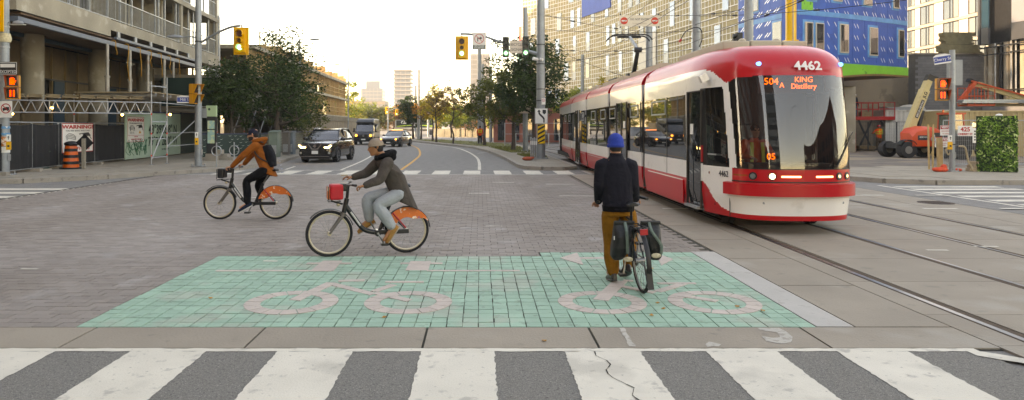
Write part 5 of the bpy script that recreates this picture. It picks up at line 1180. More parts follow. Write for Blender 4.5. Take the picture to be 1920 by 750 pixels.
def figure(T, J, ff, mats, face=None, s=1.0, vox=.008, hands=True, hem=.12, loose=1.0, collar=True, hands_dir=None, bulk=1.0, name_top='jacket'):
    """J: head, neck, chest, waist, pelvis, sl/el/wl, sr/er/wr, hl/kl/al/tl, hr/kr/ar/tr. ff: chest facing."""
    J = {k: Vector(v) for k, v in J.items()}; f = Vector(ff).normalized(); fh = Vector(face or ff).normalized()
    F, R, U = frame_(fh); lat = (J['sr'] - J['sl']).normalized(); hl = (J['hr'] - J['hl']).normalized()
    b = MB(); h = J['head']
    # head: skull, jaw, nose, ears, neck
    rings = []
    for z, a, d, o in ((-.125, .028, .03, .055), (-.112, .045, .052, .035), (-.085, .058, .072, .018), (-.05, .067, .085, .008), (-.01, .073, .093, .0), (.03, .076, .098, -.006), (.065, .071, .09, -.01), (.095, .053, .068, -.012), (.113, .025, .032, -.012)):
        rings.append(ringe(h + U * z * s + F * o * s, R, F, a * s, d * s, 14, 2.15))
    b.loft(rings); b.tube([h + F * .085 * s + U * .02 * s, h + F * .105 * s - U * .02 * s, h + F * .112 * s - U * .035 * s, h + F * .09 * s - U * .042 * s], [.008 * s, .012 * s, .015 * s, .01 * s], 6)
    b.ball(h + F * .085 * s + U * .03 * s + R * .03 * s, (.02 * s, .02 * s, .009 * s), 8, 5); b.ball(h + F * .085 * s + U * .03 * s - R * .03 * s, (.02 * s, .02 * s, .009 * s), 8, 5)
    b.tube([h + F * .088 * s - U * .066 * s - R * .022 * s, h + F * .097 * s - U * .064 * s, h + F * .088 * s - U * .066 * s + R * .022 * s], [.006 * s, .01 * s, .006 * s], 6)
    for q in (-1, 1): b.tube([h + R * q * .072 * s - U * .03 * s - F * .005 * s, h + R * q * .083 * s + U * .0 * s - F * .012 * s, h + R * q * .078 * s + U * .03 * s - F * .008 * s], [.011 * s, .016 * s, .011 * s], 6)
    b.tube([h - U * .06 * s - F * .02 * s, J['neck'], J['chest'] * .4 + J['neck'] * .6], [.056 * s, .058 * s, .075 * s], 12)
    b.loft([ringe(J['neck'] - Vector((0, 0, .03)), lat, f, .12 * s, .08 * s), ringe(J['chest'], lat, f, .14 * s, .09 * s), ringe(J['waist'], lat, f, .12 * s, .085 * s), ringe(J['pelvis'], hl, f, .13 * s, .09 * s)])
    for q in 'lr':
        limb(b, [J['s' + q], J['e' + q], J['w' + q]], [.042 * s, .034 * s, .024 * s], 8); limb(b, [J['h' + q], J['k' + q], J['a' + q]], [.07 * s, .048 * s, .036 * s], 8)
        limb(b, [J['a' + q], J['t' + q]], [.035 * s, .025 * s], 6)
        if hands:
            d = J['w' + q] - J['e' + q]; hd = (hands_dir or {}).get(q); pn = (0, 0, -1)
            if hd: d, pn = Vector(hd[0]), hd[1]
            hand(b, J['w' + q] + d.normalized() * .0, d, pn, (hd[2] if hd and len(hd) > 2 else 1.0), s, 1 if q == 'r' else -1)
    body = blob('body', b, mats['skin'], T, vox * .85, 1)
    for q in (-1, 1):
        e = MB().ball(h + F * .088 * s + U * .012 * s + R * q * .03 * s, (.010 * s, .010 * s, .008 * s), 8, 6).build('eye', mat('eye_dark', '#1a1410', .2, 0, 0, coat=1), body, smooth=True)
    # jacket
    j = MB(); L = loose; bk = bulk
    nk = J['neck']; ch = J['chest']; wa = J['waist']; pe = J['pelvis']
    sw = (J['sr'] - J['sl']).length / 2
    hemc = pe + (pe - wa).normalized() * hem * .3
    rr = [ringe(nk + Vector((0, 0, .035)) * s, lat, f, .062 * s, .062 * s), ringe(nk - Vector((0, 0, .005)), lat, f, .09 * s, .075 * s), ringe(nk * .65 + ch * .35 - f * .01, lat, f, sw * .78, .105 * s * bk), ringe(ch * .75 + nk * .25, lat, f, sw * .98, .125 * s * bk), ringe(ch, lat, f, sw * .98 * L, .135 * s * bk), ringe(wa, lat, f, sw * .88 * L, .128 * s * bk), ringe(hemc, hl, f, sw * .90 * L, .13 * s * bk)]
    j.loft(rr)
    for q in 'lr':
        S_, E_, W_ = J['s' + q], J['e' + q], J['w' + q]; mid = S_.lerp(E_, .5); m2 = E_.lerp(W_, .5)
        limb(j, [ch.lerp(S_, .75), S_, mid, E_, m2, W_ - (W_ - E_).normalized() * .02], [.08 * s, .07 * s * L, .066 * s * L, .058 * s * L, .05 * s * L, .043 * s * L], 12)
    if collar: j.tube([nk + lat * .062 * cos(t) * s + f * .058 * sin(t) * s + Vector((0, 0, .03 * s)) for t in [2 * pi * q / 12 for q in range(12)]], .02 * s, 6, closed=True)
    jo = blob(name_top, j, mats['top'], T, vox, 6)
    # trousers
    t = MB(); t.loft([ringe(wa.lerp(pe, .5), hl, f, .145 * s, .105 * s), ringe(pe, hl, f, .178 * s, .13 * s), ringe(pe - Vector((0, 0, .10 * s)), hl, f, .172 * s, .128 * s)])
    for q in 'lr':
        H, K, A = J['h' + q], J['k' + q], J['a' + q]
        limb(t, [H, H.lerp(K, .45), K, K.lerp(A, .45), A + (K - A).normalized() * .03], [.104 * s, .096 * s, .076 * s, .074 * s * L, .058 * s * L], 12)
    blob('trousers', t, mats['legs'], T, vox, 2)
    for q in 'lr':
        A, E_ = J['a' + q], J['t' + q]; d = (E_ - A); d2 = d.copy(); n = MB()
        fd = Vector((d.x, d.y, d.z)).normalized(); side = fd.cross(Vector((0, 0, 1))).normalized(); up = side.cross(fd); heel = A - fd * .05 * s - up * .05 * s
        rings = []
        for tt, w_, hgt in ((-.06, .025, .05), (-.03, .038, .085), (.03, .042, .085), (.10, .045, .06), (.17, .047, .042), (.215, .034, .03), (.232, .015, .018)):
            c = A + fd * tt * s - up * .055 * s; rings.append([c + side * w_ * cos(a) * s + up * (hgt * max(0, sin(a)) - .022 * max(0, -sin(a))) * s for a in [2 * pi * k / 12 for k in range(12)]])
        n.loft(rings); n.tube([A + (J['k' + q] - A).normalized() * .06 * s, A], [.043 * s, .045 * s], 10)
        so = blob('shoe', n, mats['shoe'], T, vox * .9, 1)
        rings = []
        for tt, w_ in ((-.06, .028), (0, .043), (.1, .048), (.2, .04), (.235, .018)):
            c = A + fd * tt * s - up * .076 * s; rings.append([c + side * w_ * cos(a) * s + up * .012 * sin(a) * s for a in [2 * pi * k / 10 for k in range(10)]])
        MB().loft(rings).build('sole', mats.get('sole', black), so)
    return dict(F=F, R=R, U=U, h=h, body=body, top=jo)
def cap(T, D, m, brim=1, r=.104, z=.02, nm='cap', low=-.02):
    F, R, U, h = D['F'], D['R'], D['U'], D['h']; rings = []
    for k in range(9):
        t = k / 8 * pi / 2; rings.append(ringe(h + U * (z + low * (1 - k / 8) + .098 * sin(t)) - F * .008, R, F, (r - .018) * max(.08, cos(t)) ** .8, r * max(.08, cos(t)) ** .8, 18, 2.1))
    o = MB().loft(rings).build(nm, m, T, smooth=60)
    if brim:
        rings = []
        for k in range(7):
            u = k / 6; w = (.072 * (1 - .35 * u * u)); c = h + F * brim * (r - .015 + .075 * u) + U * (z + low + .008 - .02 * u); rings.append([c - R * w, c - R * w * .5 + U * .008, c + R * w * .5 + U * .008, c + R * w, c + R * w * .5 + U * .001, c - R * w * .5 + U * .001])
        MB().loft(rings).build('brim', m, o, smooth=60)
    return o
# ------------------------------------------------------------------ bicycles
cream = mat('cream_rim', '#b9ab92', .4, .2, .08, 12); bframe = mat('bike_frame_black', '#17181a', .35, .2, .1, 10, coat=.4); bgrey = mat('bike_frame_grey', '#6c6660', .4, .4, .1, 10); spokem = mat('spoke_steel', '#8d8d8b', .35, .7, 0)
def bwheel(T, c, R, tw=.022, rim=cream, tyre=rubber, nsp=20, rimw=.016):
    t = MB().ring(c, R - tw * .8, tw, 'y', 48, 8).build('tyre', tyre, T, smooth=True)
    MB().ring(c, R - tw * 2.0, rimw, 'y', 48, 6).build('rim', rim, t, smooth=True)
    sp = MB()
    for k in range(nsp):
        a = 2 * pi * k / nsp; e = 1 if k % 2 else -1; sp.bar((c[0] + .02 * cos(a + .5 * e), c[1] + .025 * e, c[2] + .02 * sin(a + .5 * e)), (c[0] + (R - tw * 2.2) * cos(a), c[1], c[2] + (R - tw * 2.2) * sin(a)), .0028)
    sp.build('spokes', spokem, t)
    MB().cyl((c[0], c[1] - .05, c[2]), (c[0], c[1] + .05, c[2]), .028, 12).build('hub', rim if rim is cream else spokem, t, smooth=True)
    return t
skirt_o = speckle(speckle(mat('orange_patterned_guard', '#d8641c', .4, 0, .1, 6, coat=.3), '#ead9c4', 17, .58, .9), '#7c4a86', 23, .66, .8)
WB_, WR = .5425, .318
def share_bike(label, loc, rz, bag, bagm, s=1):
    T = thing('share_bicycle', label, 'bicycle', loc, rz)
    bwheel(T, (-WB_, 0, WR), WR); bwheel(T, (WB_, 0, WR), WR)
    fr = MB(); tube_ = lambda pts, r, n=10, sx=1: fr.tube(catmull(pts, 4), r, n)
    hd = (-.31, 0, .70); fr.tube([(-.30, 0, .80), (-.345, 0, .60)], .034, 12)
    tube_([(-.32, 0, .70), (-.2, 0, .52), (-.07, 0, .36), (.08, 0, .31), (.16, 0, .30)], .035)
    fr.tube([(.14, 0, .30), (.30, 0, .70)], .026, 10); fr.tube([(.14, .05, .31), (WB_, .055, WR)], .014, 8); fr.tube([(.14, -.05, .31), (WB_, -.055, WR)], .022, 8); fr.tube([(.27, .05, .6), (WB_, .055, WR)], .013, 8)
    fr.tube([(.12, -.06, .30), (.12, .06, .30)], .045, 12)
    fr.build('frame', bframe, T, smooth=True)
    MB().tube([(-.345, 0, .6), (-.36, 0, .56)], .05, 12).tube([(-.36, .055, .57), (-WB_, .055, WR)], [.022, .014], 8).tube([(-.36, -.055, .57), (-WB_, -.055, WR)], [.022, .014], 8).build('fork', bgrey, T, smooth=True)
    MB().tube([(-.25, -.04, .61), (-.12, -.04, .42)], .014, 6).build('white_lettering_panel', mat('bike_print_white', '#c9c7c2', .5, 0, .3, 60), T)
    MB().box((.1, -.085, .285), (.56, -.05, .345)).build('chain_guard', black, T, bevel=.01)
    def arcf(c, R, a0, a1, w, nm, m, thick=.006):
        rings = []
        for k in range(19):
            a = radians(lerp(a0, a1, k / 18)); rings.append([(c[0] + rr * cos(a), y, c[2] + rr * sin(a)) for rr, y in ((R, -w), (R + .008, 0), (R, w), (R - thick, w), (R - thick + .008, 0), (R - thick, -w))])
        return MB().loft(rings).build(nm, m, T, smooth=50)
    arcf((-WB_, 0, WR), WR + .022, 18, 140, .034, 'front_mudguard', black); arcf((WB_, 0, WR), WR + .022, 5, 175, .034, 'rear_mudguard', black)
    for y in (-.038, .038):
        a_ = [radians(t) for t in range(22, 172, 8)]; P = [(WB_ + (WR + .015) * cos(t), WR + (WR + .015) * sin(t)) for t in a_] + [(WB_ + .19 * cos(t), WR + .19 * sin(t)) for t in [radians(q) for q in (150, 130, 105, 85, 60, 38)]]
        P[-1] = (WB_ + .24, WR + .17); MB().xz(P, y - .004, y + .004).build('skirt_guard', skirt_o, T)
    MB().tube([(.33, -.05, .58), (.52, -.06, .36)], .012, 6).build('red_stay', redp, T)
    MB().tube([(.29, 0, .68), (.42, 0, .90)], .014, 8).build('seat_post', spokem, T)
    sd2 = MB(); rings = []
    for x, w, z in ((.30, .022, .93), (.36, .035, .945), (.44, .07, .95), (.52, .09, .96), (.57, .085, .965), (.59, .05, .955)): rings.append([(x, w * cos(a), z + .022 * sin(a) - .01 * abs(cos(a))) for a in [2 * pi * k / 12 for k in range(12)]])
    sd2.loft(rings).build('saddle', black, T, smooth=True)
    MB().tube([(-.30, 0, .8), (-.285, 0, .98)], .022, 10).build('stem', bframe, T)
    hb = MB().tube(catmull([(-.22, -.30, 1.0), (-.26, -.2, 1.0), (-.31, -.06, .985), (-.31, .06, .985), (-.26, .2, 1.0), (-.22, .30, 1.0)], 5), .013, 8); h = hb.build('handlebar', spokem, T, smooth=True)
    for q in (-1, 1): MB().tube([(-.25, q * .23, 1.0), (-.215, q * .33, 1.0)], .018, 8).build('grip', black, h)
    MB().box((-.40, -.06, .90), (-.29, .06, 1.01)).build('dash', bframe, T, bevel=.02)
    rk = MB().tube([(-.56, -.12, .77), (-.56, .12, .77), (-.40, .12, .77), (-.40, -.12, .77)], .008, 6, closed=True).tube([(-.36, 0, .72), (-.52, 0, .77)], .014, 6).tube([(-.56, -.12, .79), (-.56, -.12, .97), (-.56, .12, .97), (-.56, .12, .79)], .007, 6); rk.build('front_rack', black, T)
    MB().ball((-.42, 0, .71), (.03, .03, .022), 8, 5).build('front_lamp', cream, T, smooth=True)
    MB().tube([(.12, -.06, .3), (.12, -.1, .3)], .016, 8).tube([(.12, -.1, .3), (.05, -.11, .15)] if not bag == 'red' else [(.12, -.1, .3), (.20, -.11, .16)], .012, 6).build('crank', spokem, T)
    a = (.05, .15) if bag != 'red' else (.20, .16); MB().box((a[0] - .05, -.21, a[1] - .015), (a[0] + .05, -.12, a[1] + .015)).build('pedal', black, T)
    MB().tube([(.12, .06, .3), (.12, .1, .3)], .016, 8).tube([(.12, .1, .3), (.24 - a[0], .11, .6 - a[1])], .012, 6).build('crank', spokem, T); MB().box((.19 - a[0], .12, .585 - a[1]), (.29 - a[0], .21, .615 - a[1])).build('pedal', black, T)
    return T
LBY = 13.24
bk1 = share_bike('black share bicycle with orange rear guard ridden by the man in brown', ((464.7 - 900) * LBY / FOC, LBY, 0), 0, 'black', black)
bk2 = share_bike('black share bicycle with a red bag in front, ridden by the person in grey', (-1.566, 9.6, 0), math.atan2(.32, 1.042), 'red', redp)
Tb = thing('handlebar_bag', 'small black bag on the front rack of the left bicycle', 'bag', bk1.location + Vector((-.49, 0, .8))); MB().box((-.07, -.11, 0), (.06, .11, .19)).build('bag', black, Tb, bevel=.03); MB().box((-.08, -.09, .02), (-.07, .09, .05)).build('reflector', white, Tb)
Tb = thing('handlebar_bag', 'bright red bag with an orange patterned front on the rack of the nearer bicycle', 'bag', bk2.location, bk2.rotation_euler.z); MB().box((-.54, -.12, .79), (-.36, .12, 1.0)).build('bag', mat('bag_red', '#c21420', .6, 0, .1, 9), Tb, bevel=.03); MB().box((-.575, -.115, .8), (-.545, .115, .97)).build('patterned_front', skirt_o, Tb, bevel=.01)
# rider 1
def L1(px, py, y=0): return ((px - 464.7) / 97, y, (411 - py) / 97)
M1 = dict(skin=skin1, top=cloth('brown_jacket', '#8a4a1c', .12, 7), legs=cloth('black_trousers', '#101013'), shoe=cloth('navy_shoe', '#1a2233'), sole=white)
R1 = thing('person', 'man in a brown hooded jacket and dark cap riding the left bicycle', 'person', tuple(bk1.location))
J1 = dict(head=L1(474.5, 252), neck=L1(483, 265), chest=L1(489, 281), waist=L1(494, 301), pelvis=L1(501, 316), sl=L1(483, 271, .17), sr=L1(484, 272, -.17), el=L1(466, 289, .24), er=L1(462, 292, -.25), wl=L1(449, 309, .25), wr=L1(443, 311, -.25),
          hl=L1(499, 319, .10), hr=L1(499, 319, -.10), kl=L1(481, 347, .13), kr=L1(467, 338, -.12), al=L1(486, 368, .15), ar=L1(469, 380, -.15), tl=L1(478, 373, .15), tr=L1(456, 387, -.16))
D = figure(R1, J1, (-.85, 0, .35), M1, (-1, -.06, -.1), .98, .010, hands_dir={'l': ((-1, 0, -.15), (-.2, 0, -1), 1.2), 'r': ((-1, 0, -.15), (-.2, 0, -1), 1.2)}, bulk=1.35, hem=.35, loose=1.1)
cap(R1, D, cloth('navy_cap', '#1c1e2c'), 1)
F, R, U, h = D['F'], D['R'], D['U'], D['h']
MB().loft([ringe(h - U * .12 + F * .055, R, F, .03, .03), ringe(h - U * .10 + F * .04, R, F, .055, .055), ringe(h - U * .06 + F * .022, R, F, .068, .074), ringe(h - U * .035 + F * .02, R, F, .070, .070)]).build('beard', hairm, R1, smooth=True)
MB().loft([ringe(h - U * .06 - F * .035, R, F, .05, .06), ringe(h - U * .02 - F * .03, R, F, .078, .078), ringe(h + U * .03 - F * .02, R, F, .08, .088)]).build('hair', hairm, R1, smooth=True)
hd = MB(); nk = Vector(J1['neck']); hd.tube(catmull([nk + Vector((-.05, -.10, -.0)), nk + Vector((.05, -.13, .03)), nk + Vector((.13, -.06, .05)), nk + Vector((.15, 0, .05)), nk + Vector((.13, .06, .05)), nk + Vector((.05, .13, .03)), nk + Vector((-.05, .10, 0))], 4), [.045] * 25, 8).ball(nk + Vector((.09, 0, .01)), (.09, .10, .08), 10, 6); blob('hood', hd, M1['top'], R1, .012, 2)
bp_ = cloth('backpack_black', '#17181b', .2, 12); T = thing('backpack', 'black backpack with pale lettering on the back of the man in the brown jacket', 'backpack', tuple(bk1.location))
q = MB(); rings = []
for t in range(9):
    u = t / 8; c = Vector(L1(500, 272)).lerp(Vector(L1(513, 312)), u); w = .13 + .025 * sin(pi * u); d_ = .085 * (.55 + .55 * sin(pi * min(1, u * .9 + .12))); rings.append(ringe(c, Vector((0, 1, 0)), Vector((.95, 0, .28)), w, d_, 14, 3))
blob('pack', q.loft(rings), bp_, T, .012, 1)
st = MB()
for s_ in (-1, 1): st.tube(catmull([L1(497, 267, s_ * .1), L1(488, 265, s_ * .14), L1(482, 280, s_ * .17), L1(492, 294, s_ * .19), L1(506, 303, s_ * .13)], 4), .013, 6)
st.build('strap', black, T)
for k in range(5): MB().box((.595 + .022 * k * .8, -.06, 1.18 - .07 * k), (.605 + .022 * k * .8, .06, 1.195 - .07 * k)).build('pale_print', mat('print_grey', '#8f9095', .6, 0, 0), T)
# rider 2 (heading turned a little towards the viewer)
def L2(px, py, y=0): return ((px - 690) / 134, y, (477 - py) / 134.5)
M2 = dict(skin=skin2, top=cloth('grey_wool_jacket', '#4c4540', .15, 10), legs=cloth('pale_jeans', '#979da0', .1, 8), shoe=cloth('tan_boot', '#9c7040'), sole=mat('boot_sole', '#a59a86', .8, 0, .1, 9))
R2 = thing('person', 'person in a grey jacket, pale jeans and tan cap riding the nearer bicycle', 'person', tuple(bk2.location), bk2.rotation_euler.z)
J2 = dict(head=L2(703, 273), neck=L2(718, 293), chest=L2(731, 316), waist=L2(741, 341), pelvis=L2(749, 359), sl=L2(716, 301, .17), sr=L2(722, 303, -.17), el=L2(690, 325, .24), er=L2(706, 333, -.24), wl=L2(664, 333, .24), wr=L2(678, 344, -.25),
          hl=L2(746, 362, .10), hr=L2(747, 362, -.10), kl=L2(691, 372, .13), kr=L2(705, 383, -.12), al=L2(694, 415, .15), ar=L2(732, 425, -.14), tl=L2(680, 424, .15), tr=L2(716, 447, -.15))
D = figure(R2, J2, (-.85, 0, .4), M2, (-1, -.08, -.12), 1.0, .010, hands_dir={'l': ((-1, 0, .1), (.2, 0, -1), .7), 'r': ((-1, 0, -.15), (-.1, 0, -1), 1.2)}, bulk=1.6, hem=.7, loose=1.2)
cap(R2, D, cloth('tan_cap', '#8f7f6f'), -1, .113, low=-.012)
F, R, U, h = D['F'], D['R'], D['U'], D['h']
MB().loft([ringe(h - U * .085 - F * .04, R, F, .055, .05), ringe(h - U * .02 - F * .028, R, F, .083, .082), ringe(h + U * .022 - F * .006, R, F, .086, .104)]).build('hair', hairm, R2, smooth=True)
hd = MB(); nk = Vector(J2['neck']); hd.tube(catmull([nk + Vector((-.07, -.09, .0)), nk + Vector((.04, -.13, .04)), nk + Vector((.13, -.06, .07)), nk + Vector((.15, 0, .06)), nk + Vector((.13, .06, .07)), nk + Vector((.04, .13, .04)), nk + Vector((-.07, .09, 0)), nk + Vector((-.09, 0, -.02)), nk + Vector((-.07, -.09, .0))], 4), .042, 8).ball(nk + Vector((.1, 0, .0)), (.09, .10, .07), 10, 6); blob('hood', hd, cloth('black_hood', '#121215'), R2, .012, 2)
MB().box((-.262, .22, 1.13), (-.25, .30, 1.25)).build('phone', black, R2) if False else None
T = thing('phone', 'phone held in the far hand of the person in the grey jacket', 'phone', tuple(bk2.location), bk2.rotation_euler.z); MB().box((-.36, .19, 1.10), (-.27, .27, 1.112)).build('case', mat('phone_gold', '#8c7a5a', .3, .3, 0), T)
# ------------------------------------------------------------------ standing cyclist seen from behind
def city_bike(label, loc, rz):
    T = thing('city_bicycle', label, 'bicycle', loc, rz); R = .345; F0, R0 = (-.515, 0, R), (.515, 0, R)
    bwheel(T, F0, R, .018, spokem, rubber, 24, .01); bwheel(T, R0, R, .018, spokem, rubber, 24, .01)
    bl = mat('bike_frame_dark_blue', '#1a2636', .3, .3, .1, 8, coat=.5); f = MB()
    f.tube([(-.36, 0, .80), (-.395, 0, .66)], .02, 8).tube([(-.38, 0, .69), (.08, 0, .28)], .019, 8).tube([(-.365, 0, .77), (.20, 0, .74)], .016, 8).tube([(.08, 0, .28), (.23, 0, .80)], .017, 8)
    for y in (-.05, .05): f.tube([(.08, y * .6, .28), (.515, y, R)], .010, 6).tube([(.20, y * .3, .72), (.515, y, R)], .008, 6).tube([(-.40, y, .62), (-.515, y, R)], .011, 6)
    f.tube([(-.40, -.05, .63), (-.40, .05, .63)], .018, 8).build('frame', bl, T, smooth=True)
    MB().tube([(.23, 0, .80), (.27, 0, .92)], .013, 8).build('seat_post', black, T)
    rings = [[(x, w * cos(a), z + .02 * sin(a) - .01 * abs(cos(a))) for a in [2 * pi * k / 12 for k in range(12)]] for x, w, z in ((.13, .016, .93), (.2, .03, .935), (.28, .065, .94), (.36, .078, .945), (.39, .05, .94))]; MB().loft(rings).build('saddle', black, T, smooth=True)
    MB().tube([(-.355, 0, .8), (-.35, 0, .95)], .014, 8).tube(catmull([(-.20, -.28, .93), (-.30, -.2, .95), (-.36, 0, .95), (-.30, .2, .95), (-.20, .28, .93)], 5), .012, 8).build('handlebar', black, T, smooth=True)
    for y in (-.27, .27): MB().tube([(-.26, y * .88, .94), (-.16, y * 1.1, .925)], .018, 8).build('grip', black, T)
    for c in (F0, R0):
        rings = []
        for k in range(19): a = radians(lerp(-10 if c is R0 else 25, 150 if c is R0 else 190, k / 18)); rings.append([(c[0] + rr * cos(a), y, c[2] + rr * sin(a)) for rr, y in ((R + .012, -.026), (R + .022, 0), (R + .012, .026), (R + .008, .026), (R + .018, 0), (R + .008, -.026))])
        MB().loft(rings).build('mudguard', black, T, smooth=50)
    MB().xz([(.86, .33), (.875, .22), (.90, .12), (.86, .13), (.83, .25)], -.03, .03).build('mud_flap', black, T)
    rk = MB()
    for y in (-.06, .06): rk.tube([(.22, y, .70), (.72, y, .72)], .007, 6).tube([(.62, y * 1.3, .71), (.515, y * 1.2, R)], .006, 6).tube([(.45, y * 1.3, .71), (.515, y * 1.2, R)], .006, 6)
    for x in (.3, .45, .6, .72): rk.tube([(x, -.06, .715), (x, .06, .715)], .006, 6)
    rk.build('rear_rack', black, T); MB().box((.73, -.04, .66), (.75, .04, .72)).build('rear_lamp', redp, T)
    MB().tube([(.08, -.06, .28), (.08, .06, .28)], .02, 8).tube([(.08, .055, .28), (.08, .06, .28)], .085, 20).build('crankset', darkst, T)
    MB().box((.08, .045, .27), (.515, .055, .285)).box((.08, .045, .35), (.515, .055, .36)).build('chain', darkst, T)
    for y, x, z in ((-.1, .10, .11), (.1, .06, .45)): MB().tube([(.08, math.copysign(.06, y), .28), (x, y, z)], .010, 6).build('crank', spokem, T); MB().box((x - .045, y + math.copysign(.01, y) - .04, z - .012), (x + .045, y + math.copysign(.01, y) + .04, z + .012)).build('pedal', black, T)
    MB().tube([(.36, .07, .42), (.40, .09, .08)], .008, 6).build('kick_stand', black, T)
    return T
BX, BYY = 1.745, 7.915
b3 = city_bike('dark city bicycle with two panniers standing on the green box, seen from behind', (BX, BYY, 0), radians(-88.5)); b3.rotation_euler = (radians(3.5), 0, radians(-88.5))
dk = speckle(mat('pannier_fabric', '#0c100f', .55, 0, .2, 9, .4, 20), '#161c1a', 5, .6, .5)
for i, (x0, x1, lab) in enumerate(((1.43, 1.66, 'left black roll-top pannier with a grey-green strap on the parked rider bicycle'), (1.80, 2.02, 'right black roll-top pannier with a pale patch on the rider bicycle'))):
    T = thing('pannier_bag', lab, 'pannier', ((x0 + x1) / 2, 7.55, .30)); w = (x1 - x0) / 2; rings = []
    sl_ = .03 if i == 0 else -.02
    for z, a, b_, o in ((.03, .42, .06, -sl_), (.07, .68, .10, -sl_ * .8), (.17, .82, .13, 0), (.29, .9, .13, sl_), (.35, .96, .10, sl_ * 1.2), (.40, 1.0, .05, sl_ * 1.5), (.44, 1.0, .025, sl_ * 1.5)): rings.append(ringe((o, 0, z), Vector((1, 0, 0)), Vector((0, 1, 0)), w * a, b_, 16, 3.2))
    blob('bag', MB().loft(rings), dk, T, .012, 1)
    MB().bar((sl_ * 1.5 - w * .98, -.02, .44), (sl_ * 1.5 + w * .98, -.02, .44), .05, .035).build('rolled_top', dk, T, bevel=.01)
    sm = mat('sage_strap', '#55665b', .7, 0, .1, 20); MB().tube(catmull([(.05 * (1 - 2 * i), -.03, .45), (.045 * (1 - 2 * i), -.155, .36), (.05, -.165, .22), (.055, -.15, .12)], 4), [.008] * 13, 5, sx=2.2).build('strap', sm, T)
    MB().ball((.06 if i == 0 else 0, -.152, .06 if i == 0 else .10), (.055, .012, .028), 10, 5).build('pale_patch', mat('worn_white', '#b9ae93', .8, 0, .3, 30), T)
    if i == 0: MB().box((-.095, -.153, .27), (-.085, -.148, .31)).build('white_mark', white, T)
M3 = dict(skin=skin1, top=cloth('charcoal_jacket', '#1d1d24', .12, 14), legs=cloth('mustard_trousers', '#8a5a1e', .12, 8), shoe=mat('dark_leather_shoe', '#241a18', .35, 0, .1, 15, coat=.3), sole=black)
R3 = thing('person', 'man in a blue knitted hat and mustard trousers standing over his bicycle, back turned', 'person', (1.62, 7.95, 0))
def L3(px, py, Y): v = at(px, py, Y); return (v.x - 1.62, Y - 7.95, v.z)
J3 = dict(head=L3(1154, 271, 8.02), neck=L3(1155, 294, 8.0), chest=L3(1156, 326, 8.02), waist=L3(1157, 356, 8.0), pelvis=L3(1159, 388, 7.98), sl=L3(1129, 309, 8.0), sr=L3(1182, 309, 8.0), el=L3(1124, 348, 8.0), er=L3(1187, 347, 8.0), wl=L3(1122, 378, 8.18), wr=L3(1192, 374, 8.2),
          hl=L3(1144, 402, 8.0), hr=L3(1177, 402, 8.0), kl=L3(1144, 458, 8.0), kr=L3(1185, 443, 8.25), al=L3(1150, 516, 7.9), ar=L3(1178, 497, 8.02), tl=L3(1141, 524, 8.08), tr=L3(1176, 503, 8.2))
J3['al'] = (J3['al'][0], J3['al'][1], .10); J3['tl'] = (J3['tl'][0], J3['al'][1] + .2, .065)
D = figure(R3, J3, (0, 1, 0), M3, (.02, 1, -.05), 1.0, .009, hands_dir={'l': ((-.1, 1, -.2), (0, .3, -1), 1.2), 'r': ((.1, 1, -.2), (0, .3, -1), 1.2)}, bulk=1.1, hem=.1, loose=1.22)
F, R, U, h = D['F'], D['R'], D['U'], D['h']
bm2 = mat('blue_knit', '#123f9e', .95, 0, .15, 30, .9, 150); rings = []
for z, r in ((-.035, .099), (-.03, .107), (.0, .108), (.005, .101), (.03, .102), (.06, .098), (.09, .085), (.115, .062), (.13, .035), (.136, .012)): rings.append([h + U * z + R * r * .9 * (1 + .02 * (k % 2)) * cos(2 * pi * k / 40) + F * r * (1 + .02 * (k % 2)) * sin(2 * pi * k / 40) - F * .008 for k in range(40)])
MB().loft(rings).build('knitted_hat', bm2, R3, smooth=60)
MB().loft([ringe(h - U * .085 - F * .04, R, F, .045, .04), ringe(h - U * .06 - F * .03, R, F, .07, .065), ringe(h - U * .03 - F * .02, R, F, .078, .085)]).build('hair', hairm, R3, smooth=True)
lo = Vector(J3['pelvis']); MB().loft([ringe(lo + Vector((0, 0, .02)), Vector((1, 0, 0)), Vector((0, 1, 0)), .19, .145), ringe(lo + Vector((0, 0, -.045)), Vector((1, 0, 0)), Vector((0, 1, 0)), .183, .14)]).build('shirt_hem', cloth('black_shirt', '#0d0d10'), R3, smooth=60)
MB().bar((-.205, -.02, 1.02), (-.2, -.02, 1.1), .002).build('seam', black, R3) if False else None
MB().tube([Vector(J3['al']) + Vector((0, 0, .0)), Vector(J3['al']) + Vector((0, 0, .07))], .047, 12).build('yellow_sock', mat('mustard_sock', '#a8801f', .9, 0, .1, 20), R3)
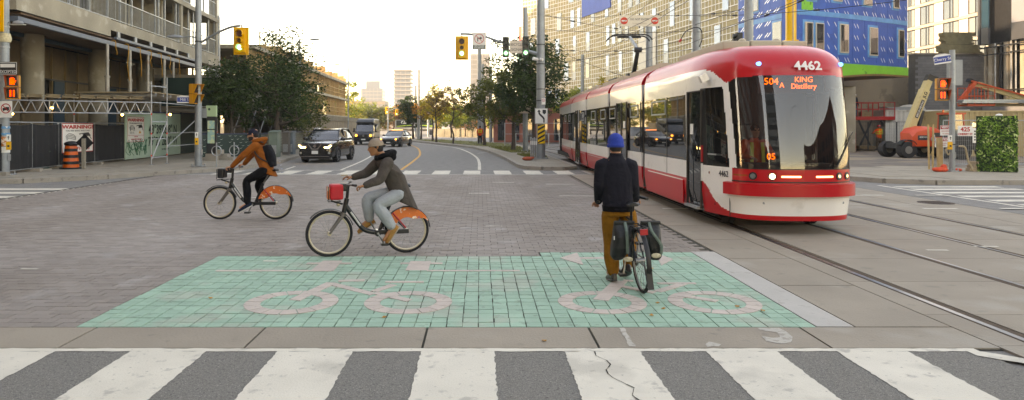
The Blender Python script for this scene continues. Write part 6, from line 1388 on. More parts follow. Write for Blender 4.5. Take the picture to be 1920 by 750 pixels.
# ------------------------------------------------------------------ workers
hiv = cloth('orange_hi_vis', '#e0521a', .06, 6); strip_y = mat('yellow_reflective_stripe', '#cfd63a', .4, 0, .05, 8); navy = cloth('dark_work_trousers', '#191a20')
def worker(label, p, facing, topm, legm, hat, hatm, s=1, pose=0, skin=skin3, vest=True, vox=.02):
    T = thing('person', label, 'person', p, facing); J = dict(head=(0, .02, 1.60), neck=(0, 0, 1.44), chest=(0, 0, 1.25), waist=(0, 0, 1.05), pelvis=(0, 0, .92), sl=(-.2, 0, 1.40), sr=(.2, 0, 1.40), el=(-.26, .02, 1.13), er=(.26, .02, 1.13), wl=(-.25, .12, .9), wr=(.25, .12, .9), hl=(-.09, 0, .88), hr=(.09, 0, .88), kl=(-.11, .06, .48), kr=(.1, -.02, .48), al=(-.11, .03, .09), ar=(.11, -.10, .09), tl=(-.12, .2, .06), tr=(.12, .08, .06))
    if pose == 1: J.update(el=(-.28, .18, 1.18), wl=(-.15, .38, 1.15), er=(.28, .18, 1.18), wr=(.15, .38, 1.12))
    D = figure(T, J, (0, 1, 0), dict(skin=skin, top=topm, legs=legm, shoe=black), (0, 1, -.05), 1, vox, bulk=1.15, hem=.4, hands=True)
    if vest:
        V = MB()
        for z in (1.08, 1.22): V.loft([ringe((0, 0, z), Vector((1, 0, 0)), Vector((0, 1, 0)), .212, .162), ringe((0, 0, z + .05), Vector((1, 0, 0)), Vector((0, 1, 0)), .212, .166)])
        for x in (-.12, .12):
            for y in (-.168, .168): V.bar((x, y, 1.1), (x * .9, y * .8, 1.42), .05, .012, up=(0, 1, 0))
        V.build('reflective_stripes', strip_y, T)
    if hat == 'helmet': cap(T, D, hatm, .6, .135, .01, 'hard_hat')
    elif hat == 'cap': cap(T, D, hatm, 1)
    T.scale = (s,) * 3; return T
worker('road worker in an orange vest walking on the median carrying an orange flag', ((900 - 900) * 64 / FOC, 64, .14), pi, hiv, navy, 'cap', cloth('dark_cap', '#1b1b1b'), vox=.02)
T = thing('orange_flag', 'rolled orange and white flag in the hand of the median worker', 'flag', (.25, 63.85, .2)); MB().tube([(0, 0, .85), (.1, 0, .1)], .015, 6).build('stick', propm, T); MB().tube([(.02, 0, .6), (.12, 0, .05)], [.05, .11], 8).build('cloth', mat('faded_orange_cloth', '#b5563c'), T)
worker('worker in an orange vest and red hard hat in front of the white container', at(1648, 274, 46).xy.to_3d() + Vector((0, 0, .2)), radians(20), hiv, cloth('tan_trousers', '#4a3a28'), 'helmet', mat('red_helmet', '#b3202a', .35, 0, 0, coat=.5), pose=1)
worker('worker in dark clothes and white hard hat on the red lift platform', at(1602, 220, 48.5), radians(200), cloth('dark_blue_top', '#232a38'), cloth('blue_jeans', '#3a5068'), 'helmet', mat('white_helmet', '#d6d6d2', .35, 0, 0, coat=.5), vest=False, s=.98)
DR = thing('person', 'tram driver in an orange and yellow vest seated behind the windscreen', 'person', (5.2, 12.95, .5)); JD = dict(head=(0, -.05, 1.22), neck=(0, 0, 1.05), chest=(0, .02, .86), waist=(0, .02, .66), pelvis=(0, 0, .5), sl=(-.2, 0, 1.0), sr=(.2, 0, 1.0), el=(-.3, -.12, .75), er=(.3, -.12, .75), wl=(-.2, -.4, .72), wr=(.2, -.4, .72), hl=(-.1, 0, .5), hr=(.1, 0, .5), kl=(-.15, -.42, .5), kr=(.15, -.42, .5), al=(-.15, -.45, .15), ar=(.15, -.45, .15), tl=(-.15, -.6, .1), tr=(.15, -.6, .1))
D = figure(DR, JD, (0, -1, 0), dict(skin=skin1, top=hiv, legs=navy, shoe=black), (0, -1, 0), 1, .016)
V = MB()
for x in (-.11, .11): V.bar((x, -.17, .6), (x * .9, -.14, 1.0), .06, .02, up=(0, 1, 0))
V.build('reflective_stripes', strip_y, DR); cap(DR, D, cloth('driver_hair', '#2a211c'), 0)
# ------------------------------------------------------------------ motor vehicles (front faces -Y in local space)
cblack = mat('car_paint_black', '#0c0d0f', .25, .2, .05, 2, coat=1); cgrey = mat('car_paint_dark_grey', '#25272b', .25, .3, .05, 2, coat=1); cwhite = mat('car_paint_white', '#b9b9b6', .25, .1, .03, 2, coat=1); vgrey = mat('van_paint_dark', '#0e1014', .45, .1, .05, 2, coat=.3)
cglass = glassmat('car_glass', (.012, .015, .018), .12); headl = mat('lit_car_lamp', '#ffdf9a', .3, 0, 0, emit=5); lampc = mat('lamp_clear', '#a8a69c', .1, .3, 0, coat=1); foga = mat('lit_amber_lamp', '#ff9a3c', .3, 0, 0, emit=3); platem = mat('number_plate', '#cfd2cf', .5, 0, .08, 90); alloy = mat('alloy_wheel', '#8b8d8f', .3, .8, .1, 9)
def rrect(y, w, z0, z1, r=.12, tuck=.06, n=3):   # half-rounded box ring across the car
    P = []
    for (sx, sz, a0) in ((1, 0, -90), (1, 1, 0), (-1, 1, 90), (-1, 0, 180)):
        cx = sx * (w - r - (tuck if sz else 0)); cz = (z0 + r) if not sz else (z1 - r)
        for k in range(n + 1): a = radians(a0 + 90 * k / n); P.append((cx + r * cos(a), y, cz + r * sin(a)))
    return P
def car(label, p, rz, paint_, W=1.84, body=None, cabin=None, wheels=(-1.33, 1.37), wr=.36, kind='car', nm='parked_car', rails=False, cat='car', lights=(.0,), noplate=False):
    T = thing(nm, label, cat, p, rz); h = W / 2; b = MB()
    b.loft([rrect(y, w * h, z0, z1, r, .05) for y, w, z0, z1, r in body]); b.build('body', paint_, T, smooth=45)
    c = MB(); c.loft([rrect(y, w * h, z0, z1, min(r, (z1 - z0) * .45), tk, 3) for y, w, z0, z1, r, tk in cabin]); c.build('windows', cglass, T, smooth=35)
    # roof, pillars following the cabin
    ym = [q for q in cabin if q[3] >= max(x[3] for x in cabin) - .10]; rf = MB(); rf.loft([rrect(y, w * h - tk + .012, z1 - .05, z1 + .022, .03, .03) for y, w, z0, z1, r, tk in ym]); rf.build('roof', paint_, T, smooth=45)
    for s in (-1, 1):
        for (ya, wa, za, _, _, ta), (yb, wb, _, zb, _, tb) in ((cabin[0], ym[0]), (cabin[-1], ym[-1])):
            MB().bar((s * (wa * h - .01), ya + (.04 if ya < 0 else -.04), za + .03), (s * (wb * h - tb - .02), yb, zb - .01), .06, .07).build('pillar', paint_, T)
        ymid = (wheels[0] + wheels[1]) / 2 + .15; q = [c_ for c_ in cabin if c_[3] == max(x[3] for x in cabin)][0]
        MB().bar((s * (q[1] * h - .005), ymid, q[2]), (s * (q[1] * h - q[5] - .0), ymid, q[3] - .02), .06, .08).build('pillar', black, T)
        my = cabin[0][0] + .35; MB().ball((s * (h + .08), my, cabin[0][2] + .12), (.13, .07, .08), 10, 6).build('mirror', paint_, T, smooth=True)
        for yw in wheels:
            a = MB().tube([(s * (h - .24), yw, wr), (s * (h + .005), yw, wr)], [wr, wr], 28).build('wheel', rubber, T, smooth=30); MB().tube([(s * (h + .004), yw, wr), (s * (h + .012), yw, wr)], wr * .68, 24).build('rim', alloy, a)
            m = MB()
            for k in range(5): t = 2 * pi * k / 5 + .3; m.bar((s * (h + .016), yw, wr), (s * (h + .016), yw + wr * .62 * cos(t), wr + wr * .62 * sin(t)), .05, .012)
            m.build('spokes', darkst, a)
            rings = []
            for k in range(15): t = radians(lerp(-12, 192, k / 14)); rings.append([(s * xx, yw + rr * cos(t), wr + rr * sin(t)) for xx, rr in ((h - .1, wr + .07), (h + .02, wr + .07), (h + .02, wr + .015), (h - .1, wr + .015))])
            MB().loft(rings).build('wheel_arch', black, T)
        if rails: MB().tube(catmull([(s * (h - .27), -.35, cabin[2][3] + .0), (s * (h - .26), -.1, cabin[2][3] + .07), (s * (h - .26), 1.2, cabin[2][3] + .06), (s * (h - .27), 1.5, cabin[2][3] - .02)], 4), .02, 6).build('roof_rail', alloy, T)
    return T
# black sport utility vehicle
yf = -2.3
S1 = car('black sport utility vehicle with lit headlamps and a chrome V grille waiting left of centre', (-8.05, 36.25, -.02), radians(-4), cblack, 1.84,
    [(yf + .03, .78, .35, .82, .14), (yf + .12, .93, .28, .98, .16), (yf + .5, .99, .25, 1.06, .14), (-1.0, 1.0, .25, 1.12, .14), (0, 1.0, .25, 1.12, .14), (1.6, 1.0, .25, 1.14, .14), (2.1, .97, .3, 1.1, .16), (2.3, .88, .4, 1.0, .16)],
    [(-1.12, .92, 1.06, 1.13, .03, .02), (-.75, .93, 1.08, 1.38, .1, .10), (-.3, .94, 1.08, 1.65, .12, .17), (.5, .94, 1.08, 1.70, .12, .18), (1.5, .93, 1.08, 1.66, .12, .18), (1.95, .92, 1.08, 1.45, .1, .12), (2.15, .9, 1.08, 1.15, .03, .03)], rails=True, nm='sport_utility_vehicle', cat='suv')
q = MB(); q.xz([(-.62, .72), (-.72, .92), (.72, .92), (.62, .72), (.45, .62), (-.45, .62)], yf - .0, yf + .12); q.build('grille', black, S1)
MB().xz([(-.36, .93), (-.30, .93), (-.12, .72), (.12, .72), (.30, .93), (.36, .93), (.16, .665), (-.16, .665)], yf - .025, yf + .0).build('chrome_v', MATS['lamp_chrome'], S1); MB().tube([(0, yf - .03, .84), (0, yf - .04, .84)], .075, 18).build('emblem', MATS['lamp_chrome'], S1); MB().box((-.09, yf - .045, .828), (.09, yf - .03, .852)).build('emblem_bar', MATS['lamp_chrome'], S1)
for s in (-1, 1):
    hl_ = MB().xz([(s * .42, .74), (s * .40, .86), (s * .84, .96), (s * .86, .84), (s * .78, .76)], yf - .0, yf + .2).build('headlight', lampc, S1); MB().xz([(s * .46, .75), (s * .48, .80), (s * .66, .80), (s * .80, .90), (s * .83, .87), (s * .72, .74)], yf - .012, yf - .0).build('lit_strip', headl, hl_)
    MB().tube([(s * .72, yf + .0, .5), (s * .72, yf - .012, .5)], .06, 12).build('fog_lamp', lampc, S1)
MB().box((-.16, yf - .03, .45), (.16, yf - .015, .61)).build('number_plate', platem, S1); MB().box((-.6, yf - .01, .40), (.6, yf + .02, .60)).build('lower_intake', black, S1); MB().box((-.72, yf - .02, .315), (.72, yf + .03, .345)).build('chrome_sill', alloy, S1)
MB().box((-.72, yf + .05, .2), (.72, yf + .3, .34)).build('skid_plate', black, S1)
for s in (-1, 1): MB().box((s * .925 - .01, -1.0, .72), (s * .925 + .01, 1.9, .73)).build('door_line', darkst, S1)
# dark cargo van
yv = -2.9
S2 = car('dark high-roofed cargo van coming down the left lane with amber-lit lamps', (-11.55, 69.9, -.02), radians(2), vgrey, 2.0,
    [(yv, .78, .4, .95, .12), (yv + .12, .93, .34, 1.1, .12), (yv + .75, .98, .3, 1.28, .12), (yv + 1.1, 1.0, .3, 1.4, .1), (2.9, 1.0, .3, 2.3, .1), (2.95, .97, .4, 2.25, .1)],
    [(yv + .7, .88, 1.2, 1.3, .04, .04), (yv + 1.15, .92, 1.2, 1.8, .1, .08), (yv + 1.5, .97, 1.2, 2.18, .12, .14), (yv + 1.6, .97, 1.2, 2.2, .12, .14)], wheels=(-1.95, 1.75), wr=.36, nm='cargo_van', cat='van')
MB().loft([rrect(y, w, z0, z1, .12, .08) for y, w, z0, z1 in ((yv + 1.35, .9, 2.1, 2.25), (yv + 1.7, .93, 2.05, 2.52), (yv + 2.3, .94, 2.0, 2.6), (2.9, .94, 2.0, 2.6))]).build('high_roof', vgrey, S2, smooth=45)
MB().box((-.45, yv - .02, .78), (.45, yv + .05, 1.0)).build('grille', black, S2); MB().tube([(0, yv - .03, .9), (0, yv - .04, .9)], .1, 16).build('round_emblem', alloy, S2); MB().box((-.2, yv - .03, .48), (.2, yv - .01, .6)).build('number_plate', platem, S2)
for s in (-1, 1):
    hl_ = MB().xz([(s * .52, .85), (s * .55, 1.08), (s * .78, 1.2), (s * .88, 1.1), (s * .85, .88)], yv - .005, yv + .3).build('headlight', lampc, S2); MB().tube([(s * .70, yv - .01, .92), (s * .70, yv - .03, .92)], .085, 12).build('lit_lamp', foga, hl_)
    MB().box((s * 1.05 - .08, -1.9, 1.35), (s * 1.05 + .08, -1.8, 1.65)).build('mirror_housing', black, S2)
# dark sedan and two more
SD = [(yf - .05, .72, .3, .7, .12), (yf + .1, .9, .22, .8, .14), (yf + .6, .98, .2, .9, .13), (-1.0, 1.0, .2, .96, .13), (1.2, 1.0, .2, .98, .13), (2.0, .96, .22, 1.0, .13), (2.35, .85, .3, .92, .13)]
SC = [(-1.1, .88, .9, .97, .03, .02), (-.6, .9, .93, 1.22, .08, .1), (-.15, .91, .93, 1.42, .1, .16), (.6, .91, .93, 1.44, .1, .17), (1.2, .9, .93, 1.36, .1, .15), (1.85, .88, .95, 1.0, .03, .03)]
S3 = car('dark grey sedan with one bright lamp behind the grey-jacketed rider', (-7.6, 62.3, -.02), radians(-11), cgrey, 1.82, SD, SC, wheels=(-1.4, 1.35), wr=.33, nm='sedan_car')
S4 = car('white-roofed car mostly hidden behind the black sport utility vehicle', (-9.75, 44.0, -.02), radians(-3), cwhite, 1.82, [(a, b, c, d + .12, e) for a, b, c, d, e in SD], [(a, b, c + .12, d + .2, e, f) for a, b, c, d, e, f in SC], wheels=(-1.4, 1.35), wr=.33, nm='hatchback_car', rails=True)
for S_, on in ((S3, 1), (S4, 0)):
    MB().box((-.5, yf - .08, .5), (.5, yf + .0, .66)).build('grille', black, S_); MB().box((-.17, yf - .1, .36), (.17, yf - .08, .46)).build('number_plate', platem, S_)
    for s in (-1, 1): hl_ = MB().xz([(s * .5, .62), (s * .52, .72), (s * .82, .8), (s * .84, .66)], yf - .06, yf + .2).build('headlight', lampc, S_); (MB().tube([(s * .68, yf - .065, .69), (s * .68, yf - .08, .69)], .055, 10).build('lit_lamp', foga, hl_) if on else None)
MB().box((-.5, .1, 1.47), (.5, .25, 1.54)).build('roof_light_bar', mat('warm_roof_light', '#ff9a70', .4, 0, 0, emit=.8), S3)
# billboard truck
BT = thing('billboard_truck', 'flatbed truck with a dark green billboard crossing far up the street', 'truck', (-13, 146, 0))
MB().box((-18.3, 146, .9), (-8.2, 148, 1.15)).build('flatbed', darkst, BT, world=True); MB().box((-18.2, 146.1, 1.25), (-9.8, 147.9, 3.2)).build('advert_box', mat('box_cream', '#b5b2a6', .6, 0, .05, 1), BT, world=True)
pn = MB().box((-17.9, 146.02, 1.6), (-10, 146.09, 3.1)).build('billboard', mat('billboard_green', '#12301c', .4, 0, .5, .7, col2='#0a0d0a'), BT, world=True); MB().xz([(-17.8, 1.9), (-14, 2.25), (-10, 1.95), (-10, 1.75), (-14, 2.05), (-17.8, 1.7)], 146.0, 146.015).build('lime_swoosh', mat('lime_print', '#9ab83a', .5, 0, .1, 1), BT, world=True); text('GNC', .9, white, BT, Vector((-15.6, 146.0, 2.62)) - off(BT), wx=1.3, bold=.04)
for x in (-16.8, -10.5, -9.4): MB().tube([(x, 145.9, .45), (x, 146.3, .45)], .45, 18).build('wheel', rubber, BT, world=True)
MB().box((-8.2, 146, .6), (-6.2, 148, 2.7)).build('cab', cwhite, BT, world=True, bevel=.1)
# ------------------------------------------------------------------ left building site at street level
hoardg = mat('pale_green_hoarding', '#a3bba6', .6, 0, .05, .8); hoardd = mat('dark_green_hoarding', '#0f2a23', .5, 0, .1, .6); meshm = mat('black_windscreen_cloth', '#19191a', .95, 0, .25, 3, .5, 12); scaf = mat('scaffold_tube', '#a7aaab', .45, .5, .15, 6); ply = mat('scaffold_plank', '#8d7d63', .85, 0, .2, 2, .2, 20)
tagr = mat('red_orange_tag', '#e0391c', .6, 0, 0); warml = mat('lit_site_bulb', '#ffcf7a', .4, 0, 0, emit=6)
def FX(Y, o=0): return -16.7 - .075 * (Y - 27.4) + o       # fence line
def fpan(T, p, q, z1, posts=True, cloth=True, frame=galv, cell=.1):
    p = Vector(p); q = Vector(q); d = q - p; L = d.length; d.normalize(); z0 = p.z; mb = MB()
    mb.tube([p + Vector((0, 0, .08)), p + Vector((0, 0, z1 - z0))], .02, 6).tube([q + Vector((0, 0, .08)), q + Vector((0, 0, z1 - z0))], .02, 6).tube([p + Vector((0, 0, z1 - z0)), q + Vector((0, 0, z1 - z0))], .018, 6).tube([p + Vector((0, 0, .12)), q + Vector((0, 0, .12))], .018, 6); mb.build('frame', frame, T, world=True)
    w = MB(); k = cell
    while k < L: w.bar(p + d * k + Vector((0, 0, .12)), p + d * k + Vector((0, 0, z1 - z0)), .005); k += cell
    z = .3
    while z < z1 - z0: w.bar(p + Vector((0, 0, z)), q + Vector((0, 0, z)), .005); z += .2
    w.build('wire_mesh', frame, T, world=True)
    if cloth:
        n = Vector((-d.y, d.x, 0)); mb = MB(); R = []
        for i in range(13):
            t = i / 12; c = p + d * L * t - n * (.03 + .015 * sin(i * 2.1)); R.append([c + Vector((0, 0, .15)), c + n * .02 * cos(i * 1.7) + Vector((0, 0, .9)), c + Vector((0, 0, z1 - z0 - .06 - .05 * sin(pi * t)))])
        for i in range(12):
            for j in range(2): mb.add([R[i][j], R[i + 1][j], R[i + 1][j + 1], R[i][j + 1]], [(0, 1, 2, 3)])
        mb.build('screen_cloth', meshm, T, world=True, smooth=True, fix=False)
labs = ['cloth-screened fence panel at the far left by the green cabinets', 'fence panel behind the smaller green cabinet', 'fence panel left of the red WARNING sign', 'fence panel carrying the red WARNING sign', 'dark fence panel between the WARNING sign and the pale hoarding']
Ys = [20.6, 23.2, 25.2, 27.0, 29.9, 32.8]
for i in range(5):
    a = (FX(Ys[i]), Ys[i], .13); b = (FX(Ys[i + 1] - .05), Ys[i + 1] - .05, .13); T = thing('fence_panel', labs[i], 'fence', a, group='screened fence panels along the site'); fpan(T, a, b, 1.95)
    MB().box((a[0] - .35, a[1] - .1, .13), (a[0] + .35, a[1] + .1, .25)).build('concrete_foot', kerbc, T, world=True)
def hoard(label, ya, yb, z1, m, n, o=0, nm='hoarding'):
    T = thing(nm, label, 'hoarding', (FX(ya, o), ya, .13))
    for k in range(n): y0, y1 = lerp(ya, yb, k / n), lerp(ya, yb, (k + 1) / n) - .012; MB().bar((FX(y0, o), y0, (z1 + .2) / 2), (FX(y1, o), y1, (z1 + .2) / 2), .05, z1 - .2).build('panel', m, T, world=True)
    MB().bar((FX(ya, o + .03), ya, z1), (FX(yb, o + .03), yb, z1), .1, .05).build('cap_rail', mat('navy_trim', '#1c2c4c', .6, 0, 0), T, world=True); return T
H1 = hoard('pale green hoarding printed with map coordinates and graffiti', 32.9, 40.2, 2.55, hoardg, 4)
H2 = hoard('dark green hoarding behind the left signal mast', 40.25, 47.5, 2.6, hoardd, 4)
rzf = math.atan2(1, -.075)
def onH(T, Y, z, o=.06): return Vector((FX(Y) + o, Y, z)) - off(T)
ink = mat('dark_green_ink', '#1f3a2e', .6, 0, 0); gra = mat('green_spray', '#1f6a4c', .6, 0, 0)
text('43°39\'05.8" N', .68, ink, H1, onH(H1, 37.55, 1.62), (pi / 2, 0, rzf), wx=1.02, bold=.008); text('79°21\'26.0" W', .68, ink, H1, onH(H1, 37.55, .98), (pi / 2, 0, rzf), wx=1.02, bold=.008); text('THE CONDOMINIUMS', .12, ink, H1, onH(H1, 37.8, .55), (pi / 2, 0, rzf), wx=.9)
for k in range(9):
    random.seed(50 + k); P = [Vector((FX(33.2 + t * .3) + .04, 33.2 + k * .22 + random.uniform(-.35, .5), .75 + random.uniform(-.42, .42))) for t in range(7)]
    P = [Vector((FX(p.y) + .04, p.y, p.z)) for p in catmull(P, 5)]; MB().tube(P, .012, 4).build('graffiti_stroke', gra, H1, world=True)
random.seed(11)
def warn(label, Y, z, w, h, o=.05, phone='416-271-5510', sx=None):
    T = thing('warning_sign', label, 'sign', (FX(Y) + o, Y, z), rzf - pi); c = T.rotation_euler.z
    T.rotation_euler.z = rzf; MB().box((-w / 2, 0, -h / 2), (w / 2, .015, h / 2)).build('plate', signwhite, T)
    b = .025; MB().box((-w / 2, -.004, h / 2 - b), (w / 2, 0, h / 2)).box((-w / 2, -.004, -h / 2), (w / 2, 0, -h / 2 + b)).box((-w / 2, -.004, -h / 2 + b), (-w / 2 + b, 0, h / 2 - b)).box((w / 2 - b, -.004, -h / 2 + b), (w / 2, 0, h / 2 - b)).build('border', redp, T)
    text('WARNING!', h * .17, redp, T, (0, -.006, h * .37), wx=1.15 * w / h, bold=.008); text('YOU ARE BEING WATCHED', h * .07, blackp, T, (0, -.006, h * .24), wx=.9 * w / h)
    return T
def signart(T, w, h, zc=0):
    # bird head swirl and pointing camera
    for k in range(4): MB().tube(catmull([(-w * .40 + .03 * k, -.008, zc + h * (.02 - .04 * k)), (-w * .30, -.008, zc + h * (.12 - .05 * k)), (-w * .15, -.008, zc + h * (.08 - .05 * k)), (-w * .08, -.008, zc + h * (.0 - .03 * k))], 4), .008 * h, 4).build('bird_swirl', blackp, T)
    MB().xz([(w * .02, zc + h * .12), (w * .34, zc + h * .16), (w * .42, zc + h * .04), (w * .1, zc + h * .0)], -.008, -.003).build('camera_symbol', blackp, T); MB().bar((w * .36, -.006, zc + h * .06), (w * .44, -.006, zc - h * .08), .03 * h, .004, up=(0, 1, 0)).build('camera_bracket', blackp, T); MB().box((w * .06, -.012, zc - h * .0), (w * .14, -.008, zc + h * .10)).build('camera_lens', signwhite, T)
W1 = warn('large white and red WARNING! sign with a camera on the black fence', 28.4, 1.33, 2.5, 1.2, .06); signart(W1, 2.5, 1.2, .03); text('S.S.G.', .16, blackp, W1, (-.62, -.008, -.25), wx=1.9, bold=.004); text('416-271-5510', .17, redp, W1, (.02, -.008, -.45), wx=1.9, bold=.006)
W2 = warn('smaller WARNING! sign screwed to the pale green hoarding', 34.05, 1.65, 1.9, 1.25, .04); signart(W2, 1.9, 1.25, .05); MB().xz([(.3, -.2), (.6, -.2), (.45, -.04)], -.008, -.004).build('yellow_triangle', yel, W2); text('S.S.G.', .12, blackp, W2, (-.45, -.008, -.16), wx=1.9); MB().box((-.9, -.006, -.3), (.9, -.003, -.285)).build('rule', redp, W2); text('416-271-5510', .12, redp, W2, (0, -.008, -.5), wx=1.7, bold=.004); text('24 HOUR LINE', .07, redp, W2, (0, -.008, -.36))
# green cabinets
gcab = speckle(mat('cabinet_green', '#16352a', .5, 0, .15, 4), '#2d5443', 5, .6, .5); tagw = mat('white_tag_paint', '#8fa39a', .6, 0, 0)
for lab, px0, px1, Y, h in (('taller green utility cabinet with white graffiti beside the far left pole', 17, 45, 25.2, 1.05), ('smaller green utility cabinet with graffiti left of the orange barrel', 51, 79, 25.9, .68)):
    x0, x1 = (px0 - 900) * Y / FOC, (px1 - 900) * Y / FOC; T = thing('utility_cabinet', lab, 'utility box', ((x0 + x1) / 2, Y, .13)); w = (x1 - x0) / 2
    MB().box((-w, 0, .04), (w, .45, h)).build('box', gcab, T, bevel=.02); MB().box((-w - .02, -.03, h), (w + .02, .48, h + .05)).build('lid', gcab, T, bevel=.01); MB().box((-w - .06, -.06, 0), (w + .06, .5, .05)).build('plinth', kerbc, T); MB().box((-.03, -.02, h * .62), (.05, 0, h * .72)).build('latch', galv, T)
    for k in range(4):
        random.seed(k + int(px0)); P = catmull([(random.uniform(-w * .8, w * .8), -.008, random.uniform(h * .3, h * .75)) for _ in range(6)], 4); MB().tube(P, .006, 4).build('graffiti_stroke', tagw, T)
random.seed(3)
# orange barrel and post with black diamond
bo = mat('barrel_orange', '#dc5a12', .45, 0, .08, 6); T = thing('traffic_barrel', 'orange and black traffic barrel in front of the WARNING sign', 'barrel', ((133 - 900) * 26.9 / FOC, 26.9, .13))
MB().tube([(0, 0, 0), (0, 0, .06)], .40, 24).build('rubber_base', rubber, T); prof = [(.06, .285), (.3, .275), (.31, .255), (.55, .25), (.56, .235), (.8, .225), (.81, .22), (.98, .19), (1.0, .12)]
for a, b, m_ in ((.06, .18, bo), (.18, .30, blackp), (.30, .43, bo), (.43, .55, blackp), (.55, .68, bo), (.68, .80, blackp), (.80, .92, bo)): MB().tube([(0, 0, a + .002), (0, 0, b)], [interp(a, prof), interp(b, prof)], 24).build('stripe_band', m_, T, smooth=30)
MB().ball((.02, 0, .98), (.26, .26, .12), 14, 8).build('black_bag_cover', mat('bin_bag', '#111112', .4, 0, .3, 12, .8, 18), T, smooth=True)
T = thing('site_post', 'weathered wooden post with a black diamond board left of the dark fence', 'post', ((157 - 900) * 26.6 / FOC, 26.6, .13)); MB().box((-.06, -.05, 0), (.06, .05, 1.2)).build('post', mat('grey_timber', '#8a8172', .9, 0, .15, 12), T); MB().xz([(-.34, 1.05), (.0, 1.38), (.34, 1.02), (0, .7)], .06, .08).build('diamond_board', meshm, T)
# overhead walkway: truss, planks, standards, braces
OW = thing('scaffold_walkway', 'overhead scaffold walkway with a silver lattice truss along the left sidewalk', 'scaffolding', (-14.2, 29.5, .13))
ta, tb_ = Vector((-19.1, 26.4, 2.84)), Vector((-14.2, 29.5, 2.83)); tbm = MB(); d = tb_ - ta
for off_ in (Vector((0, 0, 0)),):
    tbm.tube([ta + off_, tb_ + off_], .026, 8).tube([ta + off_ - Vector((0, 0, .48)), tb_ + off_ - Vector((0, 0, .48))], .026, 8)
tbm.build('truss_chord', scaf, OW, world=True)
n = 14
for k in range(n):
    a = ta + d * (k / n); b = ta + d * ((k + .5) / n); c = ta + d * ((k + 1) / n); L_o = Vector((0, 0, .48))
    MB().tube([a - L_o, b], .018, 6).tube([b, c - L_o], .018, 6).build('truss_web', scaf, OW, world=True)
    if k % 5 == 4: MB().tube([c, c - L_o], .022, 6).build('truss_post', scaf, OW, world=True)
nn = Vector((-d.y, d.x, 0)).normalized() 
for k in range(9):
    p0 = ta + d * (.02 + k * .105) + Vector((0, 0, .16)); p1 = ta + d * (.02 + k * .105 + .092) + Vector((0, 0, .14)); m = MB()
    m.bar(p0, p1, .02, .04).bar(p0 + Vector((0, 0, .1)), p1 + Vector((0, 0, .1)), .1, .025); m.build('plank_end', ply, OW, world=True)
    c = p0.lerp(p1, .5) + Vector((0, 0, .06)); MB().bar(c, c + nn * 3.2, .42, .05).build('deck_plank', ply, OW, world=True); MB().bar(p0 + Vector((0, 0, .02)), p0 + Vector((0, 0, .02)) + nn * 3.0, .06, .1).build('joist', ply, OW, world=True)
for k in range(7):
    y = 29.6 + k * .85; x0 = -14.2 + .0 - .07 * (y - 29.5); MB().box((x0 - 3.4, y, 3.26), (x0 + .02, y + .8, 3.31)).build('deck_plank', ply, OW, world=True); MB().box((x0 - 3.3, y + .3, 3.12), (x0 - .0, y + .38, 3.25)).build('joist', scaf, OW, world=True)
stds = [(-14.2, 29.5, 3.75), (-14.1, 30.75, 4.0), (-18.9, 26.6, 3.0), (-14.85, 38.6, 4.7), (-15.2, 44, 4.7), (-17.6, 29.6, 3.2), (-17.2, 34, 3.2), (-17.8, 38, 3.2)]
for x, y, h in stds:
    s_ = MB().tube([(x, y, .13), (x, y, h)], .026, 8).build('standard', scaf, OW, world=True)
    for z in (.5, 1.45, 2.3): MB().tube([(x, y, z), (x, y, z + .07)], .032, 8).build('orange_tag', tagr, s_, world=True)
    MB().cb((x, y, .14), (.15, .15, .02)).build('foot_plate', galv, s_, world=True)
A_, B_ = Vector((-14.2, 29.5, 0)), Vector((-14.1, 30.75, 0))
for z in (.45, 1.25, 2.0, 2.84, 3.55): MB().tube([A_ + Vector((0, 0, z)), B_ + Vector((0, 0, z))], .022, 6).build('ledger', scaf, OW, world=True)
MB().tube([A_ + Vector((.0, .05, .4)), B_ + Vector((0, 0, 2.0))], .022, 6).build('brace', scaf, OW, world=True); MB().tube([B_ + Vector((0, 0, .9)), (-14.6, 36.5, 2.7)], .022, 6).build('brace', scaf, OW, world=True)
for z in (.9, 1.5, 2.84): MB().tube([B_ + Vector((0, 0, z)), (-14.85, 38.6, z)], .022, 6).build('ledger', scaf, OW, world=True)
for y in (40.5, 44, 47, 50, 53, 56): MB().tube([(-14.9 - .07 * (y - 38), y, .2), (-15.0 - .07 * (y - 38), y + 3, 2.9)], .024, 6).tube([(-14.95 - .07 * (y - 38), y + 3, .2), (-15.05 - .07 * (y - 38), y, 2.9)], .024, 6).build('brace', scaf, OW, world=True)
for k in range(16): MB().box((-18.2 - .07 * k * 1.6, 38.6 + k * 1.6, 2.9), (-14.9 - .07 * k * 1.6, 40.15 + k * 1.6, 3.0)).build('deck_plank', ply, OW, world=True)
for k in range(8): y = 38.6 + k * 3.0; x = -14.9 - .07 * (y - 38.6); MB().bar((x, y, 3.75), (x - .2, y + 2.98, 3.75), .05, 1.6).build('green_parapet_panel', hoardd, OW, world=True)
MB().bar((-18.0, 38.6, 3.75), (-14.9, 38.58, 3.75), .05, 1.6).build('green_parapet_panel', hoardd, OW, world=True)
for p_ in ((-18.5, 27.0, 2.3), (-17.3, 27.6, 2.55), (-15.3, 29.2, 2.3), (-14.3, 31.5, 2.35)):
    T = thing('site_bulb', ['lit bulb under the planks at the left end of the truss', 'lit bulb above the larger WARNING sign', 'lit bulb near the right end of the truss', 'lit bulb beside the scaffold tower'][[-18.5, -17.3, -15.3, -14.3].index(p_[0])], 'lamp', p_); MB().ball((0, 0, 0), .05, 10, 6).build('bulb', warml, T, smooth=True); MB().cyl((0, 0, .03), (0, 0, .14), .02, 6).build('socket', black, T)
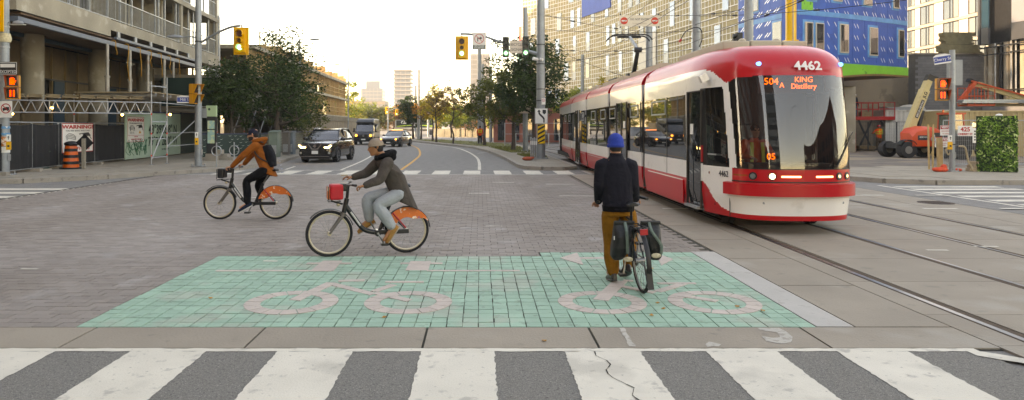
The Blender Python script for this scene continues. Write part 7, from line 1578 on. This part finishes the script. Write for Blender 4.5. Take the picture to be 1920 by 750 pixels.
# steel shoring posts and yellow straps under the slab
ysp = mat('yellow_strap', '#b8801a', .7, 0, .1, 10); shorm = speckle(mat('shore_steel', '#9c968a', .6, .3, .2, 4), '#8a5f3c', 3, .6, .5)
for i, (px, Y) in enumerate(((195, 30.6), (238, 33), (272, 35.2), (303, 37.4), (320, 38.9))):
    x = (px - 900) * Y / FOC + .15; T = thing('shoring_post', ['leftmost', 'second', 'third', 'fourth', 'rightmost'][i] + ' pale steel shoring post under the concrete slab edge', 'shoring post', (x, Y, .13)); MB().tube([(0, 0, 3.2), (0, 0, 3.9)], .085, 12).build('outer_tube', shorm, T, smooth=True); MB().tube([(0, 0, 3.9), (0, 0, 5.36)], .065, 12).build('inner_tube', shorm, T, smooth=True); MB().tube([(0, 0, 3.85), (0, 0, 3.95)], .12, 12).tube([(0, 0, 4.6), (0, 0, 4.66)], .09, 12).build('collar', shorm, T)
for i in range(7):
    Y = 31.4 + i * 1.35; x = -16.44 - .08 * (Y - 24.2) + .24; T = thing('yellow_strap', 'yellow lashing strap hanging from the blue-grey beam, strap ' + ['nearest the slab corner', 'beside the first gap', 'third along, long and looped', 'fourth along, short', 'fifth along, by the post', 'sixth along, long', 'last before the mast'][i], 'strap', (x, Y, 5.7))
    L = [.3, 1.4, 1.1, .5, .9, .6, 1.5][i]; MB().tube(catmull([(-.25, 0, .0), (.0, 0, .03), (.02, .02, -.3), (.03, .1 * (-1) ** i, -.3 - L * .5), (.0, .15, -.3 - L)], 5), .018, 5).build('strap', ysp, T)
# information totem, bench blocks, ring stands, patterned hoarding, small cabinets
T = thing('information_totem', 'information totem with a pale green head and street maps behind the left signal mast', 'totem', at(395, 292, 33)); T.location.z = .13
MB().box((-.26, 0, .0), (.26, .3, .35)).build('concrete_base', conc, T); MB().box((-.22, .05, .35), (.22, .2, 2.65)).build('body', darkst, T, bevel=.01); MB().box((-.24, .03, 2.15), (.24, .22, 2.68)).build('green_head', mat('pale_green_panel', '#9db890', .4, 0, 0), T, bevel=.01)
MB().tube([(-.08, .025, 2.5), (-.08, .02, 2.5)], .06, 16).build('round_mark', ink, T); mp_ = speckle(mat('map_print', '#8db8b0', .4, 0, .1, 5), '#c8cf9a', 7, .5, .8)
for z0, z1 in ((.85, 1.5), (1.55, 1.95)): MB().box((-.17, .04, z0), (.17, .052, z1)).build('map_panel', mp_, T)
T = thing('concrete_bench_blocks', 'pale concrete blocks stacked as a low bench beside the totem', 'concrete blocks', at(408, 305, 33.9)); T.location.z = .13
MB().box((-.75, 0, 0), (.75, .6, .14)).build('block', kerbc, T, bevel=.01); MB().box((-.6, .05, .145), (.45, .6, .3)).build('block', kerbc, T, bevel=.01); MB().box((-.55, .1, .305), (.1, .6, .5)).build('block', kerbc, T, bevel=.01)
for i, (px, py) in enumerate(((406, 313), (439, 311))):
    T = thing('ring_bicycle_stand', ['post and ring bicycle stand left of the brown-jacketed rider', 'post and ring bicycle stand just above the left rider\'s handlebar'][i], 'bicycle rack', gr(px, py, .13)); MB().tube([(0, 0, 0), (0, 0, 1.0)], .028, 8).build('post', galv, T); MB().ring((0, 0, .66), .2, .02, 'y', 24, 6, ).build('ring', galv, T)
PH = thing('patterned_hoarding', 'low dark green hoarding with white bird-like dashes beside the trees', 'hoarding', (-13.6, 37.5, .13)); hp = [(-14.6, 35.6), (-12.2, 37.9), (-12.9, 47), (-13.8, 56)]
wv = mat('white_dash_print', '#9fb3a4', .6, 0, 0)
for (xa, ya), (xb, yb) in zip(hp, hp[1:]):
    L = math.hypot(xb - xa, yb - ya); n = max(2, int(L / 2.4)); dx, dy = (xb - xa) / L, (yb - ya) / L; nx, ny = dy, -dx; ds = MB()
    for k in range(n): a = k * L / n; b = (k + 1) * L / n - .01; MB().bar((xa + dx * a, ya + dy * a, .78), (xa + dx * b, ya + dy * b, .78), .06, 1.2).build('panel', hoardd, PH, world=True)
    r = 0
    while r < L - .3:
        for q in range(7):
            if random.random() < .62:
                z = .28 + q * .17 + random.uniform(-.02, .02); s0 = r + (.12 if q % 2 else 0); c = [(xa + dx * (s0 + t) + nx * .034, ya + dy * (s0 + t) + ny * .034, z + e) for t, e in ((0, 0), (.09, -.05), (.2, .02), (.09, -.025))]
                ds.add(c, [(0, 1, 2, 3)])
        r += .3
    ds.build('printed_dashes', wv, PH, world=True, kind='stuff', fix=False)
    MB().bar((xa, ya, 1.4), (xb, yb, 1.4), .08, .05).build('top_rail', MATS['navy_trim'], PH, world=True)
for lab, px0, px1, Y, h, m_ in (('grey-green electrical cabinet with sloped top right of the left rider', 504, 520, 36, 1.35, mat('cabinet_grey_green', '#66756a', .5, 0, .1, 4)), ('brown and grey steel cabinet beside the street tree', 529, 541, 39, 1.3, mat('cabinet_brown_grey', '#5f5a54', .5, 0, .15, 4)), ('grey steel cabinet at the end of the patterned hoarding', 541, 549, 39.4, 1.3, mat('cabinet_blue_grey', '#5a666c', .5, 0, .1, 4))):
    x0, x1 = (px0 - 900) * Y / FOC, (px1 - 900) * Y / FOC; T = thing('utility_cabinet', lab, 'utility box', ((x0 + x1) / 2, Y, .13)); w = (x1 - x0) / 2; MB().box((-w, 0, .05), (w, .6, h)).build('box', m_, T, bevel=.01); MB().yz([(-.04, h), (.64, h), (.64, h + .12), (-.04, h + .03)], -w - .03, w + .03).build('lid', m_, T); MB().box((-w * .8, -.012, h * .15), (w * .8, 0, h * .5)).build('door', galv, T)
# long timber hoarding and shrubs hiding the site beyond the trees
T = thing('site_hoarding', 'tall pale timber hoarding behind the left trees', 'hoarding', (-17.9, 47.8, .13))
for k in range(90): y = 47.8 + k * .62; MB().bar((-17.9 - .04 * (y - 47.8), y, 1.55), (-17.9 - .04 * (y + .6 - 47.8), y + .6, 1.55), .05, 2.85).build('board', woodh, T, world=True)
# street end: low walls and hedges so that no bare ground shows
hedge = mat('site_fence_far', '#6d6a5c', .9, 0, .25, .4)
for i, (x0, y0, x1, y1, h, lab) in enumerate([(-60, 112, -19.5, 112, 2.4, 'far timber hoarding at the end of the left site'), (-30, 128, -20, 128, 1.7, 'blue-grey fence at the far junction'), (-8, 118, 14, 100, 1.4, 'low fence across the street end right of the median'), (10, 62, 12.2, 96, 2.2, 'long barrier beside the far tram tracks')]):
    T = thing('far_barrier', lab, 'fence', (x0, y0, 0)); L = math.hypot(x1 - x0, y1 - y0); n = int(L / 2.5)
    for k in range(n): MB().bar((lerp(x0, x1, k / n), lerp(y0, y1, k / n), h / 2), (lerp(x0, x1, (k + .97) / n), lerp(y0, y1, (k + .97) / n), h / 2), .08, h).build('panel', hedge if i != 1 else mat('blue_grey_fence', '#5a6f86', .7, 0, .2, 1), T, world=True)
# ------------------------------------------------------------------ right building site
cwh = speckle(mat('container_white', '#bcbdb7', .55, .1, .08, 1.2), '#7d6a58', 2.2, .64, .6); cbe = speckle(mat('container_beige', '#a8946a', .55, .1, .08, 1.2), '#7d6647', 2.4, .63, .6)
def container(label, x0, y0, x1, y1, z0, h, m):
    T = thing('shipping_container', label, 'container', (x0, y0, z0)); L = math.hypot(x1 - x0, y1 - y0); r = math.atan2(y1 - y0, x1 - x0); T.rotation_euler.z = r; n = int(L / .28); P = []
    for k in range(n): a = k * L / n; s = L / n; P += [(a, .0), (a + s * .38, .0), (a + s * .5, .04), (a + s * .88, .04), (a + s, 0)]
    P = [(x, y) for x, y in P] + [(L, 2.4), (0, 2.4)]
    MB().prism(P, .12, h - .1).build('corrugated_wall', m, T); MB().box((-.02, -.03, 0), (L + .02, 2.42, .12)).box((-.02, -.03, h - .1), (L + .02, 2.42, h)).build('edge_rail', m, T)
    for x in (-.03, L - .1):
        MB().box((x, -.04, .0), (x + .13, .1, h + .01)).build('corner_post', m, T)
    return T
container('white corrugated shipping container behind the orange telehandler', 28.7, 48.3, 33.9, 47.3, .34, 2.62, cwh); container('beige corrugated shipping container behind the mesh fence', 26.0, 38.3, 38, 37.2, .13, 2.55, cbe)
# red lift platform
redl = mat('lift_red', '#b01e1c', .4, 0, .1, 5, coat=.2); T = thing('lift_platform', 'red railed work platform below the blue wrapped building', 'lift platform', (26.2, 49, 0))
MB().box((25.2, 48, 2.25), (29.2, 50, 2.5)).build('deck', redl, T, world=True)
for x in (25.2, 26.0, 26.8, 27.6, 28.4, 29.15): MB().box((x, 48, 2.5), (x + .05, 48.05, 3.5)).box((x, 49.95, 2.5), (x + .05, 50, 3.5)).build('railing_post', redl, T, world=True)
for z in (3.0, 3.46): MB().box((25.2, 47.99, z), (29.2, 48.04, z + .05)).box((25.2, 49.95, z), (29.2, 50, z + .05)).build('rail', redl, T, world=True)
for x in (25.4, 27.0, 28.6): MB().bar((x, 48.6, .3), (x + .9, 48.6, 2.25), .08, .1).bar((x + .9, 48.7, .3), (x, 48.7, 2.25), .08, .1).build('scissor_arm', darkst, T, world=True)
for i, (x, w, h) in enumerate(((26.3, .5, .5), (27.5, .7, .35))): t2 = thing('material_crate', ['pale bucket on the red platform', 'tan bundle on the red platform'][i], 'crate', (x, 48.8, 2.5)); MB().box((-w / 2, -.2, 0), (w / 2, .2, h)).build('crate', mat('tan_bundle', '#8d7d60', .8, 0, .2, 6), t2, bevel=.03)
T = thing('dark_mesh_barrier', 'dark mesh site fence under the red platform', 'fence', (24.0, 45.5, .13))
for k in range(3): fpan(T, (24.0 + 1.9 * k, 45.5, .13), (25.85 + 1.9 * k, 45.5, .13), 2.1, cloth=False, frame=darkst, cell=.14)
MB().box((25.0, 45.9, .13), (25.3, 46.3, 1.4)).build('red_cylinder_stack', redl, thing('red_tank', 'red upright tank behind the dark mesh fence', 'tank', (25, 46, .13)), world=True, bevel=.05)
for i, (x, y, w, h, c) in enumerate(((26.2, 46.5, 1.2, .35, '#7a6548'), (24.9, 47, 1.0, .6, '#4a4642'), (28.0, 47.2, .8, .5, '#8a8578'), (23.6, 44.8, .9, .3, '#5a5148'), (29.3, 46.2, 1.6, .18, '#a99a7c'))):
    t2 = thing('material_pile', ['timber offcuts under the red platform', 'dark crate at the left of the yard', 'pale rubble sack near the platform', 'low dark pile at the yard entrance', 'flat stack of pale planks beside the white container'][i], 'pile', (x, y, .13))
    for k in range(4): MB().cb((random.uniform(-.1, .1), random.uniform(-.1, .1), h * (k + .5) / 4), (w * random.uniform(.8, 1), .6, h / 4 - .01), random.uniform(-.1, .1)).build('plank', mat('pile_' + c[1:], c, .9, 0, .2, 5), t2)
T = thing('timber_rack', 'slatted timber rack leaning in front of the orange-vested worker', 'rack', (29.0, 44.5, .13))
for k in range(7): MB().bar((-.35 + .16 * k, 0, .02), (.0 + .16 * k, .6, 1.25), .05, .03).build('slat', propm, T)
MB().bar((-.35, .0, .1), (.7, 0, .1), .06, .05).bar((-.1, .55, 1.15), (.9, .55, 1.15), .06, .05).build('cross_rail', propm, T)
# telehandler
org = mat('machine_orange', '#c8431c', .4, 0, .08, 2, coat=.2); bcream = speckle(mat('boom_cream', '#b5a271', .45, 0, .08, 2), '#7d6d4c', 3, .63, .5)
TH = thing('telehandler', 'orange telehandler with a cream telescopic boom raised beside the containers', 'telehandler', (23.9, 36.9, .13), radians(4))
for x in (-1.45, .55):
    for y in (-.75, .75): w_ = MB().tube([(x, y - .2, .43), (x, y + .2, .43)], .43, 26).build('wheel', rubber, TH, smooth=30); MB().tube([(x, y - .215, .43), (x, y + .21, .43)], .2, 16).build('rim', mat('rim_grey', '#77756f', .5, .3, .1, 6), w_)
MB().box((-1.7, -.6, .5), (1.3, .6, .78)).build('chassis', darkst, TH)
MB().loft([[(x, y, z) for y, z in ((-.95, .62), (-.95, z1 - .18), (-.75, z1), (.0, z1 + .02), (.0, .62))] for x, z1 in ((-1.25, 1.3), (-1.0, 1.55), (-.5, 1.68), (.1, 1.62), (.5, 1.45), (.8, 1.15))]).build('engine_cover', org, TH, smooth=40)
MB().box((-.05, -.962, 1.12), (.35, -.94, 1.34)).build('grille', black, TH); MB().box((-.95, -.965, .95), (-.35, -.95, 1.2)).build('decal', mat('decal_black', '#1a1a1c', .5, 0, 0), TH); text('BERCON', .11, signwhite, TH, (-.65, -.97, 1.1)); MB().tube([(-.12, -.955, 1.0), (-.12, -.975, 1.0)], .12, 18).build('round_badge', galv, TH); text('JLG', .16, blackp, TH, (.02, -.965, .74), bold=.006, shear=.3)
for x in (-1.45, .55): 
    rings = [[(x + rr * cos(t), yy, .46 + rr * sin(t)) for rr, yy in ((.52, -.98), (.52, -.6), (.49, -.6), (.49, -.98))] for t in [radians(30 + 120 * k / 12) for k in range(13)]]; MB().loft(rings).build('mudguard', black, TH)
cb_ = MB()
for x, y in ((.75, -.9), (.75, -.1), (1.7, -.9), (1.7, -.1)): cb_.bar((x, y, .9), (x + (.12 if x < 1 else -.1), y, 2.35), .06)
cb_.box((.75, -.92, 2.3), (1.75, -.08, 2.4)).box((.7, -.92, .7), (1.75, -.08, 1.1)); cb_.build('cab_frame', org, TH); MB().box((.84, -.9, 1.1), (1.62, -.12, 2.3)).build('cab_glass', glassmat('cab_teal_glass', (.05, .11, .10), .2), TH); MB().cyl((.8, -.5, 2.4), (.8, -.5, 2.55), .05, 8).build('beacon', mat('beacon_orange', '#d8561a', .3, 0, 0, coat=1), TH)
MB().box((1.35, -1.0, .6), (2.1, -.2, 1.5)).build('front_mudguard_block', mat('dark_counterweight', '#20201f', .6, 0, .1, 4), TH, bevel=.08); MB().tube([(2.0, -1.05, 1.75), (2.0, -1.15, 1.75)], .12, 14).build('work_lamp', chrome, TH)
for x in (2.9,):
    w_ = MB().tube([(x, -1.0, .46), (x, -.6, .46)], .46, 26).build('wheel', rubber, TH, smooth=30)
bm0 = Vector((-.75, .1, 1.35)); bm1 = Vector((.42, .1, 4.15)); dd = bm1 - bm0
MB().bar(bm0, bm0 + dd * .82, .38, .42, up=(0, 1, 0)).build('boom', bcream, TH, bevel=.02); MB().bar(bm0 + dd * .8, bm1, .3, .32, up=(0, 1, 0)).build('inner_boom', bcream, TH); MB().bar(bm1 - dd * .02, bm1 + Vector((.15, 0, .28)), .36, .3, up=(0, 1, 0)).bar(bm1 + Vector((-.1, -.0, .2)), bm1 + Vector((.5, 0, .1)), .2, .2).build('boom_head', mat('dark_boom_head', '#34302a', .6, .3, .2, 6), TH)
MB().bar(bm0 + Vector((.45, -.1, -.1)), bm0 + dd * .42 + Vector((.3, -.1, 0)), .14).build('lift_cylinder', darkst, TH)
ang = math.atan2(dd.z, dd.x); MB().bar(bm0 + dd * .28 + Vector((0, -.225, 0)), bm0 + dd * .62 + Vector((0, -.225, 0)), .012, .17, up=(-dd.z, 0, dd.x)).build('boom_decal', MATS['decal_black'], TH) ; t_ = text('BERCON RENTALS', .15, signwhite, TH, bm0 + dd * .45 + Vector((0, -.24, 0)), (pi / 2, -ang, 0), wx=.75); t_ = text('JLG', .24, MATS['decal_black'], TH, bm0 + dd * .72 + Vector((0, -.215, 0)), (pi / 2, -ang, 0), bold=.008)
# orange boom lift
BL = thing('boom_lift', 'orange articulated boom lift with an empty basket reaching in from the right', 'boom lift', (31, 38.5, .13)); ol = mat('lift_orange', '#b5421a', .45, 0, .12, 3)
def A(px, py, Y=39): return at(px, py, Y)
MB().bar(A(1822, 155), A(1990, 205), .16, .30).build('upper_boom', bcream, BL, world=True); MB().bar(A(1822, 152, 38.8), A(1990, 198, 38.8), .1, .08).build('boom_stripe', ol, BL, world=True); MB().bar(A(1890, 185), A(1990, 212), .2, .16).build('lower_boom', bcream, BL, world=True)
MB().bar(A(1828, 155, 38.8), A(1797, 192, 38.8), .14, .2).bar(A(1820, 158, 39.2), A(1805, 194, 39.2), .12, .12).build('knuckle_arm', ol, BL, world=True); MB().bar(A(1815, 150), A(1830, 156), .3, .2).build('knuckle', darkst, BL, world=True)
bk = MB(); x0, x1 = A(1798, 0).x, A(1848, 0).x; z0, z1 = A(0, 200).z + .1, A(0, 165).z
for z in (z0, (z0 + z1) / 2, z1):
    for yy in (38.3, 39.1): bk.tube([(x0, yy, z), (x1, yy, z)], .022, 6)
for k in range(5):
    for yy in (38.3, 39.1): x = lerp(x0, x1, k / 4); bk.tube([(x, yy, z0), (x, yy, z1)], .022, 6)
bk.box((x0, 38.3, z0 - .08), (x1, 39.1, z0)).build('basket', ol, BL, world=True)
MB().box((39, 38, .5), (42, 40, 1.6)).build('base', ol, BL, world=True)
# stacked materials on containers and wall
for i, (x0, y, z, L, w, h, mm, lab) in enumerate([(28.9, 48.8, 2.97, 2.6, .9, .22, 'st', 'thin metal studs stacked on the white container'), (27.5, 38.9, 2.95, 6.5, .7, .16, 'wd', 'timber boards on the beige container'), (27.0, 38.5, 3.12, 4.2, .5, .2, 'st', 'bright steel channels on top of the beige container'), (33.6, 38.2, 3.1, 4, .5, .16, 'st', 'second steel channel bundle at the right edge'), (33.9, 50.4, 7.2, 2.9, .6, .6, 'bl', 'stacked grey-green insulation slabs on the block wall'), (34.1, 50.4, 7.82, 2.2, .6, .9, 'bl', 'upper bundle of insulation slabs on the block wall'), (30, 48.9, 3.0, 1.6, .8, .3, 'tp', 'crumpled pale tarpaulin on the white container')]):
    t2 = thing('material_stack', lab, 'stack', (x0, y, z)); m_ = dict(st=mat('bright_steel', '#a9b3ba', .3, .7, .1, 4), wd=ply, bl=mat('insulation_slab', '#7a7459', .9, 0, .15, 4), tp=mat('pale_tarp', '#a09c92', .7, 0, .2, 4))[mm]
    if mm == 'tp': MB().ball((L / 2, 0, .05), (L / 2, .5, .32), 18, 10).ball((L * .25, -.1, .0), (.5, .4, .25), 10, 6).build('sheet', m_, t2, smooth=True)
    else:
        n = max(2, int(h / .09)) if mm != 'wd' else 2
        for k in range(n): MB().box((random.uniform(-.12, .12), -w / 2, h * k / n), (L + random.uniform(-.2, .1), w / 2, h * (k + 1) / n - .012)).build('board', m_, t2)
# mesh fence, signs, planter wall, posts at the right corner
labs = ['mesh fence panel behind the right corner pole', 'mesh fence panel carrying the 425 sign', 'mesh fence panel at the right edge beyond the leafy panel']
for i, (xa, xb, Y) in enumerate(((19.0, 21.2, 28.0), (21.25, 23.4, 28.0), (23.45, 25.6, 28.0))): T = thing('mesh_fence_panel', labs[i], 'fence', (xa, Y, .13), group='mesh fence panels of the right site'); fpan(T, (xa, Y, .13), (xb, Y, .13), 2.05, cloth=False, cell=.08); MB().box((xa - .3, Y - .12, .13), (xa + .3, Y + .12, .26)).build('concrete_foot', kerbc, T, world=True)
def sg(lab, px0, px1, py0, py1, Y=27.85): 
    a = at(px0, py1, Y); b = at(px1, py0, Y); return plate('site_sign', lab, (a + b) / 2, b.x - a.x, b.z - a.z), b.x - a.x, b.z - a.z
T, w, h = sg('white and red sign reading 425 CHERRY ST on the mesh fence', 1796, 1824, 236, 255); text('425', h * .58, redp, T, (0, -.005, h * .14), wx=1.1, bold=.008); text('CHERRY ST', h * .28, redp, T, (0, -.005, -h * .32), wx=1.0, bold=.004)
T, w, h = sg('white sign with red VISITORS heading left of the corner pole', 1763, 1784, 235, 254); MB().box((-w / 2 + .01, -.004, h * .12), (w / 2 - .01, 0, h * .48)).build('red_field', redp, T); text('VISITORS', h * .33, signwhite, T, (.04, -.008, h * .3), wx=.8, bold=.004)
for k, s in enumerate(('MUST REPORT', 'TO OFFICE')): text(s, h * .17, redp, T, (0, -.005, -h * (.08 + .26 * k)), wx=.8)
T, w, h = sg('white sign with red CAUTION heading low on the fence by the pole', 1753, 1781, 258, 276, 27.7); MB().box((-w / 2 + .01, -.004, h * .12), (w / 2 - .01, 0, h * .48)).build('red_field', redp, T); text('CAUTION', h * .33, signwhite, T, (0, -.008, h * .3), wx=1.0, bold=.004); text('AREA CLOSED', h * .17, redp, T, (0, -.005, -h * .1), wx=.8); text('NO ENTRY', h * .17, redp, T, (0, -.005, -h * .32), wx=.8)
T, w, h = sg('white safety notice with rows of black icons right of the 425 sign', 1824, 1839, 240, 268)
for k in range(4): MB().tube([(-w * .25, -.002, h * (.28 - .19 * k)), (-w * .25, -.006, h * (.28 - .19 * k))], .035, 10).build('icon', blackp, T); MB().box((-w * .05, -.005, h * (.27 - .19 * k)), (w * .38, -.002, h * (.29 - .19 * k))).build('text_line', blackp, T)
# leafy printed panel
a = at(1841, 330, 25.0); b = at(1897, 222, 25.0); T = thing('leafy_panel', 'tall box printed or planted with dense green and cream leaves on the right sidewalk', 'green wall', ((a.x + b.x) / 2, 25.0, .13), -.5); w = (b.x - a.x) / 2 / .9
MB().box((-w, .0, 0), (w, .12, 2.05)).build('box', mat('leaf_wall_back', '#1c2c12', .8, 0, .3, 9), T); 
lw = [leafmat('wall_leaf_green', '#7ba544', '#2f5a22', .15), leafmat('wall_leaf_cream', '#d0dba0', '#8fb45c', .15), leafmat('wall_leaf_dark', '#35582a', '#182c14', .15)]
for m_i, m_ in enumerate(lw):
    mb = MB()
    for k in range((900, 420, 700)[m_i]):
        cx = random.uniform(-w, w); cz = random.uniform(.03, 2.03); 
        if m_i == 1 and noise.noise(Vector((cx * 3, cz * 3, 2))) < 0: continue
        s = random.uniform(.03, .075); t = random.random() * 6.28; y = -random.uniform(.005, .05); t2 = random.uniform(-.03, .03)
        mb.add([(cx - s * cos(t), y, cz - s * sin(t)), (cx + s * .4 * sin(t), y - .02, cz - s * .4 * cos(t)), (cx + s * cos(t), y + t2 * .3, cz + s * sin(t)), (cx - s * .4 * sin(t), y - .01, cz + s * .4 * cos(t))], [(0, 1, 2, 3)])
    mb.build('leaves', m_, T, fix=False, kind='stuff')
MB().ball((.1, .2, 2.08), (.12, .1, .06), 8, 5).build('litter', white, T, smooth=True)
T = thing('timber_post', 'short rough timber post leaning by the right corner pole', 'post', (17.25, 25.6, .13)); MB().bar((0, 0, 0), (-.02, 0, 1.25), .16, .12).build('post', propm, T)
T = thing('timber_stakes', 'two pale upright stakes left of the corner pole', 'stakes', (17.5, 26.6, .13)); MB().bar((0, 0, 0), (-.04, 0, 1.75), .05, .05).build('stake', propm, T); MB().bar((.14, 0, 0), (.16, 0, 1.75), .05, .05).build('stake', propm, T)
T = thing('shovel', 'shovel with a yellow-green blade standing by the fence', 'shovel', (17.62, 26.2, .13)); MB().tube([(-.12, .1, 1.35), (.0, 0, .42)], .018, 6).build('shaft', galv, T); MB().xz([(-.07, .45), (.09, .45), (.12, .2), (.04, .08), (-.05, .2)], -.02, .0).build('blade', mat('safety_yellow_green', '#c3d422', .5, 0, 0), T)
T = thing('orange_bag', 'crumpled orange bag lying left of the right corner pole', 'bag', (17.0, 25.2, .13)); MB().ball((0, 0, .07), (.28, .16, .1), 12, 7).ball((.12, 0, .15), (.12, .1, .13), 10, 6).ball((-.15, .02, .08), (.16, .12, .08), 8, 5).build('bag', mat('bright_orange_bag', '#d1421c', .6, 0, .15, 9, .6, 20), T, smooth=True)
T = thing('orange_bag', 'small orange rag at the right foot of the corner pole', 'bag', (17.85, 25.5, .13)); MB().ball((0, 0, .05), (.16, .1, .06), 10, 6).build('bag', MATS['bright_orange_bag'], T, smooth=True)
T = thing('coiled_hose', 'thick pale rope looped round the foot of the right corner pole', 'rope', (17.7, 25.2, .13)); MB().tube(catmull([(-.1, -.1, .95), (.1, -.14, .9), (.22, -.08, .6), (.3, -.05, .35), (.42, -.05, .15), (.4, 0, .03)], 5), .035, 8).tube(catmull([(-.3, .1, 1.0), (-.42, .1, .8), (-.34, .1, .62), (-.26, .1, .8), (-.3, .1, 1.0)], 5), .025, 6).build('rope', mat('pale_rope', '#a8977a', .9, 0, .15, 20), T, smooth=True)
br = island(mat('tan_stone_block', '#97836a', .9, 0, .15, 6, .3, 30), .12); T = thing('stone_block_pile', 'pile of tan stone blocks right of the corner pole', 'stone pile', (18.55, 25.4, .13))
for k, (x, z, l) in enumerate(((-.35, 0, .4), (.08, 0, .42), (-.3, .125, .45), (.17, .125, .4), (-.2, .25, .4), (.22, .25, .36), (.05, .375, .42))): MB().box((x, -.15, z), (x + l, .2, z + .12), random.uniform(-.08, .08)).build('stone', br, T, bevel=.01)
T = thing('pale_sheet', 'pale grey sheet leaning beside the stone blocks', 'sheet', (19.25, 25.3, .13)); MB().yz([(-.05, 0), (0, 0), (.12, .28), (.08, .28)], -.2, .25).build('sheet', mat('pale_board', '#9aa0a6', .6, 0, .05, 5), T)
# dark pickup-like machine behind the fence, cones
mb = MB(); T = thing('compactor', 'dark machine with a round lamp half hidden behind the mesh fence', 'machine', (24.6, 34.5, .13)); MB().box((-.9, -.5, .5), (.9, .6, 1.25)).build('body', MATS['dark_counterweight'], T, bevel=.12)
for x in (-.6, .65): MB().tube([(x, -.62, .42), (x, -.3, .42)], .42, 22).build('wheel', rubber, T, smooth=30)
# red tower crane far behind and antenna masts
T = thing('crane_mast', 'slender red and white mast above the roof line at the left of the sheathed building', 'crane', (18.2, 240, 0)); cr = mat('crane_red', '#b8402c', .5, 0, .1, 1); cm = MB()
for s, t in ((-.7, -.7), (.7, -.7), (.7, .7), (-.7, .7)): cm.bar((s, t, 30), (s, t, 60), .25)
for k in range(12): cm.bar((-.7, -.7, 30 + 2.5 * k), (.7, -.7, 32.5 + 2.5 * k), .18)
cm.build('lattice', cr, T)
T = thing('red_cabin', 'small red tank between the bicycle signal sign and the tree top', 'tank', (18, 262, 35)); MB().tube([(0, 0, -3), (0, 0, 5)], 3.2, 16).build('tank', cr, T); MB().box((-3.5, -3, -9), (3.5, 3, -3)).build('frame', MATS['far_green'], T)
# ------------------------------------------------------------------ air
hz = MB().box((-1600, -400, -1.3), (1600, 1700, 72)).build('haze', None, kind='stuff')
hm = bpy.data.materials.new('haze_air'); hm.use_nodes = True; n_ = hm.node_tree.nodes; n_.clear(); o_ = n_.new('ShaderNodeOutputMaterial'); v_ = n_.new('ShaderNodeVolumePrincipled')
v_.inputs['Color'].default_value = (.95, .95, .95, 1); v_.inputs['Density'].default_value = .00045; v_.inputs['Anisotropy'].default_value = .3
hm.node_tree.links.new(v_.outputs[0], o_.inputs['Volume']); hz.data.materials.append(hm)
